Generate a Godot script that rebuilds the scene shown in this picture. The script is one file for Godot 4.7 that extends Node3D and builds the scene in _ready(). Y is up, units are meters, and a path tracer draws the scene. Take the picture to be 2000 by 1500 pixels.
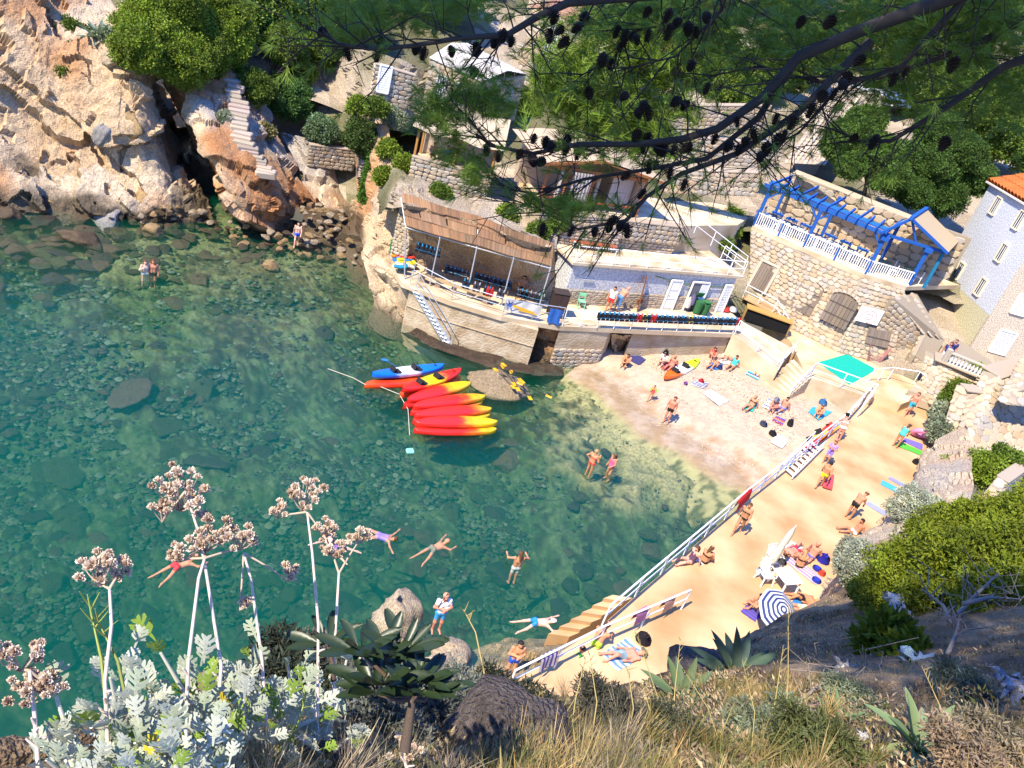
extends Node3D
# A rocky cove seen from a cliff: pebble beach, kayak dock, restaurants on terraces, bathers.
const FPX := 1557.0
const EYE := Vector3(0, 21, 0)
var vf: Vector3
var vx: Vector3
var vy: Vector3
var M := {}
var rng := RandomNumberGenerator.new()
var nz := FastNoiseLite.new()
var nr := FastNoiseLite.new()
var nc := FastNoiseLite.new()
var used := {}

# ---------- pixels to places: a pixel gives a direction, the height or distance comes from what it stands on
func ray(u: float, v: float) -> Vector3:
	return (vf * FPX + vx * (u - 1000.0) + vy * (v - 750.0))
func P(u: float, v: float, y := 0.0) -> Vector3:
	var d := ray(u, v)
	return EYE + d * ((y - EYE.y) / d.y)
func Dp(u: float, v: float, depth: float) -> Vector3:   # at that many metres ahead
	var d := ray(u, v)
	return EYE + d * (depth / -d.z)
func A(u: float, v: float, dist: float) -> Vector3:
	return EYE + ray(u, v).normalized() * dist

# ---------- mesh collector
class MB:
	var v := PackedVector3Array()
	var n := PackedVector3Array()
	var c := PackedColorArray()
	var col := Color.WHITE
	func tri(a: Vector3, b: Vector3, d: Vector3) -> void:
		var k := (d - a).cross(b - a).normalized()
		v.append(a); v.append(b); v.append(d)
		n.append(k); n.append(k); n.append(k)
		c.append(col); c.append(col); c.append(col)
	func tris(a: Vector3, b: Vector3, d: Vector3, na: Vector3, nb: Vector3, nd: Vector3) -> void:
		v.append(a); v.append(b); v.append(d)
		n.append(na); n.append(nb); n.append(nd)
		c.append(col); c.append(col); c.append(col)
	func quad(a: Vector3, b: Vector3, d: Vector3, e: Vector3) -> void:
		tri(a, b, d)
		tri(a, d, e)
	# box with chamfered edges in the frame t; s is its full size
	func box(t: Transform3D, s: Vector3, bev := 0.0) -> void:
		var h := s * 0.5
		if bev <= 0.0:
			for ax in 3:
				for sg in [-1.0, 1.0]:
					var a := Vector3.ZERO; var b := Vector3.ZERO; var o := Vector3.ZERO
					o[ax] = h[ax] * sg
					a[(ax + 1) % 3] = h[(ax + 1) % 3] * sg
					b[(ax + 2) % 3] = h[(ax + 2) % 3]
					quad(t * (o - a - b), t * (o - a + b), t * (o + a + b), t * (o + a - b))
			return
		bev = minf(bev, minf(h.x, minf(h.y, h.z)) * 0.9)
		for ax in 3:
			var i := (ax + 1) % 3
			var j := (ax + 2) % 3
			for sg in [-1.0, 1.0]:
				var o := Vector3.ZERO; var a := Vector3.ZERO; var b := Vector3.ZERO
				o[ax] = h[ax] * sg
				a[i] = (h[i] - bev) * sg
				b[j] = h[j] - bev
				quad(t * (o - a - b), t * (o - a + b), t * (o + a + b), t * (o + a - b))
			for si in [-1.0, 1.0]:
				for sj in [-1.0, 1.0]:
					var p := Vector3.ZERO; var q := Vector3.ZERO; var w := Vector3.ZERO
					p[i] = h[i] * si; p[j] = (h[j] - bev) * sj
					q[i] = (h[i] - bev) * si; q[j] = h[j] * sj
					w[ax] = h[ax] - bev
					if si * sj > 0:
						quad(t * (p - w), t * (p + w), t * (q + w), t * (q - w))
					else:
						quad(t * (q - w), t * (q + w), t * (p + w), t * (p - w))
		for sx in [-1.0, 1.0]:
			for sy in [-1.0, 1.0]:
				for sz in [-1.0, 1.0]:
					var a := Vector3(h.x * sx, (h.y - bev) * sy, (h.z - bev) * sz)
					var b := Vector3((h.x - bev) * sx, h.y * sy, (h.z - bev) * sz)
					var d := Vector3((h.x - bev) * sx, (h.y - bev) * sy, h.z * sz)
					if sx * sy * sz > 0: tri(t * a, t * d, t * b)
					else: tri(t * a, t * b, t * d)
	func beam(a: Vector3, b: Vector3, w: float, hh: float, bev := 0.0, up := Vector3.UP) -> void:
		var z := (b - a)
		var l := z.length()
		if l < 0.001: return
		z /= l
		if absf(z.dot(up)) > 0.99: up = Vector3(1, 0, 0.02)
		var x := up.cross(z).normalized()
		box(Transform3D(Basis(x, z.cross(x), z), (a + b) * 0.5), Vector3(w, hh, l), bev)
	func tube(pts: Array, rad: Array, sides := 6, cap := true) -> void:
		var rings := []
		var nrm := []
		var up := Vector3(0.13, 0.9, 0.31).normalized()
		for i in pts.size():
			var p: Vector3 = pts[i]
			var d: Vector3 = (pts[mini(i + 1, pts.size() - 1)] - pts[maxi(i - 1, 0)])
			d = d.normalized()
			if absf(d.dot(up)) > 0.97: up = Vector3(0.9, 0.1, 0.3).normalized()
			var x := up.cross(d).normalized()
			var y := d.cross(x)
			up = y
			var r: float = rad[mini(i, rad.size() - 1)]
			var ring := []
			var nn := []
			for k in sides:
				var a := TAU * k / sides
				var q := x * cos(a) + y * sin(a)
				ring.append(p + q * r)
				nn.append(q)
			rings.append(ring)
			nrm.append(nn)
		for i in pts.size() - 1:
			for k in sides:
				var k2 := (k + 1) % sides
				tris(rings[i][k], rings[i + 1][k], rings[i + 1][k2], nrm[i][k], nrm[i + 1][k], nrm[i + 1][k2])
				tris(rings[i][k], rings[i + 1][k2], rings[i][k2], nrm[i][k], nrm[i + 1][k2], nrm[i][k2])
		if cap:
			for k in range(1, sides - 1):
				tri(rings[0][0], rings[0][k], rings[0][k + 1])
				var e: int = pts.size() - 1
				tri(rings[e][0], rings[e][k + 1], rings[e][k])
	# outline on top (any winding), straight sides down by depth
	func prism(o: Array, depth: float) -> void:
		var flat := PackedVector2Array()
		for p in o: flat.append(Vector2(p.x, p.z))
		if Geometry2D.is_polygon_clockwise(flat):
			o = o.duplicate(); o.reverse(); flat.reverse()
		var t := Geometry2D.triangulate_polygon(flat)
		var dn := Vector3(0, -depth, 0)
		for i in range(0, t.size(), 3):
			var a: Vector3 = o[t[i]]; var b: Vector3 = o[t[i + 1]]; var d: Vector3 = o[t[i + 2]]
			if (d - a).cross(b - a).y < 0:
				var s := b; b = d; d = s
			tri(a, b, d)
			tri(a + dn, d + dn, b + dn)
		for i in o.size():
			var a: Vector3 = o[i]; var b: Vector3 = o[(i + 1) % o.size()]
			quad(a, a + dn, b + dn, b)
	# smooth sheet from a grid of points; cols may be empty
	func sheet(g: Array, cols := []) -> void:
		var h := g.size(); var w: int = g[0].size()
		var nn := []
		for i in h:
			var row := []
			for j in w:
				var du: Vector3 = g[i][mini(j + 1, w - 1)] - g[i][maxi(j - 1, 0)]
				var dv: Vector3 = g[mini(i + 1, h - 1)][j] - g[maxi(i - 1, 0)][j]
				row.append(dv.cross(du).normalized() * -1.0)
			nn.append(row)
		for i in h - 1:
			for j in w - 1:
				var id := [[i, j], [i + 1, j], [i + 1, j + 1], [i, j], [i + 1, j + 1], [i, j + 1]]
				for q in id:
					v.append(g[q[0]][q[1]]); n.append(nn[q[0]][q[1]])
					c.append(cols[q[0]][q[1]] if cols else col)
	func mesh() -> ArrayMesh:
		var m := ArrayMesh.new()
		if v.is_empty(): return m
		var arr := []
		arr.resize(Mesh.ARRAY_MAX)
		arr[Mesh.ARRAY_VERTEX] = v
		arr[Mesh.ARRAY_NORMAL] = n
		arr[Mesh.ARRAY_COLOR] = c
		m.add_surface_from_arrays(Mesh.PRIMITIVE_TRIANGLES, arr)
		return m

# ---------- objects
func numbered(s: String) -> String:
	if not used.has(s):
		used[s] = 0
		return s
	used[s] += 1
	return "%s_%03d" % [s, used[s]]
func obj(called: String, mb, m: Material, parent: Node = self) -> MeshInstance3D:
	var o := MeshInstance3D.new()
	o.mesh = mb.mesh() if mb is MB else mb
	o.material_override = m
	o.name = numbered(called) if parent == self else called
	parent.add_child(o, true)
	return o
func tag(o: Node, label: String, category: String, group := "") -> Node:
	o.set_meta("label", label)
	o.set_meta("category", category)
	if group: o.set_meta("group", group)
	return o
func thing(called: String, label: String, category: String, pos := Vector3.ZERO, turn := 0.0, group := "") -> Node3D:
	var o := Node3D.new()
	o.name = numbered(called)
	add_child(o)
	o.position = pos
	o.rotation.y = turn
	tag(o, label, category, group)
	return o
func struct(called: String, mb, m: Material) -> MeshInstance3D:
	var o := obj(called, mb, m)
	o.set_meta("kind", "structure")
	return o
func stuff(o: Node) -> Node:
	o.set_meta("kind", "stuff")
	return o
func dup(o: Node3D, pos: Vector3, turn := 0.0, label := "", group := "") -> Node3D:
	var r: Node3D = o.duplicate()
	var s := String(o.name)
	if s.length() > 4 and s[s.length() - 4] == "_" and s.right(3).is_valid_int(): s = s.left(s.length() - 4)
	r.name = numbered(s)
	add_child(r)
	r.position = pos
	r.rotation.y = turn
	if label: r.set_meta("label", label)
	if group: r.set_meta("group", group)
	return r
func many(called: String, m: Mesh, mat: Material, xf: Array, cols: Array, parent: Node = self) -> MultiMeshInstance3D:
	var mm := MultiMesh.new()
	mm.transform_format = MultiMesh.TRANSFORM_3D
	mm.use_colors = true
	mm.mesh = m
	mm.instance_count = xf.size()
	for i in xf.size():
		mm.set_instance_transform(i, xf[i])
		mm.set_instance_color(i, cols[i] if cols.size() > i else Color.WHITE)
	var o := MultiMeshInstance3D.new()
	o.multimesh = mm
	o.material_override = mat
	o.name = numbered(called) if parent == self else called
	parent.add_child(o, true)
	return o

# ---------- materials
func lin(r: float, g: float, b: float) -> Color:
	return Color(r, g, b).linear_to_srgb()
func noise_tex(kind: int, freq: float, oct: int, lo: Color, mid: Color, hi: Color, size := 512, sd := 1, as_n := false) -> NoiseTexture2D:
	var f := FastNoiseLite.new()
	f.noise_type = kind
	f.frequency = freq
	f.fractal_octaves = oct
	f.seed = sd
	var t := NoiseTexture2D.new()
	t.width = size; t.height = size
	t.seamless = true
	t.noise = f
	if as_n:
		t.as_normal_map = true
		t.bump_strength = 6.0
	else:
		var g := Gradient.new()
		g.offsets = PackedFloat32Array([0.1, 0.5, 0.9])
		g.colors = PackedColorArray([lo, mid, hi])
		t.color_ramp = g
	return t
var T := {}
func mk(called: String, c: Color, rough := 0.85, tex := "", scale := 0.5, bump := 0.0, o := {}) -> StandardMaterial3D:
	var m := StandardMaterial3D.new()
	m.resource_name = called
	m.albedo_color = lin(c.r, c.g, c.b)
	m.roughness = rough
	m.metallic_specular = o.get("spec", 0.35)
	m.vertex_color_use_as_albedo = true
	if tex:
		m.albedo_texture = T[tex]
		m.uv1_triplanar = true
		m.uv1_world_triplanar = o.get("world", true)
		m.uv1_scale = Vector3.ONE * scale
		if bump > 0.0:
			m.heightmap_enabled = true
			m.heightmap_texture = T[o.get("relief", "height")]
			m.heightmap_scale = bump
	if o.has("metal"): m.metallic = o.metal
	if o.has("back"):
		m.backlight_enabled = true
		m.backlight = lin(o.back.r, o.back.g, o.back.b)
	M[called] = m
	return m
func C(r: float, g: float, b: float) -> Color:
	return Color(r, g, b)
func vary(c: Color, k: float) -> Color:
	var f := 1.0 + rng.randf_range(-k, k)
	return Color(c.r * f * (1.0 + rng.randf_range(-k, k) * 0.3), c.g * f, c.b * f * (1.0 + rng.randf_range(-k, k) * 0.3))

func setup_materials() -> void:
	var w := Color.WHITE
	T.grain = noise_tex(FastNoiseLite.TYPE_SIMPLEX, 0.02, 5, Color(0.62, 0.61, 0.6), Color(0.85, 0.85, 0.84), w, 1024, 3)
	T.height = noise_tex(FastNoiseLite.TYPE_SIMPLEX, 0.03, 5, Color.BLACK, Color(0.5, 0.5, 0.5), w, 1024, 8)
	T.cells = noise_tex(FastNoiseLite.TYPE_CELLULAR, 0.06, 2, Color(0.65, 0.64, 0.62), Color(0.85, 0.84, 0.82), w, 1024, 5)
	T.stain = noise_tex(FastNoiseLite.TYPE_PERLIN, 0.008, 6, Color(0.80, 0.74, 0.66), Color(0.92, 0.89, 0.85), w, 1024, 9)
	T.speck = noise_tex(FastNoiseLite.TYPE_VALUE, 0.12, 3, Color(0.55, 0.54, 0.53), Color(0.88, 0.87, 0.85), w, 1024, 11)
	T.cobble = noise_tex(FastNoiseLite.TYPE_CELLULAR, 0.035, 3, Color(1, 1, 0.96), Color(0.8, 0.8, 0.74), Color(0.55, 0.55, 0.5), 1024, 15)
	T.ripple = noise_tex(FastNoiseLite.TYPE_SIMPLEX, 0.012, 4, w, w, w, 1024, 4, true)
	mk("rock", C(1, 1, 1), 0.92, "grain", 0.35, 6.0)
	mk("wetrock", C(1, 1, 1), 0.6, "grain", 0.5, 5.0)
	mk("seabed", C(1.0, 1.0, 1.0), 0.95, "cobble", 0.16, 0.0)
	mk("sand", C(1, 1, 1), 0.95, "speck", 0.7, 0.0)
	mk("deck", C(0.60, 0.41, 0.23), 0.9, "stain", 0.05, 0.0)
	mk("court", C(0.66, 0.50, 0.31), 0.9, "stain", 0.07, 0.0)
	mk("concrete", C(0.52, 0.44, 0.32), 0.9, "stain", 0.16, 2.0)
	mk("dock", C(0.62, 0.53, 0.39), 0.9, "stain", 0.09, 0.0)
	mk("plaster", C(0.70, 0.71, 0.73), 0.9, "grain", 0.3, 0.0)
	mk("stone", C(1, 1, 1), 0.92, "grain", 1.1, 0.0)
	mk("mortar", C(0.42, 0.35, 0.26), 0.95, "grain", 1.0, 0.0)
	mk("white", C(0.8, 0.8, 0.8), 0.5)
	mk("plain", C(1, 1, 1), 0.75)
	mk("gloss", C(1, 1, 1), 0.32, "", 0.5, 0.0, {"spec": 0.5})
	mk("cloth", C(1, 1, 1), 0.95, "grain", 4.0, 0.0)
	mk("steel", C(0.55, 0.57, 0.6), 0.4, "", 0.5, 0.0, {"metal": 0.6})
	mk("wood", C(1, 1, 1), 0.8, "grain", 1.3, 0.0)
	mk("reed", C(1, 1, 1), 0.95, "cells", 1.0, 0.0)
	mk("skin", C(1, 1, 1), 0.55)
	mk("hair", C(1, 1, 1), 0.7)
	mk("leaf", C(1, 1, 1), 0.6, "", 0.5, 0.0, {"back": C(0.5, 0.5, 0.25)})
	mk("needle", C(1, 1, 1), 0.6, "", 0.5, 0.0, {"back": C(0.4, 0.4, 0.2)})
	mk("silver", C(1, 1, 1), 0.9, "", 0.5, 0.0, {"back": C(0.3, 0.3, 0.3)})
	mk("bark", C(1, 1, 1), 0.95, "cells", 6.0, 0.0)
	mk("soil", C(1, 1, 1), 0.97, "speck", 1.5, 2.0)
	mk("roof", C(1, 1, 1), 0.85, "grain", 1.0, 0.0)
	mk("house", C(1, 1, 1), 0.9, "grain", 0.4, 0.0)
	var g := mk("glass", C(0.05, 0.07, 0.09), 0.08, "", 0.5, 0.0, {"spec": 0.6})
	g.vertex_color_use_as_albedo = false
	var s := StandardMaterial3D.new()
	s.resource_name = "sea surface"
	s.transparency = BaseMaterial3D.TRANSPARENCY_ALPHA
	s.albedo_color = Color(0.0, 0.5, 0.38, 0.06)
	s.roughness = 0.06
	s.metallic_specular = 0.36
	s.normal_enabled = true
	s.normal_texture = T.ripple
	s.normal_scale = 0.55
	s.uv1_triplanar = true
	s.uv1_world_triplanar = true
	s.uv1_scale = Vector3(0.22, 0.22, 0.3)
	M.sea = s

# ---------- rock shapes
func rock_disp(p: Vector3, amp: float) -> float:
	var q := p + Vector3(nz.get_noise_3dv(p * 6.0), nz.get_noise_3dv(p * 6.0 + Vector3(50, 0, 0)), nz.get_noise_3dv(p * 6.0 + Vector3(0, 70, 0))) * 0.4
	var b := nc.get_noise_3d(q.x * 3.6, q.y * 6.0 + q.x * 1.6, q.z * 3.6)
	var s := nc.get_noise_3d(q.x * 14.0 + 31.0, q.y * 20.0 + q.x * 5.0, q.z * 14.0)
	var bed := q.dot(Vector3(0.42, 0.80, 0.25)) * 0.42 + b * 0.8
	bed -= floorf(bed)
	var joint := q.dot(Vector3(0.8, -0.25, -0.35)) * 0.42 + s * 0.5
	joint -= floorf(joint)
	return amp * (b * 0.8 + s * 0.24 + (0.55 - bed) * 0.6 + (0.5 - joint) * 0.42 + nr.get_noise_3dv(p * 4.0) * 0.14 + nz.get_noise_3dv(p * 26.0) * 0.13)
# rows of world points -> finely divided rough sheet; tint(p, k) gives its colour
func crag(rows: Array, sub: int, amp: float, tint: Callable, keep := 0) -> MB:
	var h := rows.size(); var w: int = rows[0].size()
	var g := []
	var H := (h - 1) * sub; var W := (w - 1) * sub
	for i in H + 1:
		var fi := float(i) / sub
		var i0 := mini(int(fi), h - 2)
		var ti := fi - i0
		var line := []
		for j in W + 1:
			var fj := float(j) / sub
			var j0 := mini(int(fj), w - 2)
			var tj := fj - j0
			var a := []
			for k in 4:
				var r: Array = rows[clampi(i0 - 1 + k, 0, h - 1)]
				a.append((r[j0] as Vector3).cubic_interpolate(r[mini(j0 + 1, w - 1)], r[maxi(j0 - 1, 0)], r[mini(j0 + 2, w - 1)], tj))
			line.append((a[1] as Vector3).cubic_interpolate(a[2], a[0], a[3], ti))
		g.append(line)
	var out := []
	var cols := []
	for i in H + 1:
		var line := []
		var cl := []
		for j in W + 1:
			var p: Vector3 = g[i][j]
			var du: Vector3 = g[i][mini(j + 1, W)] - g[i][maxi(j - 1, 0)]
			var dv: Vector3 = g[mini(i + 1, H)][j] - g[maxi(i - 1, 0)][j]
			var nn := du.cross(dv).normalized()
			if nn.y < -0.5 or (absf(nn.y) < 0.3 and nn.dot(EYE - p) < 0): nn = -nn
			if nn.dot(EYE - p) < 0 and nn.y < 0: nn = -nn
			var d := rock_disp(p, amp)
			var q := p + nn * d
			line.append(q)
			cl.append(tint.call(q, d / maxf(amp, 0.001)))
		out.append(line)
		cols.append(cl)
	var mb := MB.new()
	if keep == 1:
		mb.sheet(out, cols)
		return mb
	for i in H:
		for j in W:   # broken faces, each with its own tone
			mb.col = cols[i][j]
			if (i + j) % 2 == 0:
				mb.tri(out[i][j], out[i + 1][j], out[i + 1][j + 1]); mb.tri(out[i][j], out[i + 1][j + 1], out[i][j + 1])
			else:
				mb.tri(out[i][j], out[i + 1][j], out[i][j + 1]); mb.tri(out[i + 1][j], out[i + 1][j + 1], out[i][j + 1])
	return mb
# a boulder about one metre across: a ball cut by random planes and roughened
func boulder(sd: int, flat := 0.75, res := 14, rough := 0.05) -> ArrayMesh:
	var r := RandomNumberGenerator.new()
	r.seed = sd
	var planes := []
	for i in 16:
		var d := Vector3(r.randfn(), r.randfn(), r.randfn()).normalized()
		planes.append([d, r.randf_range(0.30, 0.47)])
	var g := []
	var cols := []
	for i in res + 1:
		var th := PI * i / res
		var line := []
		var cl := []
		for j in res * 2 + 1:
			var ph := TAU * (j % (res * 2)) / (res * 2)
			var d := Vector3(sin(th) * cos(ph), cos(th), sin(th) * sin(ph))
			var l := 0.62
			for pl in planes:
				var k: float = d.dot(pl[0])
				if k > 0.05: l = minf(l, pl[1] / k)
			l += nz.get_noise_3dv(d * 40.0 + Vector3(sd * 13.0, 0, 0)) * rough + nz.get_noise_3dv(d * 110.0 + Vector3(sd * 7.0, 0, 0)) * rough * 0.5
			line.append(Vector3(d.x, d.y * flat, d.z) * l)
			var k2 := 0.86 + 0.28 * nz.get_noise_3dv(d * 60.0 + Vector3(0, sd * 9.0, 0))
			cl.append(Color(k2, k2, k2))
		g.append(line)
		cols.append(cl)
	var mb := MB.new()
	mb.sheet(g, cols)
	return mb.mesh()
var rocks := []
var rockmats := {}
func rock_mat(key: String, c: Color, wet := false) -> StandardMaterial3D:
	if not rockmats.has(key):
		rockmats[key] = mk("rock " + key, c, 0.6 if wet else 0.92, "grain", 0.9, 3.0, {"world": false})
	return rockmats[key]
func place_rock(pos: Vector3, size: Vector3, m: Material, called: String, label: String, cat: String, group: String) -> MeshInstance3D:
	var o := obj(called, rocks[rng.randi() % rocks.size()], m)
	o.position = pos
	o.rotation = Vector3(rng.randf_range(-0.25, 0.25), rng.randf() * TAU, rng.randf_range(-0.25, 0.25))
	o.scale = size
	tag(o, label, cat, group)
	return o

# ---------- stone walls: single stones set proud of a recessed mortar body
var stone_meshes := []
func make_stones() -> void:
	for k in 6:
		var r := RandomNumberGenerator.new()
		r.seed = 40 + k
		var o := []
		var m := 7
		for i in m:
			var a := TAU * i / m + r.randf_range(-0.2, 0.2)
			var q := Vector2(cos(a), sin(a))
			var l := 0.5 / maxf(absf(q.x), absf(q.y))
			l = lerpf(l, 0.55, 0.28) * r.randf_range(0.9, 1.0)
			o.append(Vector3(q.x * l, q.y * l, 0))
		var mb := MB.new()
		var top := Vector3(r.randf_range(-0.1, 0.1), r.randf_range(-0.1, 0.1), 0.5)
		for i in m:
			var a: Vector3 = o[i]; var b: Vector3 = o[(i + 1) % m]
			var a1 := Vector3(a.x * 0.8, a.y * 0.8, 0.42 + r.randf_range(-0.06, 0.06) * 0.0); var b1 := Vector3(b.x * 0.8, b.y * 0.8, 0.42)
			var ad := Vector3(a.x, a.y, -0.5); var bd := Vector3(b.x, b.y, -0.5)
			var an := Vector3(a.x, a.y, 0.1); var bn := Vector3(b.x, b.y, 0.1)
			mb.quad(ad, an, bn, bd)
			mb.quad(an, a1, b1, bn)
			mb.tri(a1, top, b1)
		stone_meshes.append(mb.mesh())
var stonemats := []
# c = corner points [lower left, lower right, upper right, upper left]; stones of about sw x sh metres; most = how many are built singly
func stone_face(parent: Node, c: Array, sw: float, sh: float, most := 300, proud := 0.06, backing := true) -> void:
	var a: Vector3 = c[0]; var b: Vector3 = c[1]; var d: Vector3 = c[2]; var e: Vector3 = c[3]
	var nn := (e - a).cross(b - a).normalized()
	if nn.dot(EYE - a) < 0: nn = -nn
	var wl := ((b - a).length() + (d - e).length()) * 0.5
	var hl := ((e - a).length() + (d - b).length()) * 0.5
	var need := wl * hl / (sw * sh) / (most * 0.93)
	if need > 1.0:
		sw *= sqrt(need); sh *= sqrt(need)
	var rows := maxi(1, int(round(hl / sh)))
	var count := 0
	for i in rows:
		var s := -rng.randf() * sw * 0.5
		var v := (i + 0.5) / rows
		while s < wl:
			var w := sw * rng.randf_range(0.65, 1.4)
			var x0 := maxf(s, 0.0); var x1 := minf(s + w, wl)
			s += w
			if x1 - x0 < sw * 0.3 or count >= most: continue
			var u := (x0 + x1) * 0.5 / wl
			var vv := clampf(v + rng.randf_range(-0.12, 0.12) / rows, 0.0, 1.0)
			var q := a.lerp(b, u).lerp(e.lerp(d, u), vv)
			var o := MeshInstance3D.new()
			o.mesh = stone_meshes[rng.randi() % 6]
			o.material_override = stonemats[rng.randi() % stonemats.size()]
			o.name = "stone"
			var bx := (b - a).lerp(d - e, v).normalized()
			var by := nn.cross(bx).normalized()
			if by.dot(e - a) < 0: by = -by
			var t := Basis(bx, by, nn).rotated(nn, rng.randf_range(-0.07, 0.07))
			o.transform = Transform3D(t * Basis.from_scale(Vector3((x1 - x0) * 1.02, hl / rows * rng.randf_range(0.98, 1.12), proud * 2.0 * rng.randf_range(0.7, 1.2))), parent.global_transform.affine_inverse() * q if parent is Node3D else q)
			parent.add_child(o, true)
			count += 1
# a straight wall with thickness, stones on its face and a coping on top
func stone_wall(called: String, label: String, c: Array, sw := 0.4, sh := 0.25, thick := 0.4, most := 300, coping := true) -> Node3D:
	var t := thing(called, label, "wall")
	var a: Vector3 = c[0]; var b: Vector3 = c[1]; var d: Vector3 = c[2]; var e: Vector3 = c[3]
	var nn := (e - a).cross(b - a).normalized()
	if nn.dot(EYE - a) < 0: nn = -nn
	var back := -Vector3(nn.x, 0, nn.z).normalized() * thick
	var mb := MB.new()
	var gf := []
	for i in 7:
		var gl := []
		for j in 7: gl.append(a.lerp(b, j / 6.0).lerp(e.lerp(d, j / 6.0), i / 6.0) - nn * 0.02)
		gf.append(gl)
	mb.sheet(gf)
	mb.quad(e, e + back, d + back, d)
	mb.quad(a + back, b + back, d + back, e + back)
	mb.quad(a, a + back, e + back, e)
	mb.quad(b, d, d + back, b + back)
	obj("core", mb, M.mortar, t)
	stone_face(t, c, sw, sh, most)
	if thick > 0.45:
		for sd in [[a, e], [b, d]]:
			var mid := (sd[0] + sd[1]) * 0.5 + back * 0.5 as Vector3
			var on := (mid - (a + b + d + e) * 0.25).normalized()
			if on.dot(EYE - mid) > 0: stone_face(t, [sd[0] + on * 0.02, sd[0] + back + on * 0.02, sd[1] + back + on * 0.02, sd[1] + on * 0.02], sw, sh, 40)
	if coping:
		var k := MB.new()
		k.beam((e + e + back) * 0.5 + Vector3(0, 0.05, 0), (d + d + back) * 0.5 + Vector3(0, 0.05, 0), thick + 0.12, 0.1, 0.02)
		obj("coping", k, stonemats[1], t)
	return t

# ---------- setting
func tint_cliff(p: Vector3, _k := 0.0) -> Color:
	var o := nz.get_noise_3dv(p * 1.6 + Vector3(9, 0, 4))
	var g := nz.get_noise_3dv(p * 1.1 + Vector3(-40, 7, 60))
	var f := nr.get_noise_3dv(p * 9.0)
	var c := Color(0.62, 0.44, 0.26)
	c = c.lerp(Color(0.74, 0.59, 0.41), clampf(nc.get_noise_3dv(p * 3.0) * 0.6 + 0.5, 0, 1))
	c = c.lerp(Color(0.52, 0.25, 0.10), clampf((o - 0.02) * 3.2, 0, 0.75))
	c = c.lerp(Color(0.42, 0.40, 0.38), clampf((g - 0.18) * 4.0, 0, 0.7))
	c = c * (1.0 + 0.22 * f)
	# dark algae and lichen belt left by the sea
	var wet := 1.1 + nz.get_noise_3dv(p * 3.0) * 1.6 + (0.5 if p.x < -20 else 0.0)
	if p.y < wet: c = c.lerp(Color(0.10, 0.075, 0.045), clampf((wet - p.y) * 1.6, 0, 0.9))
	return c
func tint_orange(p: Vector3, _k := 0.0) -> Color:
	var c := tint_cliff(p)
	var o := nz.get_noise_3dv(p * 2.4 + Vector3(3, 30, 4))
	return c.lerp(Color(0.50, 0.22, 0.08), clampf(0.45 + o * 1.8, 0, 0.88)) if p.y > 0.8 else c
func tint_hill(p: Vector3, _k := 0.0) -> Color:
	var g := nz.get_noise_3dv(p * 1.3)
	var c := Color(0.5, 0.4, 0.28).lerp(Color(0.62, 0.52, 0.4), clampf(nz.get_noise_3dv(p * 5.0) + 0.5, 0, 1))
	return c.lerp(Color(0.11, 0.12, 0.035), clampf(g * 3.0 + 0.35, 0, 0.8))
func tint_slope(p: Vector3, _k := 0.0) -> Color:
	var g := nz.get_noise_3dv(p * 8.0)
	var c := Color(0.17, 0.12, 0.08).lerp(Color(0.36, 0.26, 0.16), clampf(g * 1.5 + 0.5, 0, 1))
	return c * (1.0 + 0.5 * nz.get_noise_3dv(p * 60.0))
func rows_px(a: Array) -> Array:   # [[u, v, height], ...] -> places
	var o := []
	for r in a:
		var l := []
		for q in r: l.append(P(q[0], q[1], q[2]))
		o.append(l)
	return o
func turn_rows(a: Array) -> Array:
	var o := []
	for j in a[0].size():
		var l := []
		for i in a.size(): l.append(a[i][j])
		o.append(l)
	return o
var bed_pts := []
func idw(pts: Array, x: float, z: float) -> float:
	var s := 0.0; var w := 0.0
	for p in pts:
		var d: float = (p[0] - x) * (p[0] - x) + (p[1] - z) * (p[1] - z) + 0.3
		var k := 1.0 / (d * d)
		s += p[2] * k; w += k
	return s / w
func bed(x: float, z: float) -> float:
	return idw(bed_pts, x, z)
var slope_rows := []
func slope_at(i: float, j: float) -> Vector3:
	var a := mini(int(i), 3); var b := mini(int(j), 7)
	return (slope_rows[a][b] as Vector3).lerp(slope_rows[a][b + 1], j - b).lerp((slope_rows[a + 1][b] as Vector3).lerp(slope_rows[a + 1][b + 1], j - b), i - a)
var beach_pts := []
var deck_out := []
func beach(u: float, v: float) -> Vector3:
	var p := P(u, v, 0.5)
	for i in 4: p = P(u, v, idw(beach_pts, p.x, p.z) + nz.get_noise_2d(p.x * 9, p.z * 9) * 0.05)
	return p
const DY := 1.4     # promenade level
const CY := 2.0     # court level
const KY := 2.5     # kayak dock level

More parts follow.
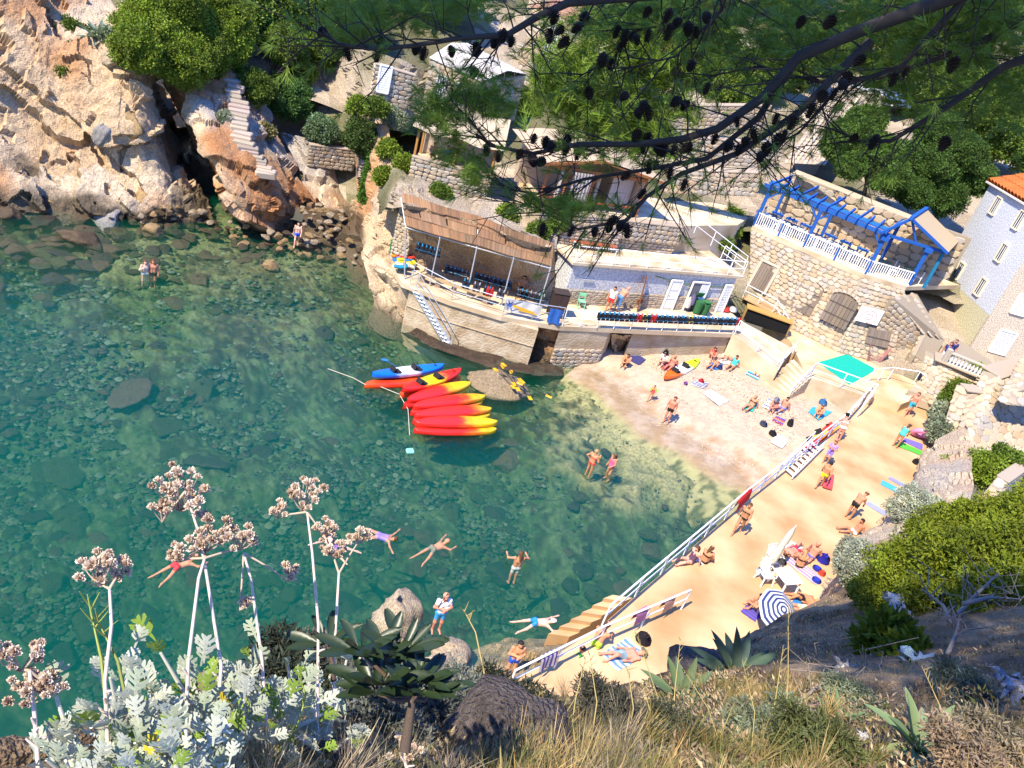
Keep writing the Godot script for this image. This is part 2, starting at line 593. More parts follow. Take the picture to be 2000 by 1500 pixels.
func setting() -> void:
	bed_pts = [[0, -11, -5.2], [-9, -11, -5.6], [-17, -21, -3.6], [-30, -37, -1.0], [-36, -38, -0.6], [-22, -42, -0.5], [-16, -44.5, -0.35], [-11, -42, -0.7], [-8, -37.5, -1.3], [-4, -38.2, -1.7], [0.4, -39.6, -1.0], [4, -41, -0.35],
		[-3, -33, -2.3], [0, -30, -2.7], [5, -34, -1.1], [7, -36.5, -0.45], [8.7, -37.7, -0.3], [6.3, -40, -0.35], [10, -34.8, -0.6], [12.5, -35, -0.45], [11, -31.5, -1.3], [8, -33.5, -0.8], [7, -24, -2.8], [3.5, -18.5, -2.6], [2, -24, -3.7], [-3, -23, -4.3], [-10, -30, -2.1],
		[-18, -34, -1.2], [-26, -29, -2.2], [-40, -28, -4.0], [-8, -18, -5.0], [-50, -20, -6.0], [9, -28, -2.4], [-13, -38, -0.8]]
	# seabed: pale sand and pebbles with brown and green algae, plus painted caustics
	var g := []; var cl := []
	var nx := 330; var nzz := 240
	for i in nzz + 1:
		var l := []; var c2 := []
		for j in nx + 1:
			var x := lerpf(-52, 22, float(j) / nx); var z := lerpf(-52, -4, float(i) / nzz)
			var y := bed(x, z)
			var q := Vector3(x, 0, z)
			var dp := clampf(-y / 3.0, 0, 1)
			var lump := nc.get_noise_2d(x * 9.0, z * 9.0)
			y += (lump * 0.16 + nz.get_noise_2d(x * 14, z * 14) * 0.18) * clampf(-y * 1.2, 0.1, 1.3)
			y = minf(y, -0.02) if Vector2(x - 9, z + 38).length() < 6 else y
			l.append(Vector3(x, y, z))
			var a := nz.get_noise_3dv(q * 9.0 + Vector3(5, 0, 0)) * 0.8 + 0.8 * nz.get_noise_3dv(q * 32.0)
			var b := nz.get_noise_3dv(q * 4.0 + Vector3(100, 0, 30)) * 0.7 + 0.7 * nz.get_noise_3dv(q * 26.0)
			var co := Color(0.11, 0.155, 0.07)
			co = co.lerp(Color(0.05, 0.095, 0.025), clampf(a * 2.2 + 0.45, 0, 0.85))
			co = co.lerp(Color(0.036, 0.027, 0.016), clampf(b * 3.0 + 0.15 + clampf((y + 2.4) * 0.5 + nz.get_noise_2d(x * 8, z * 8), 0, 0.6) * (1.0 if x < 0 else 0.3), 0, 0.9))
			var caustic := nr.get_noise_2d(x * 22.0, z * 22.0)
			co = co.lerp(Color(0.20, 0.28, 0.13), clampf(caustic * 1.6 - 0.45, 0, 0.6))  # pale web of rippled sunlight painted into the bed colour
			if y > -1.2: co = co.lerp(Color(0.50, 0.44, 0.21), clampf((1.2 + y) * 1.3 - maxf(b, 0) * 1.6, 0, 1) * (1.0 if x > 2.5 else 0.25))
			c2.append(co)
		g.append(l); cl.append(c2)
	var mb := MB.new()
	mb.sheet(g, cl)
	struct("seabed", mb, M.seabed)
	# water
	mb = MB.new()
	g = []
	for i in 241:
		var l := []
		for j in 241:
			var x := lerpf(-62, 24, j / 240.0); var z := lerpf(-54, -2, i / 240.0)
			l.append(Vector3(x, 0.022 * nz.get_noise_2d(x * 55, z * 40 + x * 12) + 0.012 * nz.get_noise_2d(x * 130 + 70, z * 110), z))
		g.append(l)
	mb.sheet(g)
	struct("sea", mb, M.sea)
	var fog := FogVolume.new()
	fog.name = "sea_water"
	fog.size = Vector3(86, 9, 50)
	fog.position = Vector3(-19, -4.56, -29)
	var fm := FogMaterial.new()
	fm.albedo = lin(0.003, 0.31, 0.135)
	fm.density = 0.1
	fog.material = fm
	fog.set_meta("kind", "structure")
	add_child(fog)
	# cliff on the left
	var ca := rows_px([
		[[-130, 470, -1.5], [-130, 380, 0.6], [-120, 290, 2.4], [-110, 200, 4.4], [-90, 90, 7], [-70, -60, 10.5]],
		[[60, 475, -1.5], [60, 385, 0.6], [60, 300, 2.4], [70, 210, 4.4], [90, 100, 7.2], [110, -50, 10.8]],
		[[170, 480, -1.5], [160, 395, 0.7], [160, 310, 2.4], [165, 225, 4.5], [180, 115, 7.4], [230, 0, 10]],
		[[270, 475, -1.5], [260, 405, 0.7], [250, 325, 2.5], [235, 240, 4.8], [245, 130, 7.4], [300, 40, 9.5]],
		[[348, 470, -1.5], [341, 410, 0.7], [322, 335, 2.4], [290, 245, 4.6], [280, 155, 6.6], [330, 90, 8.3]],
		[[428, 470, -1.5], [408, 418, 0.0], [384, 348, 0.3], [342, 257, 1.3], [303, 174, 3.6], [330, 130, 6.2]]])
	struct("cliff", crag(ca, 36, 0.8, tint_cliff), M.rock)
	var cb := rows_px([
		[[345, 200, 3.0], [400, 300, 1.0], [430, 360, 0.2], [465, 420, -0.4], [520, 460, -0.7], [595, 472, -0.9]],
		[[322, 152, 6.3], [368, 225, 5.2], [408, 300, 4.1], [440, 372, 2.8], [498, 425, 1.4], [578, 440, 0.5]],
		[[345, 118, 7.4], [400, 165, 6.8], [430, 250, 5.3], [470, 330, 3.9], [520, 390, 2.5], [588, 405, 1.4]],
		[[440, 140, 7.3], [448, 200, 6.2], [480, 270, 4.9], [505, 330, 3.8], [550, 368, 2.6], [605, 392, 1.5]],
		[[530, 150, 6.6], [530, 220, 4.8], [550, 290, 3.4], [585, 340, 2.4], [625, 380, 1.5], [655, 405, 1.1]]])
	struct("cliff", crag(cb, 32, 0.55, tint_orange), M.rock)
	var cl0 := [[415, 440, -0.6], [390, 400, -0.3], [360, 340, 0.0], [320, 250, 0.8], [290, 172, 3.0]]
	var cl2 := [[530, 465, -0.9], [470, 425, -0.4], [435, 365, 0.3], [405, 305, 1.2], [350, 205, 3.4]]
	var cg := [[], [], []]
	for i in 5:
		var pa := P(cl0[i][0] - 8, cl0[i][1], cl0[i][2]); var pb := P(cl2[i][0] + 8, cl2[i][1], cl2[i][2])
		var pm := (pa + pb) * 0.5
		cg[0].append(pa); cg[1].append(pm + (pm - EYE).normalized() * 2.2 + Vector3(0, 0.3 * i, 0)); cg[2].append(pb)
	struct("cliff", crag(cg, 14, 0.3, tint_orange), M.rock)
	var cc := rows_px([
		[[560, 520, -0.9], [575, 478, 0.1], [590, 430, 0.8], [600, 390, 1.5], [585, 330, 2.4], [545, 255, 4.0]],
		[[640, 535, -0.9], [648, 490, 0.1], [652, 448, 0.7], [655, 405, 1.1], [640, 345, 2.0], [610, 270, 4.2]],
		[[700, 560, -0.9], [695, 505, 0.3], [690, 455, 0.9], [690, 410, 1.1], [690, 350, 1.2], [680, 262, 4.3]],
		[[760, 600, -0.9], [735, 505, 0.8], [725, 450, 1.9], [722, 400, 2.8], [716, 330, 4.2], [705, 250, 6.2]],
		[[800, 560, 0.0], [790, 480, 2.3], [785, 430, 3.6], [780, 370, 5.2], [770, 300, 6.4], [765, 220, 8.0]]])
	struct("rocky_shore", crag(cc, 18, 0.4, tint_cliff), M.rock)
	# bank behind the terraces and the hillside above
	var hb := rows_px([
		[[430, 170, 6.6], [540, 190, 5.6], [620, 260, 4.4], [690, 255, 5.4], [765, 245, 7.2], [800, 250, 7.2]],
		[[420, 110, 7.4], [520, 120, 6.6], [610, 170, 6.2], [690, 160, 8.2], [760, 190, 8.8], [830, 195, 8.6]],
		[[380, 40, 9.4], [500, 40, 9], [610, 60, 9.4], [690, 90, 10.4], [780, 115, 10.8], [860, 150, 9.8]]])
	struct("bank", crag(hb, 22, 0.45, tint_hill), M.rock)
	var hill := []
	for i in 7:
		var l := []
		for j in 9:
			var x := lerpf(-110, 130, j / 8.0) * (0.6 + 0.25 * i)
			var z := -58.0 - i * i * 5.0 - i * 8.0
			var y := 7.6 + pow(i, 1.65) * 2.0 + absf(j - 4.2) * 0.5 * i
			if i == 0: y = 6.0
			l.append(Vector3(x, y, z))
		hill.append(l)
	struct("hillside", crag(hill, 14, 0.6, tint_hill), M.rock)
	# ground under the terraces and behind the houses
	var gr := [[Vector3(-34, 0.5, -58), Vector3(-16, -0.6, -54), Vector3(2, 2.0, -47), Vector3(14, 1.6, -53), Vector3(24, 1.6, -50), Vector3(30, 1.6, -44), Vector3(44, 2, -40)], [Vector3(-34, 4.0, -62), Vector3(-18, 2.6, -58), Vector3(2, 6.6, -54), Vector3(14, 5.0, -58), Vector3(25, 3.2, -54), Vector3(32, 3.4, -52), Vector3(46, 4, -52)], [Vector3(-40, 7.2, -68), Vector3(-18, 6.4, -64), Vector3(2, 7.8, -60), Vector3(14, 7.6, -63), Vector3(25, 6.0, -60), Vector3(34, 5.8, -62), Vector3(50, 7, -66)]]
	struct("ground", crag(gr, 12, 0.15, tint_hill), M.rock)
	# beach
	beach_pts = [[8.7, -37.7, -0.02], [4.6, -41.9, 0.0], [6.6, -39.6, -0.02], [11.0, -36.2, 0.0], [13.6, -35.8, 0.02], [5.4, -43.9, 0.45], [9, -45.5, 0.7], [13.2, -48, 0.9], [15.2, -45.3, 0.9], [17, -41, 0.75], [17.6, -43.5, 0.9], [12, -42, 0.55], [10, -40.2, 0.35], [14.5, -38.5, 0.4], [4, -37.5, -0.75], [9, -34.2, -0.8], [14, -33, -0.5], [1.5, -37.5, -1.6], [6, -33, -1.7], [11.5, -30, -1.9], [8, -31.5, -2.0]]
	g = []; cl = []
	for i in 91:
		var l := []; var c2 := []
		for j in 91:
			var s := j / 90.0; var t := i / 90.0
			var x := lerpf(lerpf(0.8, 6.0, s), lerpf(11.5, 20.5, s), t); var z := lerpf(lerpf(-37.0, -46.8, s), lerpf(-29.5, -44.5, s), t) - sin(t * PI) * s * 4.0
			var y := idw(beach_pts, x, z)
			y += nz.get_noise_2d(x * 9, z * 9) * 0.06 * clampf(0.5 + y * 2.0, 0.1, 1.0)
			l.append(Vector3(x, y, z))
			var w := clampf(0.5 - y * 2.6 + nz.get_noise_2d(x * 12, z * 12) * 0.8, 0, 1)
			var bc := Color(0.60, 0.46, 0.33).lerp(Color(0.44, 0.29, 0.16), w)
			var al := nz.get_noise_2d(x * 16 + 40, z * 16) + 0.7 * nz.get_noise_2d(x * 50, z * 50)
			if y < -0.12: bc = bc.lerp(Color(0.48, 0.44, 0.2).lerp(Color(0.10, 0.11, 0.035), clampf(al * 2.0 + clampf(-y - 0.55, -0.4, 0.8), 0, 0.9)), clampf((-0.12 - y) * 5.0, 0, 1))
			c2.append(bc * (1.0 + 0.2 * nz.get_noise_2d(x * 40, z * 40)))
		g.append(l); cl.append(c2)
	mb = MB.new()
	mb.sheet(g, cl)
	struct("beach", mb, M.sand)
	# promenade: one concrete slab with its sea wall
	deck_out = [P(1693, 775, DY), P(1640, 835, DY), P(1450, 985, DY), P(1240, 1165, DY), P(1175, 1222, DY), P(985, 1345, DY)]
	var o: Array = deck_out.duplicate()
	o.append_array([P(900, 1420, DY), P(1150, 1500, DY), P(1500, 1330, DY), P(1700, 1170, DY), P(1850, 1000, DY), P(1880, 880, DY), P(1850, 760, DY), P(1790, 740, DY), P(1735, 770, DY)])
	mb = MB.new()
	mb.prism(o, 6.0)
	struct("promenade", mb, M.deck)
	# court between the beach steps and the stone walls
	mb = MB.new()
	mb.prism([P(1545, 668, CY), P(1500, 618, CY), P(1600, 600, CY), P(1760, 660, CY), P(1840, 700, CY), P(1830, 760, CY), P(1760, 790, CY), P(1706, 770, CY), P(1572, 728, CY), P(1562, 705, CY)], 3.0)
	struct("court", mb, M.court)
	# near slope under the camera
	var ns := [
		[[-150, 1620, 2.0], [150, 1600, 2.05], [420, 1600, 2.1], [700, 1590, 2.2], [960, 1600, 2.3], [1180, 1600, 2.6], [1420, 1600, 3.0], [1700, 1600, 3.4], [2150, 1600, 3.6]],
		[[-150, 1590, 2.2], [180, 1530, 2.3], [420, 1480, 2.5], [700, 1460, 2.9], [960, 1480, 3.1], [1180, 1470, 3.9], [1420, 1450, 4.6], [1750, 1440, 5.0], [2150, 1420, 5.2]],
		[[-150, 1580, 2.4], [190, 1495, 2.5], [430, 1420, 2.9], [690, 1375, 3.6], [940, 1405, 4.2], [1160, 1410, 5.4], [1440, 1340, 7.2], [1750, 1300, 8.2], [2150, 1240, 8.6]],
		[[-150, 1570, 2.6], [190, 1480, 2.7], [430, 1400, 3.2], [690, 1350, 4.2], [930, 1375, 5.0], [1150, 1392, 6.4], [1410, 1300, 9.4], [1680, 1200, 12.5], [2150, 1080, 13]],
		[[-150, 1568, 2.8], [190, 1478, 2.9], [430, 1396, 3.4], [690, 1346, 4.5], [930, 1372, 5.3], [1150, 1388, 6.8], [1400, 1292, 10.2], [1640, 1165, 15.5], [2150, 960, 19]]]
	var nw := []
	for r in ns:
		var l := []
		for q in r: l.append(A(q[0], q[1], q[2]))
		nw.append(l)
	var last := []
	var last2 := []
	for q in nw[4]:
		last.append(q + Vector3(-0.3, -2.2, -0.2)); last2.append(q + Vector3(-0.2, -14.0, 0.4))
	slope_rows = nw.duplicate()
	nw.append(last); nw.append(last2)
	struct("slope", crag(nw, 22, 0.1, tint_slope), M.soil)

# ---------- built things
# pts: base line of the railing
func railing(called: String, label: String, pts: Array, h := 1.0, gap := 1.6, rails := [1.0, 0.5], r := 0.028, mt: Material = null, parent: Node = null, lean := Vector3.ZERO) -> Node3D:
	var t: Node3D = parent if parent else thing(called, label, "railing")
	var m: Material = mt if mt else M.white
	for i in pts.size() - 1:
		var a: Vector3 = pts[i]; var b: Vector3 = pts[i + 1]
		var n := maxi(1, int(round((b - a).length() / gap)))
		for k in n + (1 if i == pts.size() - 2 else 0):
			var q := a.lerp(b, float(k) / n)
			var mb := MB.new()
			mb.tube([q, q + Vector3(0, h, 0) + lean], [r], 6)
			obj("post", mb, m, t)
		for f in rails:
			var mb := MB.new()
			mb.tube([a + (Vector3(0, h, 0) + lean) * f, b + (Vector3(0, h, 0) + lean) * f], [r * (1.1 if f == 1.0 else 0.85)], 6)
			obj("rail", mb, m, t)
	return t
func slab(o: Array, d: float) -> MB:
	var mb := MB.new()
	mb.prism(o, d)
	return mb
func boxes(list: Array, col := Color.WHITE, bev := 0.01) -> MB:   # [[a, b, width, height], ...]
	var mb := MB.new()
	mb.col = col
	for q in list: mb.beam(q[0], q[1], q[2], q[3], bev)
	return mb
# an upright panel on the line a-b (base), from height y0 to y1, with thickness th towards dirn
func panel(a: Vector3, b: Vector3, y0: float, y1: float, th := 0.05, col := Color.WHITE) -> MB:
	var mb := MB.new()
	mb.col = col
	var m := (a + b) * 0.5
	var x := (b - a); x.y = 0
	var l := x.length()
	x /= l
	mb.box(Transform3D(Basis(x, Vector3.UP, x.cross(Vector3.UP)), Vector3(m.x, (y0 + y1) * 0.5, m.z)), Vector3(l, y1 - y0, th), minf(0.01, th * 0.3))
	return mb
func up(y: float) -> Vector3:
	return Vector3(0, y, 0)
# striped or plain cloth lying on the ground or on something: four corners, stripes across the first edge
func cloth(called: String, label: String, cat: String, c: Array, cols: Array, n := 1, lift := 0.012, group := "", wav := 0.012) -> MeshInstance3D:
	var mb := MB.new()
	var ps := maxi(n, 6)
	var m := (c[0] + c[1] + c[2] + c[3]) * 0.25 as Vector3
	var sd := rng.randf() * 50.0
	for i in n:
		var g := []
		var k := maxi(2, int(ceil(8.0 / n)) + 1)
		for a in k:
			var u := (i + float(a) / (k - 1)) / n
			var l := []
			for b in 9:
				var w := b / 8.0
				var q: Vector3 = (c[0] as Vector3).lerp(c[1], u).lerp((c[3] as Vector3).lerp(c[2], u), w)
				q.y += lift + wav * (0.5 + 0.5 * nz.get_noise_2d(u * 60 + sd, w * 60)) + wav * maxf(0.0, nz.get_noise_2d(u * 160 + sd, w * 130))
				q += Vector3(nz.get_noise_2d(w * 40 + sd, u * 20), 0, nz.get_noise_2d(u * 40, w * 20 + sd)) * 0.05
				l.append(q - m)
			g.append(l)
		mb.col = cols[i % cols.size()]
		mb.sheet(g)
	var o := obj(called, mb, M.cloth)
	o.position = m
	tag(o, label, cat, group)
	return o
func on_px(c: Array, y: float) -> Array:
	var o := []
	for q in c: o.append(P(q[0], q[1], y))
	return o
func window(parent: Node, a: Vector3, b: Vector3, y0: float, y1: float, out: Vector3, frame: Color, bars := 2, shutter := false, sill := true) -> void:
	var w := obj("window", panel(a + out * 0.03, b + out * 0.03, y0, y1, 0.05, Color(0.05, 0.06, 0.07) if not shutter else frame), M.gloss if not shutter else M.plain, parent)
	var x := (b - a).normalized()
	var L := (b - a).length()
	var fr := MB.new()
	fr.col = frame
	fr.beam(a + out * 0.05 + up(y1 - a.y), b + out * 0.05 + up(y1 - b.y), 0.12, 0.1)
	fr.beam(a + out * 0.05 + up(y0 - a.y), b + out * 0.05 + up(y0 - b.y), 0.12, 0.1)
	fr.beam(a + out * 0.052 + up(y0 - a.y), a + out * 0.052 + up(y1 - a.y), 0.1, 0.12, 0.0, x)
	fr.beam(b + out * 0.052 + up(y0 - b.y), b + out * 0.052 + up(y1 - b.y), 0.1, 0.12, 0.0, x)
	obj("frame", fr, M.plain, w)
	for k in bars:
		var q := a + x * L * (k + 1) / (bars + 1)
		obj("bar", boxes([[q + out * 0.06 + up(y0 - q.y), q + out * 0.06 + up(y1 - q.y), 0.04, 0.04]], Color(0.8, 0.8, 0.78)), M.plain, w)
	if shutter:
		var n := 12
		for k in n:
			var y := lerpf(y0, y1, (k + 0.5) / n)
			obj("slat", boxes([[a + out * 0.07 + up(y - a.y), b + out * 0.07 + up(y - b.y), 0.04, (y1 - y0) / n * 0.5]], frame * 0.95), M.plain, w)
func post(parent: Node, a: Vector3, b: Vector3, w: float, col: Color, called := "post", m: Material = null) -> void:
	obj(called, boxes([[a, b, w, w]], col, w * 0.12), m if m else M.wood, parent)

func dock() -> void:
	var F := on_px([[785, 552], [880, 588], [980, 618], [1092, 637], [1260, 645], [1431, 652]], KY)
	var o: Array = F.duplicate()
	o.append_array(on_px([[1445, 625], [1412, 596], [1250, 585], [1085, 565], [1000, 520], [780, 470], [765, 520]], KY))
	# deck slab, then the sea walls under it
	var dk := struct("dock_deck", slab(o, 0.28), M.dock)
	var w := thing("sea_wall", "weathered tan concrete sea wall below the reed-roofed kayak terrace", "wall")
	var ins := Vector3(0.1, -0.28, -0.12)
	var wl := [F[0] + Vector3(0.5, -0.28, -0.1), F[1] + ins, F[2] + ins, P(1050, 638, KY) + ins, P(1050, 600, KY) + ins, P(800, 520, KY) + ins]
	obj("concrete", slab(wl, 5.0), M.concrete, w)
	var band := MB.new()
	for i in 3:
		band.beam((wl[i] as Vector3) + Vector3(0, -1.02, 0.03), (wl[i + 1] as Vector3) + Vector3(0, -1.02, 0.03), 0.06, 0.04)
	band.col = Color(0.6, 0.55, 0.5)
	obj("cast_joint", band, M.concrete, w)
	w = thing("sea_wall", "curved grey-brown rubble wall under the deck with the row of hanging jackets", "wall")
	var w2 := [F[3] + ins, P(1150, 640, KY) + ins, P(1190, 641, KY) + ins, P(1200, 630, KY) + ins, P(1110, 600, KY) + ins]
	obj("concrete", slab(w2, 4.0), M.concrete, w)
	stone_face(w, [w2[0] + Vector3(0.05, -2.9, 0.05), w2[2] + Vector3(0, -2.9, 0.05), w2[2] + Vector3(0, -1.2, 0.05), w2[0] + Vector3(0.05, -1.2, 0.05)], 0.42, 0.24, 90, 0.05)
	w = thing("sea_wall", "low stone wall between the beach and the hut deck", "wall")
	var w3 := [P(1240, 646, KY) + Vector3(0, -0.28, -0.5), F[5] + Vector3(0, -0.28, -0.2), F[5] + Vector3(0, -0.28, -1.5), P(1240, 630, KY) + Vector3(0, -0.28, 0)]
	obj("concrete", slab(w3, 3.0), M.concrete, w)
	# rock carrying the corner, rock buttress and the dark reef ledge along the foot
	var rp := rows_px([
		[[715, 640, -1.0], [735, 585, 0.2], [718, 545, 1.2], [712, 500, 2.0], [725, 470, 2.8]],
		[[755, 660, -1.0], [770, 625, -0.1], [752, 560, 1.0], [740, 520, 2.2], [755, 490, 2.75]],
		[[800, 665, -1.0], [800, 620, 0.2], [790, 575, 1.6], [785, 535, 2.6], [790, 505, 2.7]],
		[[850, 640, 0.0], [830, 600, 0.8], [810, 570, 1.8], [800, 540, 2.55], [805, 500, 2.5]]])
	struct("shore_rock", crag(rp, 16, 0.28, tint_cliff), M.rock)
	rp = rows_px([
		[[1020, 718, -0.9], [1035, 695, 0.0], [1045, 660, 1.0], [1052, 640, 2.0], [1056, 628, 2.4]],
		[[1062, 735, -0.9], [1062, 712, 0.0], [1070, 670, 1.0], [1075, 650, 1.8], [1078, 634, 2.38]],
		[[1095, 728, -0.9], [1092, 705, 0.0], [1094, 670, 1.1], [1096, 650, 1.9], [1097, 640, 2.35]]])
	struct("shore_rock", crag(rp, 14, 0.34, tint_cliff), M.rock)
	rp = rows_px([
		[[780, 650, -0.6], [800, 648, 0.06], [815, 640, 0.05]],
		[[850, 690, -0.6], [860, 682, 0.08], [870, 668, 0.06]],
		[[940, 718, -0.6], [945, 708, 0.08], [955, 690, 0.06]],
		[[1030, 735, -0.6], [1030, 724, 0.08], [1035, 702, 0.06]],
		[[1100, 740, -0.6], [1100, 728, 0.05], [1100, 715, 0.06]]])
	struct("reef_ledge", crag(rp, 12, 0.14, func(p, _k): return Color(0.10, 0.065, 0.04) * (1.0 + 0.6 * nz.get_noise_3dv(p * 30.0))), M.wetrock)
	rp = rows_px([
		[[1195, 700, 0.2], [1200, 680, 0.8], [1195, 655, 1.9]],
		[[1230, 690, 0.3], [1240, 668, 1.0], [1240, 650, 2.0]],
		[[1290, 688, 0.4], [1300, 672, 1.0], [1290, 655, 1.9]],
		[[1325, 685, 0.5], [1335, 668, 1.0], [1340, 655, 1.9]],
		[[1440, 665, 0.7], [1440, 655, 1.3], [1440, 648, 2.0]]])
	struct("shore_rock", crag(rp, 14, 0.3, tint_cliff), M.rock)
	# steps to the water
	var s := thing("sea_stairs", "steep grey metal stairs with a handrail down the sea wall into the water", "stairs")
	var a := P(800, 556, KY); var b := P(868, 668, 0.05)
	var side := Vector3(0.42, 0, 0.12)
	for k in 2:
		var d := side * k
		var mb := MB.new()
		mb.beam(a + d, b + d, 0.05, 0.22, 0.01)
		obj("stringer", mb, M.steel, s)
	var st := MB.new()
	st.col = Color(0.9, 0.9, 0.92)
	st.box(Transform3D(Basis(), Vector3.ZERO), Vector3(0.4, 0.035, 0.2), 0.008)
	var stm := st.mesh()
	for k in 13:
		var q := a.lerp(b, (k + 0.5) / 13.0) + side * 0.5
		var e := obj("tread", stm, M.steel, s)
		e.position = q
		e.rotation.y = atan2(-side.z, side.x)
	for k in 2:
		obj("handrail", boxes([[a + side * k + up(0.85), b + side * k + up(0.85), 0.04, 0.04], [a + side * k, a + side * k + up(0.85), 0.04, 0.04], [b + side * k, b + side * k + up(0.85), 0.04, 0.04]]), M.steel, s)
	reed_shelter(F)
	hut()

func reed_shelter(F: Array) -> void:
	var t := thing("reed_shelter", "long sun shelter roofed with brown reed mats on thin steel posts over the kayak terrace", "shelter")
	var up3 := KY + 2.95
	var fr := [P(793, 441, up3), P(860, 462, up3), P(932, 481, up3), P(1004, 502, up3), P(1076, 521, up3)]
	var bk := [P(784, 383, KY + 4.2), P(850, 405, KY + 4.2), P(935, 430, KY + 4.15), P(1010, 458, KY + 4.1), P(1080, 480, KY + 4.05)]
	var feet := [P(790, 545, KY), P(839, 558, KY), P(911, 580, KY), P(979, 597, KY), P(1047, 618, KY)]
	for i in 5:
		var mb := MB.new()
		mb.tube([feet[i], fr[i] - up(0.08)], [0.04], 6)
		obj("post", mb, M.steel, t)
		mb = MB.new()
		mb.tube([fr[i] - up(0.1), bk[i] - up(0.1)], [0.04], 6)
		obj("rafter", mb, M.steel, t)
	obj("front_beam", boxes([[fr[0] - up(0.1), fr[2] - up(0.1), 0.06, 0.06], [fr[2] - up(0.1), fr[4] - up(0.1), 0.06, 0.06]]), M.steel, t)
	# overlapping mats, each with its own reeds
	var cols := [Color(0.34, 0.20, 0.12), Color(0.40, 0.23, 0.13), Color(0.30, 0.19, 0.12), Color(0.37, 0.24, 0.16), Color(0.44, 0.27, 0.16)]
	for row in 3:
		var n := 5 if row != 1 else 6
		for k in n:
			var s0 := (float(k) - (0.35 if row == 1 else 0.0)) / (n - (0.7 if row == 1 else 0.0)); var s1 := s0 + 1.06 / n
			s0 = clampf(s0, -0.01, 1.0); s1 = clampf(s1, 0.0, 1.02)
			var mb := MB.new()
			var base: Color = cols[(row * 2 + k) % 5]
			var m := int((s1 - s0) * 9.6 / 0.075)
			var sag := rng.randf_range(-0.03, 0.05)
			var r0 := 1.0 - row / 3.0 + 0.04 + rng.randf_range(0.0, 0.02); var r1 := 1.0 - (row + 1) / 3.0 - 0.05 + rng.randf_range(-0.03, 0.02)
			for q in m:
				var s := lerpf(s0, s1, (q + 0.5) / m)
				var x := clampf(s, 0, 0.9999) * 4.0
				var i := mini(int(x), 3)
				var f: Vector3 = (fr[i] as Vector3).lerp(fr[i + 1], x - i); var g: Vector3 = (bk[i] as Vector3).lerp(bk[i + 1], x - i)
				var y := 0.05 + row * 0.015 + sin((s - s0) / (s1 - s0) * PI) * sag + (0.02 if row == 1 else 0.0)
				mb.col = vary(base, 0.22)
				mb.tube([f.lerp(g, 1.0 - r0) + up(y + 0.05), f.lerp(g, 1.0 - (r0 + r1) * 0.5) + up(y + rng.randf_range(-0.01, 0.01)), f.lerp(g, 1.0 - r1 + rng.randf_range(-0.01, 0.01)) + up(y + 0.02)], [0.045], 5, false)
			obj("reed_mat", mb, M.reed, t)
	# rock and stones at the back under the roof
	var back := rows_px([
		[[786, 520, KY - 0.1], [800, 480, KY + 1.2], [786, 395, KY + 4.1]],
		[[880, 535, KY - 0.1], [880, 490, KY + 1.3], [860, 415, KY + 4.1]],
		[[960, 555, KY - 0.1], [960, 515, KY + 1.3], [945, 438, KY + 4.1]],
		[[1030, 580, KY - 0.1], [1030, 540, KY + 1.3], [1015, 465, KY + 4.1]],
		[[1082, 592, KY - 0.1], [1085, 550, KY + 1.3], [1082, 480, KY + 4.1]]])
	struct("rock_face", crag(back, 14, 0.2, tint_cliff), M.rock)
	var up_ := rows_px([
		[[740, 420, 3.4], [745, 380, 4.8], [770, 330, 6.0]],
		[[786, 400, KY + 3.9], [790, 375, 6.3], [800, 340, 6.6]],
		[[850, 415, KY + 3.9], [860, 395, 6.2], [880, 370, 6.4]],
		[[935, 440, KY + 3.9], [945, 420, 6.2], [960, 385, 6.6]],
		[[1010, 468, KY + 3.8], [1020, 440, 6.0], [1030, 400, 6.8]],
		[[1090, 490, KY + 2.6], [1092, 455, 5.9], [1095, 415, 6.8]]])
	struct("bank", crag(up_, 14, 0.3, tint_hill), M.rock)
	stone_wall("stone_pier", "pale rubble pier at the end of the reed shelter", [P(760, 505, KY), P(792, 518, KY), P(792, 518, KY) + up(3.1), P(760, 505, KY) + up(3.3)], 0.35, 0.2, 0.5, 120)
	# railings
	var r := railing("terrace_railing", "thin steel railing along the edge of the kayak terrace", [P(805, 545, KY), F[1] + Vector3(0, 0, -0.15), F[2] + Vector3(0, 0, -0.15), P(1095, 632, KY)], 1.0, 2.2, [1.0, 0.55], 0.025, M.steel)
	var be := thing("bench", "long plain timber bench inside the terrace railing", "bench", P(880, 572, KY))
	obj("seat", boxes([[P(815, 548, KY) + up(0.45) - be.position, P(955, 596, KY) + up(0.45) - be.position, 0.35, 0.05]], Color(0.5, 0.36, 0.2)), M.wood, be)
	for k in 5:
		var q := P(815, 548, KY).lerp(P(955, 596, KY), 0.06 + k * 0.22) - be.position
		obj("leg", boxes([[q, q + up(0.43), 0.06, 0.3]], Color(0.4, 0.3, 0.2)), M.wood, be)

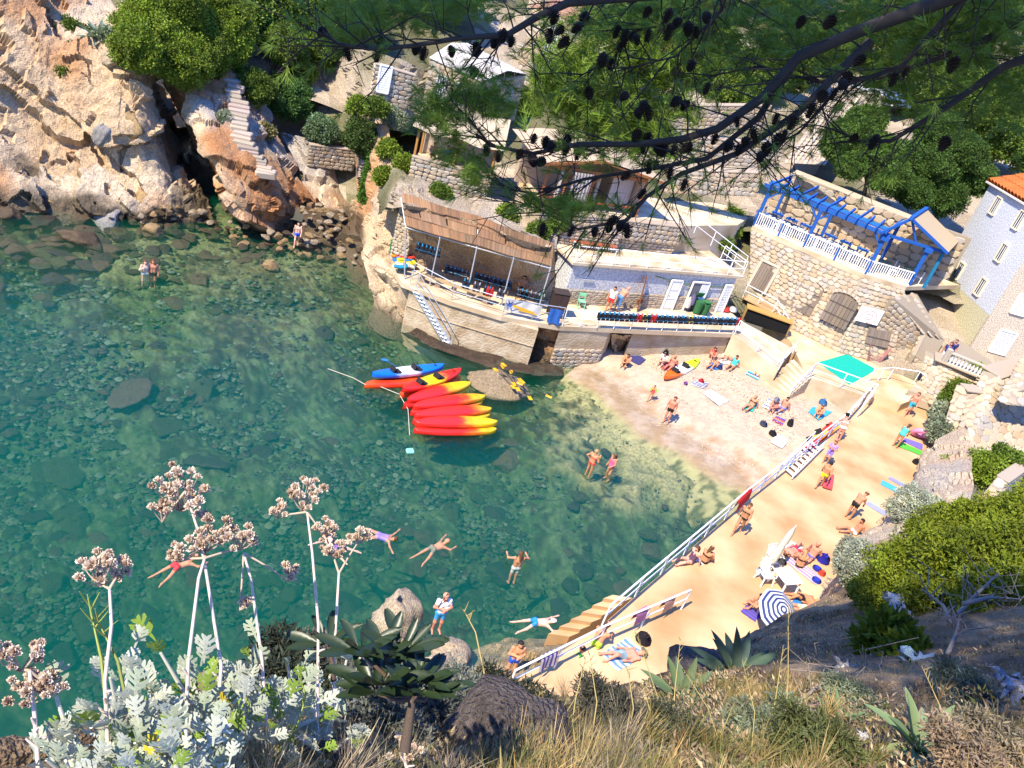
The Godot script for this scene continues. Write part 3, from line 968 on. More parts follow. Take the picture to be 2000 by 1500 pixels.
func hut() -> void:
	var a := P(1098, 592, KY); var b := P(1412, 609, KY)
	var x := (b - a).normalized()
	var back := Vector3(x.z, 0, -x.x)
	if back.z > 0: back = -back
	var out := -back
	var L := (b - a).length()
	var top := KY + 2.62
	var t := thing("boat_hut", "flat-roofed hut with grey plaster over a stone base beside the jacket rail", "building")
	var core := MB.new()
	core.box(Transform3D(Basis(x, Vector3.UP, x.cross(Vector3.UP)), (a + b) * 0.5 + back * 2.0 + up(1.3)), Vector3(L, 2.6, 3.9), 0.02)
	obj("wall", core, M.plaster, t)
	var tone := [Color(1, 1, 1), Color(0.95, 0.95, 0.95)]
	var y0 := 0.95
	obj("stone_base", slab([a + out * 0.06 + up(y0), b + out * 0.06 + up(y0), b + back * 0.1 + up(y0), a + back * 0.1 + up(y0)], y0), M.mortar, t)
	stone_face(t, [a + out * 0.07, b + out * 0.07, b + out * 0.07 + up(y0), a + out * 0.07 + up(y0)], 0.34, 0.12, 240, 0.03)
	obj("roof", slab([a - x * 0.25 + out * 0.18 + up(top - KY + 0.12), b + x * 0.3 + out * 0.18 + up(top - KY + 0.12), b + x * 0.3 + back * 4.6 + up(top - KY + 0.12), a - x * 0.25 + back * 4.6 + up(top - KY + 0.12)], 0.16), M.dock, t)
	var at := func(u: float, v: float) -> float: return (P(u, v, KY) - a).dot(x)
	for d in [[1288, 601, 0.85, 2.0, Color(0.78, 0.76, 0.7), 0], [1329, 603, 1.35, 2.0, Color(0.14, 0.14, 0.15), 1], [1393, 607, 0.6, 1.95, Color(0.74, 0.74, 0.7), 2]]:  # second one: dark grey panel painted for the shade inside an open door
		var s: float = at.call(d[0], d[1])
		var q := a + x * s
		var e: Vector3 = q + x * d[2]
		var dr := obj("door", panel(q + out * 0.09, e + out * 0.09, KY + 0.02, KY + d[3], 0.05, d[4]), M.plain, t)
		var fr := MB.new()
		fr.col = Color(0.72, 0.68, 0.58)
		fr.beam(q + out * 0.1, q + out * 0.1 + up(d[3] + 0.05), 0.1, 0.12)
		fr.beam(e + out * 0.1, e + out * 0.1 + up(d[3] + 0.05), 0.1, 0.12)
		fr.beam(q + out * 0.102 + up(d[3] + 0.06), e + out * 0.102 + up(d[3] + 0.06), 0.12, 0.1)
		obj("frame", fr, M.plain, dr)
		obj("handle", boxes([[q + x * 0.12 + out * 0.14 + up(1.0), q + x * 0.24 + out * 0.14 + up(1.0), 0.03, 0.03]], Color(0.3, 0.3, 0.3)), M.steel, dr)
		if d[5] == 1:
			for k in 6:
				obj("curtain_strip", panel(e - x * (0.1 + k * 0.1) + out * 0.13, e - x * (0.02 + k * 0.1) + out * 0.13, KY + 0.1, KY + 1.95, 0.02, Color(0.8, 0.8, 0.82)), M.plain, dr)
		elif d[5] == 2:
			for k in 14:
				obj("slat", panel(q + x * 0.05 + out * 0.13, e - x * 0.05 + out * 0.13, KY + 0.15 + k * 0.125, KY + 0.22 + k * 0.125, 0.03, Color(0.7, 0.7, 0.66)), M.plain, dr)
		else:
			for k in 3:
				obj("panel", panel(q + x * 0.12 + out * 0.13, e - x * 0.12 + out * 0.13, KY + 0.15 + k * 0.62, KY + 0.65 + k * 0.62, 0.02, Color(0.8, 0.79, 0.74)), M.plain, dr)
	var s2: float = at.call(1113, 553)
	obj("vent", panel(a + x * 0.9 + out * 0.03, a + x * 1.7 + out * 0.03, KY + 1.55, KY + 1.66, 0.06, Color(0.35, 0.36, 0.38)), M.plain, t)
	var hose := MB.new()
	var pts := []
	for k in 13:
		var f := k / 12.0
		pts.append(a + x * lerpf(6.0, L - 0.4, f) + out * 0.05 + up(2.25 - 0.25 * sin(f * PI) - 0.35 * f))
	hose.col = Color(0.08, 0.16, 0.07)
	hose.tube(pts, [0.03], 5)
	obj("cable", hose, M.plain, t)
	# things standing along the hut
	var bp: Vector3 = a + x * at.call(1234, 597) + out * 0.16
	var bd := thing("timber_board", "tall rust-brown plank leaning against the grey hut wall", "board", bp)
	obj("plank", boxes([[out * 0.35, up(2.25) + out * 0.06, 0.5, 0.05]], Color(0.30, 0.11, 0.05)), M.wood, bd)
	obj("batten", boxes([[out * 0.30 + up(0.5), out * 0.26 + up(0.75), 0.44, 0.05]], Color(0.26, 0.1, 0.05)), M.wood, bd)
	railing("roof_railing", "white pipe railing round the flat roof of the grey hut", [a - x * 0.1 + up(2.74) + back * 0.6, a - x * 0.1 + up(2.74) + out * 0.1, b + x * 0.2 + up(2.74) + out * 0.1, b + x * 0.2 + up(2.74) + back * 2.4], 1.0, 1.3, [1.0, 0.5], 0.025)
	var wa := railing("deck_railing", "white railing along the hut deck carrying the row of dark jackets", [P(1098, 636, KY), P(1165, 641, KY), P(1262, 645, KY), P(1431, 650, KY)], 1.05, 1.25, [1.0, 0.5], 0.025)
	# ramp from the deck to the court
	var rp := [P(1431, 652, KY), P(1442, 624, KY), P(1548, 680, CY), P(1520, 722, CY)]
	var m := MB.new()
	m.quad(rp[0], rp[1], rp[2], rp[3])
	for k in 4:
		var p: Vector3 = rp[k]; var q: Vector3 = rp[(k + 1) % 4]
		m.quad(p, q, Vector3(q.x, 0, q.z), Vector3(p.x, 0, p.z))
	struct("ramp", m, M.dock)
	railing("ramp_railing", "white railing on the ramp from the hut deck down to the beach steps", [rp[0] + Vector3(0.1, 0, 0), rp[3]], 1.0, 1.8, [1.0, 0.5], 0.027)

func terraces() -> void:
	# stone walls behind the hut roof, then the timber restaurant on its terrace
	var y1 := 5.24
	var wa := stone_wall("retaining_wall", "low rubble wall with a red plank bench behind the hut roof", [P(1092, 476, y1), P(1203, 490, y1), P(1203, 490, y1) + up(1.0), P(1092, 476, y1) + up(1.0)], 0.42, 0.2, 0.5, 130)
	var bn := thing("bench", "long red plank bench against the wall behind the hut roof", "bench", P(1155, 486, y1))
	obj("seat", boxes([[P(1113, 483, y1) + up(0.42) - bn.position, P(1200, 494, y1) + up(0.42) - bn.position, 0.4, 0.06]], Color(0.45, 0.12, 0.06)), M.wood, bn)
	for k in 4:
		var q := P(1113, 483, y1).lerp(P(1200, 494, y1), 0.08 + k * 0.28) - bn.position
		obj("leg", boxes([[q, q + up(0.4), 0.3, 0.06]], Color(0.35, 0.3, 0.25)), M.wood, bn)
	stone_wall("retaining_wall", "rubble wall with pale coping between the hut roof and the timber restaurant", [P(1205, 483, y1), P(1312, 497, y1), P(1312, 497, y1) + up(0.95), P(1205, 483, y1) + up(0.95)], 0.4, 0.2, 0.5, 130)
	stone_wall("retaining_wall", "upper rubble wall of golden stones under the timber restaurant terrace", [P(1085, 455, 5.9), P(1325, 480, 5.9), P(1325, 480, 5.9) + up(1.2), P(1085, 455, 5.9) + up(1.2)], 0.42, 0.28, 0.6, 240)
	struct("terrace_floor", slab(on_px([[1200, 470], [1085, 455], [1092, 470], [1205, 482], [1312, 490], [1400, 512], [1330, 470]], y1), 2.0), M.dock)
	var ry := 7.12
	var wc := P(1085, 455, 5.9); var wd := P(1325, 480, 5.9)
	var tf := on_px([[1440, 440], [1500, 400], [1480, 330], [1250, 290], [1020, 290], [1010, 395]], ry)
	tf.append_array([Vector3(wc.x - 1.2, ry, wc.z + 0.5), Vector3(wc.x - 0.2, ry, wc.z - 0.35), Vector3(wd.x - 0.2, ry, wd.z - 0.35)])
	struct("terrace_floor", slab(tf, 3.0), M.dock)
	var r := thing("timber_restaurant", "restaurant with orange-brown timber frame, pale curtains and a cream awning above the stone walls", "restaurant")
	var oc := Color(0.46, 0.17, 0.06)
	ry += 0.005
	var fr := [[1052, 400], [1090, 405], [1141, 411], [1195, 417], [1240, 424]]
	var H := 2.3
	var pf := []
	for q in fr: pf.append(P(q[0], q[1], ry))
	for i in 5:
		if i in [0, 1, 2, 4]: post(r, pf[i], pf[i] + up(H), 0.17, oc)
	var dir := (pf[4] - pf[0] as Vector3).normalized()
	var bk := Vector3(dir.z, 0, -dir.x)
	if bk.z > 0: bk = -bk
	obj("beam", boxes([[pf[0] + up(H + 0.1), pf[4] + up(H + 0.1), 0.18, 0.2]], oc), M.wood, r)
	obj("lower_rail", boxes([[pf[0] + up(0.55), pf[4] + up(0.55), 0.1, 0.1]], Color(0.5, 0.1, 0.05)), M.wood, r)
	for i in [1, 2]:
		for s in [-1.0, 1.0]:
			obj("brace", boxes([[pf[i] + up(H - 0.6), pf[i] + dir * 0.6 * s + up(H), 0.1, 0.1]], oc), M.wood, r)
	for cu in [[1100, 1137], [1178, 1219]]:
		var c0 := P(cu[0], 409, ry) - bk * 0.04; var c1 := P(cu[1], 413, ry) - bk * 0.04
		var mb := MB.new()
		mb.col = Color(0.66, 0.56, 0.5)
		var g := []
		for i in 5:
			var l := []
			for j in 25:
				l.append(c0.lerp(c1, j / 24.0) + bk * 0.05 * sin(j * 1.7) + up(lerpf(2.35, 0.15, i / 4.0)))
			g.append(l)
		mb.sheet(g)
		obj("curtain", mb, M.cloth, r)
	for cu in [1083, 1158]:
		var q := P(cu, 408, ry) - bk * 0.1
		obj("pillar", boxes([[q + bk * 0.4, q + up(2.2) + bk * 0.4, 0.2, 0.2]], Color(0.62, 0.56, 0.46), 0.03), M.stone, r)
	obj("back_wall", panel(pf[0] + bk * 4.0, pf[4] + bk * 4.0, ry, ry + 3.2, 0.3, Color(0.42, 0.32, 0.24)), M.plain, r)
	obj("side_wall", panel(pf[4] + bk * 0.3, pf[4] + bk * 4.0, ry, ry + 2.4, 0.2, Color(0.45, 0.33, 0.24)), M.plain, r)
	# awning in two slopes with a ridge
	var aw := MB.new()
	aw.col = Color(0.6, 0.46, 0.3)
	var e0: Vector3 = pf[0] - dir * 0.9 - bk * 0.35; var e1: Vector3 = pf[4] + dir * 1.2 - bk * 0.35
	var md := (e0 + e1) * 0.5
	var ga := []
	for i in 5:
		var l := []
		for j in 17:
			var f := j / 16.0
			l.append(e0.lerp(e1, f) + bk * lerpf(0.0, 4.6, i / 4.0) + up(H + 0.25 + 0.75 * (1.0 - absf(f - 0.45) * 2.0) + 0.12 * i - 0.04 * sin(f * 25.0)))
		ga.append(l)
	aw.sheet(ga)
	obj("awning", aw, M.cloth, r)
	obj("ridge_pole", boxes([[md - dir * 0.3 + up(H + 0.95), md - dir * 0.3 + bk * 4.6 + up(H + 1.4), 0.12, 0.12]], oc), M.wood, r)
	for s in [[e0, md - dir * 0.3], [e1, md - dir * 0.3]]:
		obj("verge_board", boxes([[s[0] + up(H + 0.18), s[1] + up(H + 0.9), 0.1, 0.16]], oc), M.wood, r)
	railing("stair_railing", "white pipe railing beside the steep steps from the terrace to the hut roof", [P(1322, 438, ry), P(1355, 455, ry), P(1450, 528, 5.3)], 1.0, 1.5, [1.0, 0.5], 0.025)
	# restaurant over the high rubble wall, left
	var ly := 6.6
	var l0 := P(800, 330, ly); var l1 := P(955, 372, ly)
	var lw := stone_wall("restaurant_wall", "high pale rubble wall below the cream-canopied restaurant on the rock", [l0 - up(3.4), l1 - up(3.4), l1 + up(0.75), l0 + up(0.75)], 0.42, 0.24, 0.5, 300)
	var ld := (l1 - l0).normalized()
	var lb := Vector3(ld.z, 0, -ld.x)
	if lb.z > 0: lb = -lb
	struct("terrace_floor", slab([l0 + lb * 0.4 + up(0.02), l1 + lb * 0.4 + up(0.02), l1 + lb * 6.0 + up(0.02), l0 + lb * 6.0 + up(0.02)], 1.0), M.dock)
	var lr := thing("canopy_restaurant", "open restaurant under cream canopies with yellow posts on the high rubble wall", "restaurant")
	var yc := Color(0.55, 0.28, 0.08)
	for f in [0.02, 0.5, 0.97]:
		post(lr, l0.lerp(l1, f) + lb * 0.3 + up(0.7), l0.lerp(l1, f) + lb * 0.3 + up(2.35), 0.14, yc)
		post(lr, l0.lerp(l1, f) + lb * 4.0, l0.lerp(l1, f) + lb * 4.0 + up(2.9), 0.14, yc)
	obj("beam", boxes([[l0 + lb * 0.3 + up(2.4), l1 + lb * 0.3 + up(2.4), 0.14, 0.16]], yc), M.wood, lr)
	obj("back_wall", panel(l0 + lb * 4.4, l1 + lb * 4.4, ly, ly + 2.8, 0.3, Color(0.44, 0.35, 0.26)), M.plain, lr)
	for k in 2:
		var mb := MB.new()
		mb.col = Color(0.64, 0.52, 0.34)
		var g := []
		for i in 7:
			var l := []
			for j in 9:
				var f := lerpf(-0.06 + k * 0.53, 0.5 + k * 0.56, j / 8.0)
				l.append(l0.lerp(l1, f) + lb * lerpf(-0.15, 4.8, i / 6.0) + up(2.5 + 0.14 * i + 0.1 * cos(j / 8.0 * TAU)))
			g.append(l)
		mb.sheet(g)
		obj("canopy", mb, M.cloth, lr)
	# pale-roofed stone house and the taller one behind
	stone_house("stone_house", "low rubble house with a broad white roof above the canopied restaurant", on_px([[838, 112], [942, 160], [1030, 146], [912, 84]], 11.4), 3.4, 0.5, Color(0.76, 0.7, 0.62))
	stone_house("stone_house", "taller rubble house with grey shutters half hidden by the green pine", [Vector3(-7.5, 15.5, -70), Vector3(0.5, 15.5, -66), Vector3(5, 15.5, -74), Vector3(-3, 15.5, -78)], 7.0, 1.2, Color(0.42, 0.22, 0.14))
	# terraces and walls climbing the slope
	stone_wall("retaining_wall", "rubble terrace wall with a white shuttered window on the rock bank", [P(722, 200, 8.4), P(800, 215, 8.4), P(800, 215, 8.4) + up(2.2), P(722, 200, 8.4) + up(2.4)], 0.45, 0.28, 0.5, 90)
	var q0 := P(735, 178, 9.2); var q1 := P(757, 183, 9.2)
	var sw := thing("shuttered_window", "white shuttered window in the rubble wall on the rock bank", "window", Vector3.ZERO)
	window(sw, q0, q1, 9.2, 10.9, (EYE - q0).normalized() * 0.4, Color(0.75, 0.76, 0.78), 1, true)
	stone_wall("garden_wall", "short rubble garden wall on the rocks beside the cliff steps", [P(600, 325, 2.6), P(690, 335, 2.6), P(690, 335, 2.6) + up(1.5), P(600, 325, 2.6) + up(1.5)], 0.42, 0.25, 0.4, 90)
	for q in [[1310, 345, 56, 1490, 352, 57, 1.1, "curved pale terrace wall above the timber restaurant"], [1330, 285, 61, 1530, 300, 63, 1.5, "long rubble terrace wall below the paved ramp"], [1300, 225, 68, 1500, 225, 72, 1.8, "upper rubble terrace wall under the far trees"]]:
		var ta := Dp(q[0], q[1], q[2]); var tb := Dp(q[3], q[4], q[5])
		stone_wall("retaining_wall", q[7], [ta - up(1.2), tb - up(1.2), tb + up(q[6] * 0.4), ta + up(q[6] * 0.4)], 0.5, 0.3, 0.6, 130)
	# long paved ramp far up the valley
	var pr := [Dp(1530, 318, 66), Dp(1612, 322, 64), Dp(1735, 190, 90), Dp(1640, 165, 92)]
	var pm := MB.new()
	pm.quad(pr[0], pr[3], pr[2], pr[1])
	var road := struct("road", pm, M.mortar)
	for i in 26:
		for j in 9:
			var t := (i + 0.5) / 26.0; var u := (j + 0.5) / 9.0
			var a: Vector3 = (pr[0] as Vector3).lerp(pr[1], u).lerp((pr[3] as Vector3).lerp(pr[2], u), t)
			var o := MeshInstance3D.new()
			o.mesh = stone_meshes[(i * 7 + j * 3) % 6]
			o.material_override = stonemats[(i + j * 5) % 6]
			o.name = "paving_slab"
			var rx: Vector3 = ((pr[1] as Vector3) - pr[0]); var rz: Vector3 = ((pr[3] as Vector3) - pr[0])
			o.transform = Transform3D(Basis(rx / 9.0, rz / 26.0, rz.cross(rx).normalized() * -0.06), a)
			road.add_child(o, true)

func stone_house(called: String, label: String, rf: Array, h: float, rise: float, rc: Color) -> Node3D:
	var t := thing(called, label, "house")
	for i in 4:
		var a: Vector3 = rf[i]; var b: Vector3 = rf[(i + 1) % 4]
		var m := (rf[0] + rf[1] + rf[2] + rf[3]) * 0.25 as Vector3
		var q := a.lerp(m, 0.06); var e := b.lerp(m, 0.06)
		q.y = a.y - 0.1; e.y = b.y - 0.1
		obj("wall", panel(q, e, a.y - h, a.y - 0.05, 0.3), M.mortar, t)
		var mid := (q + e) * 0.5
		var out := (mid - m); out.y = 0
		out = out.normalized()
		if out.dot(EYE - mid) > 0:
			stone_face(t, [q + out * 0.18 - up(h), e + out * 0.18 - up(h), e + out * 0.18, q + out * 0.18], 0.55, 0.35, 130)
			var x := (e - q).normalized(); var L := (e - q).length()
			for f in ([0.5] if L < 5 else [0.3, 0.7]):
				window(t, q + x * (L * f - 0.45) + out * 0.2, q + x * (L * f + 0.45) + out * 0.2, a.y - h * 0.55 - 0.3, a.y - 0.75, out, Color(0.45, 0.48, 0.5), 3)
	var ra: Vector3 = (rf[0] + rf[3]) * 0.5 + up(rise); var rb: Vector3 = (rf[1] + rf[2]) * 0.5 + up(rise)
	# roof slabs in courses
	for s in 2:
		var e0: Vector3 = rf[0] if s == 0 else rf[3]; var e1: Vector3 = rf[1] if s == 0 else rf[2]
		for k in 5:
			for j in 6:
				var u0 := j / 6.0 + 0.004; var u1 := (j + 1) / 6.0 - 0.004
				var mb := MB.new()
				mb.col = vary(rc, 0.1)
				var f0 := k / 5.0; var f1 := (k + 1.1) / 5.0
				var lift := up(0.03)
				var p0 := e0.lerp(e1, u0).lerp(ra.lerp(rb, u0), f0) + lift; var p1 := e0.lerp(e1, u1).lerp(ra.lerp(rb, u1), f0) + lift
				var p2 := e0.lerp(e1, u1).lerp(ra.lerp(rb, u1), f1); var p3 := e0.lerp(e1, u0).lerp(ra.lerp(rb, u0), f1)
				mb.quad(p0, p1, p2, p3)
				mb.quad(p0 - lift * 2, p3 - lift * 2, p2 - lift * 2, p1 - lift * 2)
				mb.quad(p0, p0 - lift * 2, p1 - lift * 2, p1)
				obj("roof_slab", mb, M.roof, t)
	return t

func blue_place() -> void:
	var y := 7.0
	var b0 := P(1472, 440, y); var bm := P(1690, 535, y); var b1 := P(1773, 558, y)
	var x := (bm - b0).normalized()
	var bk := Vector3(x.z, 0, -x.x)
	if bk.z > 0: bk = -bk
	struct("terrace_floor", slab([b0 - bk * 0.25, bm - bk * 0.2, b1 - bk * 0.3, b1 + bk * 5.0 + Vector3(3, 0, 0), b0 + bk * 5.5 - x], 0.3), M.dock)
	var t := thing("blue_restaurant", "open terrace restaurant with a bright blue timber pergola and a gabled beige canopy", "restaurant")
	var blue := Color(0.02, 0.13, 0.52)
	var teal := Color(0.02, 0.22, 0.42)
	var H := 2.75
	for f in [0.0, 0.46, 1.0]:
		var q := b0.lerp(bm, f) + bk * 0.2
		post(t, q, q + up(H), 0.22, blue)
		for s in [-1.0, 1.0]:
			if (f == 0.0 and s < 0) or (f == 1.0 and s > 0): continue
			obj("brace", boxes([[q + up(H - 0.75), q + x * 0.7 * s + up(H - 0.05), 0.12, 0.12]], blue), M.wood, t)
		post(t, q + bk * 4.2, q + bk * 4.2 + up(H + 0.5), 0.2, blue)
	obj("beam", boxes([[b0 + bk * 0.2 - x * 0.5 + up(H + 0.1), bm + bk * 0.2 + x * 0.3 + up(H + 0.1), 0.16, 0.26]], blue), M.wood, t)
	obj("beam", boxes([[b0 + bk * 1.5 - x * 0.5 + up(H + 0.22), bm + bk * 1.5 + up(H + 0.22), 0.14, 0.22]], blue), M.wood, t)
	for k in 8:
		obj("slat", boxes([[b0 + bk * (0.38 + 0.15 * k) - x * 0.3 + up(H + 0.3), bm + bk * (0.38 + 0.15 * k) + up(H + 0.3), 0.06, 0.1]], teal if k % 2 else blue), M.wood, t)
	for k in 13:
		var q := b0.lerp(bm, k / 12.0)
		obj("rafter", boxes([[q + up(H + 0.3) - bk * 0.25, q + bk * (4.6 if k % 3 == 0 else 1.9) + up(H + 0.55), 0.11, 0.2]], blue), M.wood, t)
	# beige awning along the back and the gabled canopy at the right end
	var aw := MB.new()
	aw.col = Color(0.6, 0.48, 0.32)
	aw.sheet([[b0 + bk * 4.3 + up(3.6), bm + bk * 4.3 + up(3.6), bm + bk * 4.3 + x * 1.0 + up(3.6)], [b0 + bk * 5.2 + up(3.75), bm + bk * 5.2 + up(3.75), bm + bk * 5.2 + x + up(3.75)]])
	obj("awning", aw, M.cloth, t)
	var ap := (bm + b1) * 0.5 + up(4.35) - x * 0.4; var el := bm + up(H + 0.2) - x * 0.3; var er := b1 + up(H + 0.1) + Vector3(1.5, 0, -0.4)
	for s in [[el, ap], [ap, er]]:
		var mb := MB.new()
		mb.col = Color(0.6, 0.46, 0.28)
		var g := []
		for i in 5:
			var l := []
			for j in 5:
				l.append((s[0] as Vector3).lerp(s[1], j / 4.0) + bk * lerpf(-0.3, 5.4, i / 4.0) - up(0.06 * sin(j / 4.0 * PI)))
			g.append(l)
		mb.sheet(g)
		obj("canopy", mb, M.cloth, t)
		obj("verge", boxes([[s[0] - bk * 0.34 - up(0.06), s[1] - bk * 0.34 - up(0.06), 0.1, 0.2]], blue), M.wood, t)
	obj("ridge", boxes([[ap - bk * 0.5, ap + bk * 5.4, 0.24, 0.24]], blue), M.wood, t)
	obj("tie_beam", boxes([[el - up(0.1), er - up(0.1), 0.16, 0.2]], blue), M.wood, t)
	obj("king_post", boxes([[(el + er) * 0.5, ap - up(0.1), 0.14, 0.14]], blue), M.wood, t)
	post(t, b1 + bk * 0.3, b1 + bk * 0.3 + up(H), 0.24, blue)
	post(t, b1 + Vector3(1.3, 0, -0.6), b1 + Vector3(1.3, H, -0.6), 0.2, teal)
	obj("capital", boxes([[bm + bk * 0.2 + up(H - 0.3), bm + bk * 0.2 + up(H - 0.02), 0.5, 0.5]], blue), M.wood, t)
	obj("capital", boxes([[b1 + bk * 0.3 + up(H - 0.3), b1 + bk * 0.3 + up(H - 0.02), 0.5, 0.5]], blue), M.wood, t)
	obj("back_wall", panel(b0 + bk * 5.5 - x, b1 + bk * 5.6 + Vector3(2, 0, 0), y, y + 3.3, 0.4), M.mortar, t)
	stone_face(t, [b0 + bk * 5.25 - x, b1 + bk * 5.3 + Vector3(2, 0, 0), b1 + bk * 5.3 + Vector3(2, 3.2, 0), b0 + bk * 5.25 - x + up(3.2)], 0.6, 0.4, 120)
	# railing with white balusters
	var r := thing("balustrade", "white baluster railing with blue posts along the blue restaurant terrace", "railing")
	for seg in [[b0, bm], [bm, b1]]:
		var a: Vector3 = seg[0]; var b: Vector3 = seg[1]
		var n := int((b - a).length() / 0.16)
		for k in n:
			var q := a.lerp(b, (k + 0.5) / n)
			obj("baluster", boxes([[q + up(0.08), q + up(0.9), 0.05, 0.05]], Color(0.8, 0.8, 0.8), 0.0), M.plain, r)
		obj("top_rail", boxes([[a + up(0.95), b + up(0.95), 0.1, 0.07]], Color(0.8, 0.8, 0.8)), M.plain, r)
		obj("bottom_rail", boxes([[a + up(0.06), b + up(0.06), 0.1, 0.1]], Color(0.82, 0.8, 0.76)), M.plain, r)
	for f in [0.0, 0.23, 0.46, 0.73, 1.0]:
		var q := b0.lerp(bm, f) - bk * 0.09
		obj("newel", boxes([[q, q + up(1.0), 0.1, 0.1]], blue), M.wood, r)
	# small tables with chairs on the terrace
	var i := 0
	for f in [0.06, 0.2, 0.33, 0.56, 0.7, 0.85]:
		for row in 2:
			var q := b0.lerp(bm, f) + bk * (1.2 + row * 1.9)
			table_set(q, x, i, ["white cloth table by the balusters of the blue restaurant", "blue table at the back of the blue restaurant"][row], Color(0.75, 0.78, 0.8) if row == 0 else Color(0.05, 0.2, 0.5), "tables on the blue restaurant terrace")
			i += 1
	for f in [0.2, 0.8]:
		table_set(bm.lerp(b1, f) + bk * 2.0, x, i, "dark table under the gabled beige canopy", Color(0.12, 0.2, 0.14), "tables under the gable")
	# high wall below, in three bays, with doors
	var base := [P(1462, 592, 2.3), P(1540, 640, CY), P(1640, 690, CY), P(1745, 715, CY)]
	var topp := [b0 - bk * 0.3 - up(0.3), P(1570, 490, y) - up(0.3), bm - bk * 0.25 - up(0.3), b1 - bk * 0.3 - up(0.3)]
	for k in 3:
		stone_wall("terrace_wall", ["rubble wall with the doorway below the blue restaurant", "rubble wall with the widest arched plank door below the blue restaurant", "rubble wall behind the basketball board below the blue restaurant"][k], [base[k], base[k + 1], topp[k + 1], topp[k]], 0.5, 0.3, 0.6, 210, false)
	for d in [[1567, 574, 62, 58, "wide arched plank door with a stone arch in the restaurant wall"], [1642, 604, 46, 56, "narrow arched plank door left of the basketball board"], [1716, 646, 44, 50, "arched plank door with a hanging net below it"]]:
		arch_door(d[0], d[1], d[2], d[3], d[4], base, topp)
	# doorway with landing and steps; planks added where the opening is dark
	var q := wall_at(1490, 545, base, topp)
	var dw := thing("doorway", "doorway with added brown planks in place of its dark opening above the small timber landing", "doorway", q.p + q.n * 0.1)
	dw.basis = q.b
	q.n = Vector3.BACK
	var wx := Vector3.RIGHT
	for k in 6:
		obj("plank", panel(wx * (-0.6 + 0.2 * k + 0.005) + q.n * 0.1, wx * (-0.4 + 0.2 * k - 0.005) + q.n * 0.1, -0.9, 1.1, 0.05, vary(Color(0.24, 0.19, 0.15), 0.15)), M.wood, dw)
	for s in [-1.0, 1.0]:
		obj("jamb", boxes([[wx * 0.66 * s + q.n * 0.12 - up(0.9), wx * 0.66 * s + q.n * 0.12 + up(1.15), 0.16, 0.2]], Color(0.6, 0.52, 0.4)), M.stone, dw)
	obj("lintel", boxes([[-wx * 0.75 + q.n * 0.12 + up(1.2), wx * 0.75 + q.n * 0.12 + up(1.2), 0.2, 0.18]], Color(0.62, 0.54, 0.42)), M.stone, dw)
	var st := thing("landing", "pale timber landing with steps and white rails before the doorway", "steps")
	var l0 := P(1462, 575, 3.0); var l1 := P(1520, 605, 3.0)
	var lx := (l1 - l0).normalized(); var lo := Vector3(-lx.z, 0, lx.x)
	if lo.z < 0: lo = -lo
	obj("platform", slab([l0, l1, l1 + lo * 1.0, l0 + lo * 1.0], 0.12), M.deck, st)
	for k in 5:
		var s0 := l1 + lx * (0.28 * k); var dy := -0.2 * (k + 1)
		obj("step", slab([s0 + up(dy), s0 + lx * 0.3 + up(dy), s0 + lx * 0.3 + lo * 1.0 + up(dy), s0 + lo * 1.0 + up(dy)], 0.1), M.deck, st)
	railing("", "", [l0 + lo * 0.95, l1 + lo * 0.95, l1 + lo * 0.95 + lx * 1.5 - up(1.0)], 0.9, 1.2, [1.0, 0.5], 0.022, null, st)
	# dark-cloth stall
	var sp := P(1492, 640, 2.1)
	var sx := (P(1535, 655, 2.1) - P(1452, 625, 2.1)).normalized()
	var so := Vector3(-sx.z, 0, sx.x)
	if so.z < 0: so = -so
	var bxk := thing("stall", "low kiosk with a black cloth front and an orange timber top on the court", "kiosk", sp, 0.0)
	obj("cloth_front", panel(-sx * 1.5, sx * 1.5, 0.05, 0.95, 0.05, Color(0.015, 0.015, 0.015)), M.cloth, bxk)
	obj("counter", slab([-sx * 1.6 + up(1.0) + so * 0.15, sx * 1.6 + up(1.0) + so * 0.15, sx * 1.6 + up(1.0) - so * 0.7, -sx * 1.6 + up(1.0) - so * 0.7], 0.08), mk("orange timber", C(0.62, 0.36, 0.1), 0.8, "grain", 1.0), bxk)
	for s in [-1.0, 1.0]:
		obj("leg", boxes([[sx * 1.55 * s - so * 0.6, sx * 1.55 * s - so * 0.6 + up(0.92), 0.08, 0.08], [sx * 1.55 * s + so * 0.08, sx * 1.55 * s + so * 0.08 + up(0.92), 0.08, 0.08]], Color(0.5, 0.3, 0.12)), M.wood, bxk)
	# basketball board
	q = wall_at(1690, 608, base, topp)
	var bb := thing("basketball_board", "white basketball backboard with thin markings and an orange hoop on the stone wall", "backboard", q.p + q.n * 0.45)
	wx = q.x
	bb.position += q.n * 0.25
	obj("board", panel(-wx * 0.85, wx * 0.85, -0.55, 0.55, 0.05, Color(0.8, 0.8, 0.78)), M.gloss, bb)
	var mk2 := MB.new()
	mk2.col = Color(0.5, 0.2, 0.16)
	var o2: Vector3 = q.n * 0.035
	for e in [[-0.2, -0.25, 0.2, -0.25], [0.2, -0.25, 0.2, 0.1], [0.2, 0.1, -0.2, 0.1], [-0.2, 0.1, -0.2, -0.25]]:
		mk2.beam(wx * e[0] + up(e[1]) + o2, wx * e[2] + up(e[3]) + o2, 0.03, 0.008, 0.0, q.n)
	for k in 16:
		var a0 := PI * k / 16.0; var a1 := PI * (k + 1) / 16.0
		mk2.beam(wx * cos(a0) * 0.62 + up(sin(a0) * 0.8 - 0.42) + o2, wx * cos(a1) * 0.62 + up(sin(a1) * 0.8 - 0.42) + o2, 0.03, 0.008, 0.0, q.n)
	obj("marking", mk2, M.plain, bb)
	var hp := MB.new()
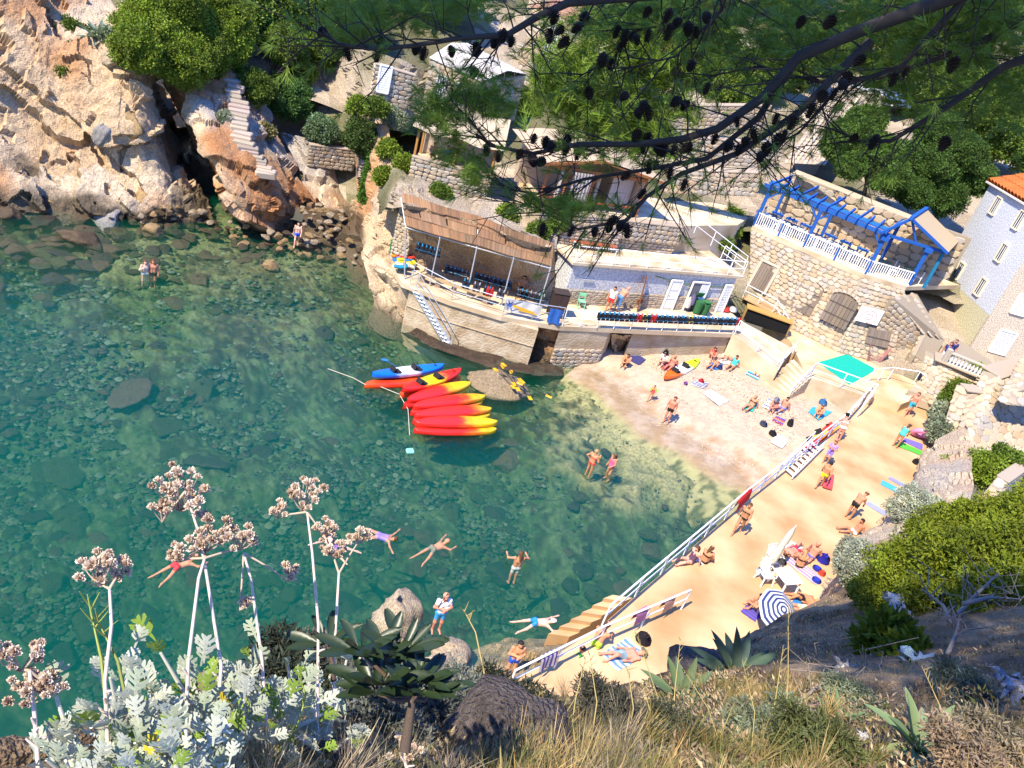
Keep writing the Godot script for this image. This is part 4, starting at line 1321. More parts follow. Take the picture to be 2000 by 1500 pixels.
	hp.col = Color(0.6, 0.16, 0.04)
	var ring := []
	for k in 17: ring.append(q.n * (0.3 + 0.2 * cos(TAU * k / 16.0)) + wx * 0.22 * sin(TAU * k / 16.0) - up(0.35))
	hp.tube(ring, [0.015], 5, false)
	obj("hoop", hp, M.plain, bb)
	obj("bracket", boxes([[-q.n * 0.45, -q.n * 0.02, 0.1, 0.1], [-q.n * 0.45 + up(0.4), -q.n * 0.02 + up(0.4), 0.1, 0.1]], Color(0.3, 0.3, 0.3)), M.steel, bb)
	# hanging net
	q = wall_at(1705, 690, base, topp)
	var net := MB.new()
	net.col = Color(0.34, 0.16, 0.14)
	for k in 6:
		var pts := []
		for j in 13:
			var f := j / 12.0 * 2.0 - 1.0
			pts.append(q.x * f * 0.75 + q.n * (0.3 + 0.04 * k) + up(0.75 - (1.0 - f * f) * (0.9 + k * 0.16)))
		net.tube(pts, [0.022], 5, false)
	var no := obj("fishing_net", net, M.plain)
	no.position = q.p
	tag(no, "slack reddish net hanging in loops on the stone wall", "net")

func wall_at(u: float, v: float, base: Array, topp: Array) -> Dictionary:
	var d := ray(u, v)
	var best := {}
	for k in base.size() - 1:
		var a: Vector3 = base[k]; var b: Vector3 = base[k + 1]
		var n: Vector3 = ((topp[k] as Vector3) - a).cross(b - a).normalized()
		if n.dot(EYE - a) < 0: n = -n
		var t := (a - EYE).dot(n) / d.dot(n)
		var p := EYE + d * t
		var s := (p - a).dot((b - a).normalized()) / (b - a).length()
		if s > -0.12 and s < 1.12 or best.is_empty():
			var bx := ((b - a) * Vector3(1, 0, 1)).normalized()
			best = {"p": p, "n": Vector3(n.x, 0, n.z).normalized(), "x": bx, "b": Basis(bx, n.cross(bx).normalized(), n)}
			if best.b.y.y < 0: best.b = Basis(-bx, -best.b.y, n)
			if s > 0.0 and s <= 1.0: break
	best.x = (best.x as Vector3).normalized()
	return best

func arch_door(u: float, v: float, w: float, h: float, label: String, base: Array, topp: Array) -> void:
	var q := wall_at(u, v, base, topp)
	var t := thing("arched_door", label, "door", q.p + q.n * 0.1)
	t.basis = q.b
	var W := w / 25.0 * 0.5; var Hh := h / 25.0 * 0.5
	var x := Vector3.RIGHT; var n := Vector3.BACK
	var m := 7
	for k in m:
		var f0 := (k + 0.03) / m * 2.0 - 1.0; var f1 := (k + 0.97) / m * 2.0 - 1.0
		var yt := Hh * (0.62 + 0.36 * sqrt(maxf(0.0, 1.0 - pow((f0 + f1) * 0.5, 2))))
		obj("plank", panel(x * W * f0 + n * 0.08, x * W * f1 + n * 0.08, -Hh, yt, 0.06, vary(Color(0.24, 0.19, 0.15), 0.2)), M.wood, t)
	for k in 9:
		var a0 := PI * (0.06 + 0.88 * k / 9.0); var a1 := PI * (0.06 + 0.88 * (k + 0.94) / 9.0)
		var p0 := x * cos(a0) * W * 1.1 + up(Hh * (0.62 + 0.46 * sin(a0))); var p1 := x * cos(a1) * W * 1.1 + up(Hh * (0.62 + 0.46 * sin(a1)))
		obj("arch_stone", boxes([[p0 + n * 0.1, p1 + n * 0.1, 0.28, 0.2]], vary(Color(0.6, 0.5, 0.38), 0.12), 0.03), M.stone, t)
	for k in 2:
		obj("strap", boxes([[-x * W * 0.95 + n * 0.12 + up(-0.5 + k * 0.8), x * W * 0.95 + n * 0.12 + up(-0.5 + k * 0.8), 0.02, 0.08]], Color(0.1, 0.08, 0.07), 0.0), M.wood, t)

func table_set(q: Vector3, x: Vector3, i: int, label: String, col: Color, group: String) -> void:
	var t := thing("dining_table", label, "table", q, atan2(-x.z, x.x) + 0.1 * (i % 3), group)
	obj("top", boxes([[Vector3(-0.42, 0.74, 0), Vector3(0.42, 0.74, 0), 0.75, 0.04]], col), M.plain, t)
	for s in [[-1, -1], [1, -1], [1, 1], [-1, 1]]:
		obj("leg", boxes([[Vector3(0.34 * s[0], 0, 0.3 * s[1]), Vector3(0.34 * s[0], 0.72, 0.3 * s[1]), 0.05, 0.05]], col * 0.7, 0.0), M.plain, t)
	for s in [-1.0, 1.0]:
		chair(q + x * 0.75 * s, atan2(x.x * -s, x.z * -s), "chair drawn up to a " + label, Color(0.04, 0.10, 0.24) if i % 3 else Color(0.7, 0.72, 0.74), "chairs on the restaurant terrace")
var chair0: Node3D
func chair(pos: Vector3, turn: float, label: String, col: Color, group := "") -> void:
	var t := thing("chair", label, "chair", pos, turn, group)
	obj("seat", boxes([[Vector3(-0.2, 0.45, 0), Vector3(0.2, 0.45, 0), 0.42, 0.04]], col), M.plain, t)
	for s in [-1.0, 1.0]:
		obj("leg", boxes([[Vector3(0.18 * s, 0, 0.18), Vector3(0.18 * s, 0.44, 0.18), 0.04, 0.04]], col, 0.0), M.plain, t)
		obj("leg", boxes([[Vector3(0.18 * s, 0, -0.2), Vector3(0.18 * s, 0.9, -0.22), 0.04, 0.04]], col, 0.0), M.plain, t)
	obj("backrest", boxes([[Vector3(-0.2, 0.78, -0.22), Vector3(0.2, 0.78, -0.22), 0.03, 0.22]], col), M.plain, t)

func right_side() -> void:
	# pale blue house
	var L := P(1833, 543, 6.0); var Cn := P(1905, 668, 4.5)
	L.x = lerpf(L.x, Cn.x, 0.0)
	var ev := 13.7
	var h := thing("blue_house", "tall pale blue and cream house with small windows and an orange tiled roof", "house")
	var side := (Cn - L); side.y = 0
	var sx := side.normalized()
	var fx := Vector3(-sx.z, 0, sx.x)
	if fx.x < 0: fx = -fx
	var far := Cn + fx * 9.0
	var ymid := 6.55
	var Lg := Vector3(L.x, 0, L.z); var Cg := Vector3(Cn.x, 0, Cn.z); var Fg := Vector3(far.x, 0, far.z)
	var out := -fx
	obj("wall", panel(Lg, Cg, 3.0, ymid, 0.3, Color(0.74, 0.68, 0.45)), M.house, h)
	obj("wall", panel(Lg, Cg, ymid, ev, 0.31, Color(0.76, 0.79, 0.86)), M.house, h)
	obj("wall", panel(Cg + out * 0.15, Fg, 2.0, ev, 0.3, Color(0.78, 0.66, 0.52)), M.house, h)
	obj("wall", panel(Lg, Lg + fx * 9.0, 3.0, ev, 0.3, Color(0.66, 0.66, 0.7)), M.house, h)
	var W := (Cg - Lg).length()
	for w in [[1648, 310], [1685, 585], [1433, 690], [1560, 785], [1788, 395]]:
		var u: float = 1400 + w[0] / 3.0; var v: float = 300 + w[1] / 3.0
		var d := ray(u, v)
		var t := (Lg - EYE).dot(fx) / d.dot(fx)
		var p := EYE + d * t
		window(h, p - sx * 0.38 - fx * 0.16, p + sx * 0.38 - fx * 0.16, p.y - 0.62, p.y + 0.62, out, Color(0.72, 0.62, 0.46), 2)
	var fo := sx
	for w in [[1675, 1105]]:
		var d := ray(1400 + w[0] / 3.0, 300 + w[1] / 3.0)
		var t := (Cg + sx * 0.15 - EYE).dot(sx) / d.dot(sx)
		var p := EYE + d * t
		window(h, p - fx * 0.6, p + fx * 0.6, p.y - 0.85, p.y + 0.85, fo, Color(0.75, 0.74, 0.7), 0, true)
	var d2 := ray(1995, 595)
	var p2 := EYE + d2 * ((Cg + sx * 0.15 - EYE).dot(sx) / d2.dot(sx))
	window(h, p2 - fx * 0.45, p2 + fx * 0.55, p2.y - 0.7, p2.y + 0.7, fo, Color(0.75, 0.74, 0.7), 0, true)
	# tiled roof
	var e0 := Lg + out * 0.3 - sx * 0.3 + up(ev + 0.05); var e1 := Cg + out * 0.3 + sx * 0.3 + up(ev + 0.05)
	var rise := fx * 4.8 + up(2.2)
	obj("eave", boxes([[e0 - up(0.06), e1 - up(0.06), 0.2, 0.12]], Color(0.6, 0.55, 0.5)), M.plain, h)
	for k in 18:
		for j in 6:
			var a := e0.lerp(e1, (k + 0.5) / 18.0) + rise * (j / 6.0)
			var b := e0.lerp(e1, (k + 0.5) / 18.0) + rise * ((j + 1.12) / 6.0)
			var mb := MB.new()
			mb.col = vary(Color(0.62, 0.17, 0.04), 0.14)
			mb.tube([a + up(0.05), b + up(0.02)], [0.27, 0.24], 6, false)
			obj("roof_tile", mb, M.roof, h)
	# paved ramp and steps before the house
	var rp := [P(1745, 582, 6.4), P(1790, 572, 6.4), P(1845, 665, 4.2), P(1815, 715, 2.6), P(1780, 690, 3.2), P(1800, 650, 4.4)]
	var m := MB.new()
	m.quad(rp[0], rp[1], rp[2], rp[5]); m.quad(rp[5], rp[2], rp[3], rp[4])
	for k in 6:
		var a: Vector3 = rp[k]; var b: Vector3 = rp[(k + 1) % 6]
		m.quad(a, Vector3(a.x, 0, a.z), Vector3(b.x, 0, b.z), b)
	struct("ramp", m, M.mortar)
	for k in [[0, 5], [5, 4], [4, 3]]:
		var fa: Vector3 = rp[k[0]]; var fb: Vector3 = rp[k[1]]
		stone_wall("ramp_wall", ["rubble side wall of the paved ramp beside the gabled canopy", "rubble side wall at the bend of the paved ramp", "rubble side wall at the foot of the paved ramp"][k[0] % 3], [Vector3(fa.x, 1.9, fa.z), Vector3(fb.x, 1.9, fb.z), fb - up(0.05), fa - up(0.05)], 0.45, 0.3, 0.3, 90, false)
	var rt := get_node("ramp_001") if has_node("ramp_001") else get_node("ramp")
	for i in 8:
		for j in 3:
			var t := (i + 0.5) / 8.0
			var u := (j + 0.5) / 3.0
			var a: Vector3 = (rp[0] as Vector3).lerp(rp[1], u).lerp((rp[5] as Vector3).lerp(rp[2], u), t)
			var dd: Vector3 = ((rp[5] as Vector3) - rp[0]).normalized(); var xx: Vector3 = ((rp[1] as Vector3) - rp[0]).normalized()
			var nn := xx.cross(dd).normalized()
			if nn.y < 0: nn = -nn
			var o := MeshInstance3D.new()
			o.mesh = stone_meshes[(i * 3 + j) % 6]
			o.material_override = stonemats[[2, 0, 5, 2][(i + j) % 4]]
			o.name = "paving_slab"
			o.transform = Transform3D(Basis(xx * 0.75, dd * 0.95, nn * 0.06), a)
			rt.add_child(o, true)
	var stp := thing("stone_steps", "worn stone steps between the balustrade and the basketball wall", "steps")
	for k in 11:
		var f := k / 10.0
		var a := P(1765, 770, CY).lerp(P(1850, 690, 4.2), f); var b := P(1825, 790, CY).lerp(P(1885, 720, 4.2), f)
		var bkk := (P(1850, 690, 4.2) - P(1765, 770, CY)); bkk.y = 0
		bkk = bkk.normalized() * 0.75
		var mb := slab([a, b, b + bkk, a + bkk], 0.5)
		obj("step", mb, stonemats[k % 3], stp)
	# balustrade terrace
	var bt := thing("stone_balustrade", "pale stone balustrade of turned balusters above the steps by the house", "balustrade")
	var c0 := P(1842, 708, 4.3); var c1 := P(1925, 742, 4.3)
	stone_wall("terrace_wall", "grey rubble wall directly under the stone balustrade", [P(1832, 800, CY), P(1900, 800, CY), c1, c0], 0.42, 0.28, 1.5, 130)
	var bal := MB.new()
	bal.tube([Vector3(0, 0, 0), Vector3(0, 0.1, 0), Vector3(0, 0.28, 0), Vector3(0, 0.5, 0), Vector3(0, 0.62, 0)], [0.06, 0.05, 0.09, 0.04, 0.06], 8)
	var bmsh := bal.mesh()
	for k in 12:
		var o := obj("baluster", bmsh, M.stone, bt)
		o.position = c0.lerp(c1, (k + 0.5) / 12.0) + up(0.1)
	obj("handrail", boxes([[c0 + up(0.78), c1 + up(0.78), 0.26, 0.14]], Color(0.6, 0.54, 0.44), 0.03), M.stone, bt)
	obj("plinth", boxes([[c0 + up(0.05), c1 + up(0.05), 0.3, 0.12]], Color(0.6, 0.54, 0.44), 0.02), M.stone, bt)
	for c in [c0, c1]:
		obj("pier", boxes([[c, c + up(1.0), 0.32, 0.32]], Color(0.58, 0.52, 0.42), 0.03), M.stone, bt)
	struct("terrace_floor", slab([c0, c1, c1 + Vector3(3.5, 0, -1), c0 + Vector3(3, 0, -6)], 2.5), M.mortar)
	# stone terrace and tower wall on the right
	stone_wall("block_wall", "pale squared-block wall stepping up beside the promenade", [P(1850, 905, 1.4), P(1880, 850, 2.4), P(1965, 775, 5.2), P(1895, 765, 5.0)], 0.62, 0.4, 0.8, 120)
	stone_wall("tower_wall", "tall round-shouldered rubble wall of grey boulders at the promenade's far corner", [P(1868, 930, 1.9), P(2080, 940, 2.2), P(2080, 700, 6.6), P(1950, 740, 6.0)], 0.5, 0.42, 1.2, 200)
	stone_wall("tower_wall", "smooth pale parapet with an orange cap above the grey boulder wall", [P(1965, 790, 5.6), P(2080, 800, 5.6), P(2080, 800, 5.6) + up(2.2), P(1985, 745, 5.6) + up(2.0)], 0.7, 0.5, 0.6, 40)
	stone_wall("parapet_wall", "low rendered parapet crossing behind the yellow-green bush", [P(1930, 990, 3.6), P(2080, 880, 3.6), P(2080, 880, 3.6) + up(1.2), P(1945, 975, 3.6) + up(1.0)], 0.8, 0.5, 0.5, 40)
	# rocky edge between the promenade and the slope
	var rr := rows_px([
		[[1795, 905, DY - 0.3], [1815, 880, 2.2], [1850, 850, 3.2], [1890, 830, 4.2]],
		[[1775, 985, DY - 0.3], [1800, 940, 2.6], [1850, 915, 3.4], [1900, 890, 4.2]],
		[[1720, 1035, DY - 0.3], [1765, 1000, 2.4], [1830, 970, 3.6], [1900, 950, 4.6]],
		[[1650, 1095, DY - 0.3], [1690, 1050, 2.6], [1770, 1025, 4.2], [1880, 1000, 5.6]],
		[[1610, 1160, DY - 0.3], [1650, 1105, 3.0], [1720, 1090, 5.2], [1860, 1060, 7.2]],
		[[1560, 1225, DY - 0.3], [1620, 1175, 3.2], [1700, 1150, 6.0], [1850, 1120, 8.5]],
		[[1380, 1330, DY - 0.3], [1500, 1280, 3.2], [1650, 1220, 6.5], [1850, 1200, 9.5]]])
	struct("promenade_rocks", crag(rr, 16, 0.3, func(p, _k): return tint_cliff(p + up(3.0)).lerp(Color(0.5, 0.43, 0.33), 0.4)), M.rock)

func promenade_things() -> void:
	var e: Array = deck_out
	railing("sea_railing", "long white two-bar railing along the sea edge of the promenade", [e[0], e[1], e[2], e[3], e[4]], 1.0, 1.9, [1.0, 0.5], 0.035)
	railing("stair_railing", "white railing on the landward side of the steps down to the water", [P(1330, 1190, DY), P(1165, 1262, DY), P(990, 1352, DY)], 1.0, 2.3, [1.0, 0.55], 0.035)
	# steps into the sea between both railings
	var s := thing("sea_steps", "worn concrete steps going down into the water between two railings", "steps")
	for k in 6:
		var f0 := k / 9.0; var f1 := (k + 1) / 9.0
		var a := P(1235, 1168, DY).lerp(P(1040, 1300, -0.3), f0); var b := P(1235, 1168, DY).lerp(P(1040, 1300, -0.3), f1)
		a.y = DY + 0.004 - k * 0.17; b.y = a.y
		var w := (P(1280, 1195, DY) - P(1215, 1172, DY)) * 0.0 + Vector3(-0.75, 0, 0.15)
		obj("step", slab([a, b, b + w, a + w], 2.0), M.deck, s)
	# rocks at the foot of the steps
	var rr := rows_px([
		[[880, 1300, -0.8], [920, 1330, 0.3], [960, 1380, 1.2]],
		[[985, 1255, -0.8], [1005, 1290, 0.35], [1010, 1345, 1.0]],
		[[1080, 1250, -0.8], [1100, 1272, 0.4], [1085, 1310, 1.0]],
		[[1160, 1240, -0.8], [1165, 1240, 0.2], [1160, 1262, 0.9]]])
	struct("shore_rock", crag(rr, 12, 0.2, func(p, _k): return Color(0.34, 0.24, 0.11).lerp(Color(0.5, 0.4, 0.24), clampf(nz.get_noise_3dv(p * 9.0) + 0.5, 0, 1)) * (1.0 + 0.5 * nz.get_noise_3dv(p * 25.0))), M.rock)
	# beach steps with landing wall
	var bs := thing("beach_steps", "short flight of concrete steps from the court down to the beach", "steps")
	for k in 7:
		var f := k / 7.0
		var a := P(1550, 702, CY).lerp(P(1490, 752, 0.85), f); var b := P(1585, 738, CY).lerp(P(1535, 782, 0.85), f)
		var d := (P(1490, 752, 0.85) - P(1550, 702, CY)); d.y = 0
		d = d / 7.0
		obj("step", slab([a, b, b + d, a + d], 1.2), M.dock, bs)
	railing("step_railing", "white railing on the left side of the short beach steps", [P(1548, 690, CY), P(1500, 742, 0.95)], 0.95, 1.4, [1.0, 0.5], 0.027)
	railing("court_railing", "white railing along the court edge above the beach", [P(1540, 775, 1.0), P(1582, 735, CY), P(1700, 778, CY), P(1672, 815, DY)], 1.0, 1.9, [1.0, 0.5], 0.027)
	var bw := thing("court_wall", "pale streaked concrete wall below the court railing facing the beach", "wall")
	obj("concrete", slab([P(1576, 735, CY) - up(0.02), P(1703, 776, CY) - up(0.02), P(1703, 776, CY) + Vector3(0.3, -0.02, -0.4), P(1580, 732, CY) + Vector3(0.3, -0.02, -0.4)], 1.6), M.dock, bw)
	# curved ramp railing and green carpet
	railing("ramp_railing", "white bent railing round the stony mound on the court", [P(1695, 745, CY), P(1733, 742, CY), P(1783, 750, CY + 0.3), P(1808, 770, CY)], 0.95, 1.1, [1.0], 0.027)
	var c := cloth("carpet", "bright turquoise green carpet laid on the court", "carpet", on_px([[1597, 708], [1655, 692], [1712, 722], [1658, 752]], CY), [Color(0.01, 0.50, 0.36)], 1, 0.012, "", 0.004)

# ---------- people: joints per pose, meshed as one smooth body
# order: pelvis chest neck head | shL elL wrL shR elR wrR | hiL knL anL toL hiR knR anR toR | face direction
const STAND := [[0, 0.92, 0], [0, 1.27, 0], [0, 1.45, -0.01], [0, 1.60, 0.02], [0.18, 1.40, 0], [0.25, 1.12, -0.03], [0.26, 0.88, 0.06], [-0.18, 1.40, 0], [-0.25, 1.12, -0.03], [-0.26, 0.88, 0.06], [0.09, 0.9, 0], [0.11, 0.48, 0.02], [0.11, 0.08, -0.03], [0.13, 0.03, 0.13], [-0.09, 0.9, 0], [-0.11, 0.48, 0.02], [-0.11, 0.08, -0.03], [-0.13, 0.03, 0.13], [0, 0, 1]]
var poses := {}
func pose_of(k: String) -> Array:
	var j := []
	for q in STAND: j.append(Vector3(q[0], q[1], q[2]))
	var o := {}
	match k:
		"walk": o = {5: [0.24, 1.13, 0.1], 6: [0.22, 0.93, 0.26], 8: [-0.24, 1.13, -0.13], 9: [-0.25, 0.9, -0.16], 11: [0.1, 0.5, -0.1], 12: [0.1, 0.12, -0.34], 13: [0.11, 0.03, -0.2], 15: [-0.1, 0.5, 0.2], 16: [-0.1, 0.08, 0.28], 17: [-0.11, 0.03, 0.44]}
		"fold": o = {5: [0.27, 1.15, 0.04], 6: [0.06, 1.16, 0.2], 8: [-0.27, 1.15, 0.04], 9: [-0.04, 1.22, 0.2]}
		"hips": o = {5: [0.36, 1.18, -0.08], 6: [0.2, 0.98, 0.04], 8: [-0.3, 1.14, 0.02], 9: [-0.2, 1.3, 0.2]}
		"look": o = {3: [0.03, 1.56, 0.09], 2: [0, 1.43, 0.03], 1: [0, 1.26, 0.02], 5: [0.25, 1.12, 0.06], 6: [0.16, 0.97, 0.22], 11: [0.16, 0.5, 0.1], 12: [0.14, 0.1, -0.06], 13: [0.15, 0.03, 0.1]}
		"bend": o = {1: [0, 1.2, 0.16], 2: [0, 1.33, 0.29], 3: [0, 1.42, 0.42], 4: [0.18, 1.3, 0.2], 5: [0.22, 1.02, 0.28], 6: [0.16, 0.84, 0.42], 7: [-0.18, 1.3, 0.2], 8: [-0.22, 1.02, 0.28], 9: [-0.16, 0.84, 0.42]}
		"lean": o = {1: [0, 1.2, 0.14], 2: [0, 1.36, 0.22], 3: [0, 1.5, 0.3], 4: [0.2, 1.3, 0.16], 5: [0.26, 1.1, 0.32], 6: [0.2, 1.03, 0.52], 7: [-0.2, 1.3, 0.16], 8: [-0.26, 1.1, 0.32], 9: [-0.2, 1.03, 0.52], 12: [0.11, 0.1, -0.2], 13: [0.12, 0.03, -0.05]}
		"sit": o = {0: [0, 0.11, 0], 1: [0, 0.46, -0.1], 2: [0, 0.64, -0.09], 3: [0, 0.79, -0.04], 4: [0.18, 0.59, -0.1], 5: [0.27, 0.32, -0.22], 6: [0.28, 0.06, -0.26], 7: [-0.18, 0.59, -0.1], 8: [-0.27, 0.32, -0.22], 9: [-0.28, 0.06, -0.26], 10: [0.09, 0.1, 0.04], 11: [0.14, 0.2, 0.46], 12: [0.12, 0.07, 0.86], 13: [0.14, 0.16, 0.93], 14: [-0.09, 0.1, 0.04], 15: [-0.14, 0.2, 0.46], 16: [-0.12, 0.07, 0.86], 17: [-0.14, 0.16, 0.93]}
		"knees": o = {0: [0, 0.12, 0], 1: [0, 0.46, 0.05], 2: [0, 0.62, 0.12], 3: [0, 0.75, 0.19], 4: [0.18, 0.58, 0.06], 5: [0.24, 0.38, 0.26], 6: [0.1, 0.36, 0.46], 7: [-0.18, 0.58, 0.06], 8: [-0.24, 0.38, 0.26], 9: [-0.08, 0.33, 0.48], 10: [0.09, 0.12, 0.03], 11: [0.13, 0.48, 0.3], 12: [0.12, 0.08, 0.46], 13: [0.13, 0.03, 0.62], 14: [-0.09, 0.12, 0.03], 15: [-0.13, 0.48, 0.3], 16: [-0.12, 0.08, 0.46], 17: [-0.13, 0.03, 0.62]}
		"chair": o = {0: [0, 0.55, 0], 1: [0, 0.9, -0.03], 2: [0, 1.08, -0.02], 3: [0, 1.23, 0.03], 4: [0.18, 1.03, -0.03], 5: [0.25, 0.78, 0.06], 6: [0.16, 0.76, 0.3], 7: [-0.18, 1.03, -0.03], 8: [-0.25, 0.78, 0.06], 9: [-0.16, 0.76, 0.3], 10: [0.09, 0.53, 0.03], 11: [0.12, 0.52, 0.44], 12: [0.12, 0.1, 0.42], 13: [0.13, 0.03, 0.57], 14: [-0.09, 0.53, 0.03], 15: [-0.12, 0.52, 0.44], 16: [-0.12, 0.1, 0.42], 17: [-0.13, 0.03, 0.57]}
		"back", "front", "star", "prone": 
			for i in 18:
				var q: Vector3 = j[i]
				j[i] = Vector3(q.x, 0.11 + (q.z * 0.5 if k == "back" else -q.z * 0.3), 0.9 - q.y)
			j[18] = Vector3(0, 1, 0) if k == "back" else Vector3(0, -1, 0)
			if k == "back": o = {11: [0.15, 0.34, 0.36], 12: [0.14, 0.06, 0.66], 13: [0.15, 0.05, 0.8]}
			if k == "front": o = {1: [0, 0.2, -0.34], 2: [0, 0.33, -0.48], 3: [0, 0.44, -0.58], 4: [0.18, 0.28, -0.44], 5: [0.24, 0.06, -0.5], 6: [0.1, 0.07, -0.74], 7: [-0.18, 0.28, -0.44], 8: [-0.24, 0.06, -0.5], 9: [-0.1, 0.07, -0.74], 18: [0, -0.2, -1]}
			if k == "star": o = {3: [0, 0.2, -0.7], 5: [0.44, 0.1, -0.62], 6: [0.66, 0.1, -0.78], 8: [-0.44, 0.1, -0.62], 9: [-0.66, 0.1, -0.7], 11: [0.3, 0.05, 0.4], 12: [0.5, 0.02, 0.76], 13: [0.56, 0.0, 0.9], 15: [-0.26, 0.05, 0.42], 16: [-0.3, 0.0, 0.82], 17: [-0.32, 0.0, 0.96]}
		"swim": 
			for i in 18:
				var q: Vector3 = j[i]
				j[i] = Vector3(q.x, 0.1 - q.z * 0.3, 0.9 - q.y)
			j[18] = Vector3(0, 0, -1)
			o = {2: [0, 0.16, -0.56], 3: [0, 0.25, -0.68], 5: [0.36, 0.07, -0.66], 6: [0.3, 0.06, -0.92], 8: [-0.34, 0.06, -0.7], 9: [-0.46, 0.05, -0.94], 0: [0, 0.04, 0], 11: [0.26, -0.1, 0.34], 12: [0.36, -0.22, 0.66], 13: [0.44, -0.26, 0.78], 15: [-0.16, -0.12, 0.4], 16: [-0.2, -0.3, 0.78], 17: [-0.22, -0.34, 0.92]}
		"tread": o = {5: [0.42, 1.3, 0.1], 6: [0.4, 1.27, 0.36], 8: [-0.42, 1.3, 0.1], 9: [-0.4, 1.27, 0.36]}
	for i in o: j[i] = Vector3(o[i][0], o[i][1], o[i][2])
	return j
func body_of(k: String) -> Dictionary:
	if poses.has(k): return poses[k]
	var j := pose_of(k)
	var sx: Vector3 = (j[4] - j[7]).normalized()
	var bones := []
	var add := func(a: Vector3, b: Vector3, ra: float, rb: float, id: int): bones.append([a, b, ra, rb, id])
	for s in [-1.0, 1.0]:
		add.call(j[0] + sx * 0.06 * s, j[1] + sx * 0.075 * s, 0.098, 0.108, 0)
		add.call(j[1] + sx * 0.075 * s, (j[4] if s > 0 else j[7]) as Vector3, 0.1, 0.062, 4)
	add.call(j[1], j[2], 0.1, 0.055, 1)
	add.call(j[2], j[3], 0.05, 0.05, 2)
	var hu: Vector3 = (j[3] - j[2]).normalized()
	var fd: Vector3 = j[18]
	fd = (fd - hu * fd.dot(hu) * 0.6).normalized()
	add.call(j[3] - hu * 0.02, j[3] + hu * 0.045, 0.085, 0.092, 3)
	add.call(j[3] - hu * 0.05 + fd * 0.03, j[3] - hu * 0.02 + fd * 0.055, 0.055, 0.05, 3)
	add.call(j[3] + fd * 0.08, j[3] - hu * 0.03 + fd * 0.105, 0.014, 0.02, 3)
	for s in 2:
		var q := 4 + s * 3
		add.call(j[q], j[q + 1], 0.055, 0.043, 6)
		add.call(j[q + 1], j[q + 2], 0.043, 0.03, 8)
		var hd: Vector3 = (j[q + 2] - j[q + 1]).normalized()
		add.call(j[q + 2], j[q + 2] + hd * 0.08, 0.032, 0.036, 10)
		add.call(j[q + 2] + hd * 0.08, j[q + 2] + hd * 0.16, 0.034, 0.022, 10)
		q = 10 + s * 4
		add.call(j[0] + (j[q] - j[0]) * 0.7, j[q], 0.11, 0.095, 18)
		add.call(j[q], j[q + 1], 0.092, 0.058, 12)
		add.call(j[q + 1], j[q + 2], 0.06, 0.036, 14)
		add.call(j[q + 2], j[q + 3], 0.042, 0.03, 16)
	var cell := 0.03
	var lo := Vector3.ONE * 9; var hi := -lo
	for b in bones:
		for e in 2:
			lo = lo.min(b[e] - Vector3.ONE * (b[2 + e] + 0.09)); hi = hi.max(b[e] + Vector3.ONE * (b[2 + e] + 0.09))
	var nx := int((hi.x - lo.x) / cell) + 2; var ny := int((hi.y - lo.y) / cell) + 2; var nzn := int((hi.z - lo.z) / cell) + 2
	var f := PackedFloat32Array(); f.resize(nx * ny * nzn); f.fill(1.0)
	var dm := f.duplicate()
	var ids := PackedInt32Array(); ids.resize(f.size())
	var ts := PackedFloat32Array(); ts.resize(f.size())
	for b in bones:
		var a: Vector3 = b[0]; var d: Vector3 = b[1] - b[0]
		var ll := maxf(d.length_squared(), 1e-6)
		var m: float = maxf(b[2], b[3]) + 0.085
		var l0: Vector3 = ((b[0] as Vector3).min(b[1]) - Vector3.ONE * m - lo) / cell; var h0: Vector3 = ((b[0] as Vector3).max(b[1]) + Vector3.ONE * m - lo) / cell
		for iz in range(maxi(0, int(l0.z)), mini(nzn, int(h0.z) + 2)):
			for iy in range(maxi(0, int(l0.y)), mini(ny, int(h0.y) + 2)):
				for ix in range(maxi(0, int(l0.x)), mini(nx, int(h0.x) + 2)):
					var p := lo + Vector3(ix, iy, iz) * cell - a
					var t := clampf(p.dot(d) / ll, 0.0, 1.0)
					var dist: float = (p - d * t).length() - lerpf(b[2], b[3], t)
					var i := (iz * ny + iy) * nx + ix
					if dist < dm[i]:
						dm[i] = dist; ids[i] = b[4]; ts[i] = t
					var o := f[i]
					var hh := maxf(0.05 - absf(o - dist), 0.0) / 0.05
					f[i] = minf(o, dist) - hh * hh * 0.0125
	var vi := {}
	var V := PackedVector3Array(); var N := PackedVector3Array(); var I := PackedInt32Array(); var B := PackedInt32Array(); var Tt := PackedFloat32Array()
	var off := [0, 1, nx, nx + 1, nx * ny, nx * ny + 1, nx * ny + nx, nx * ny + nx + 1]
	var edges := [[0, 1], [2, 3], [4, 5], [6, 7], [0, 2], [1, 3], [4, 6], [5, 7], [0, 4], [1, 5], [2, 6], [3, 7]]
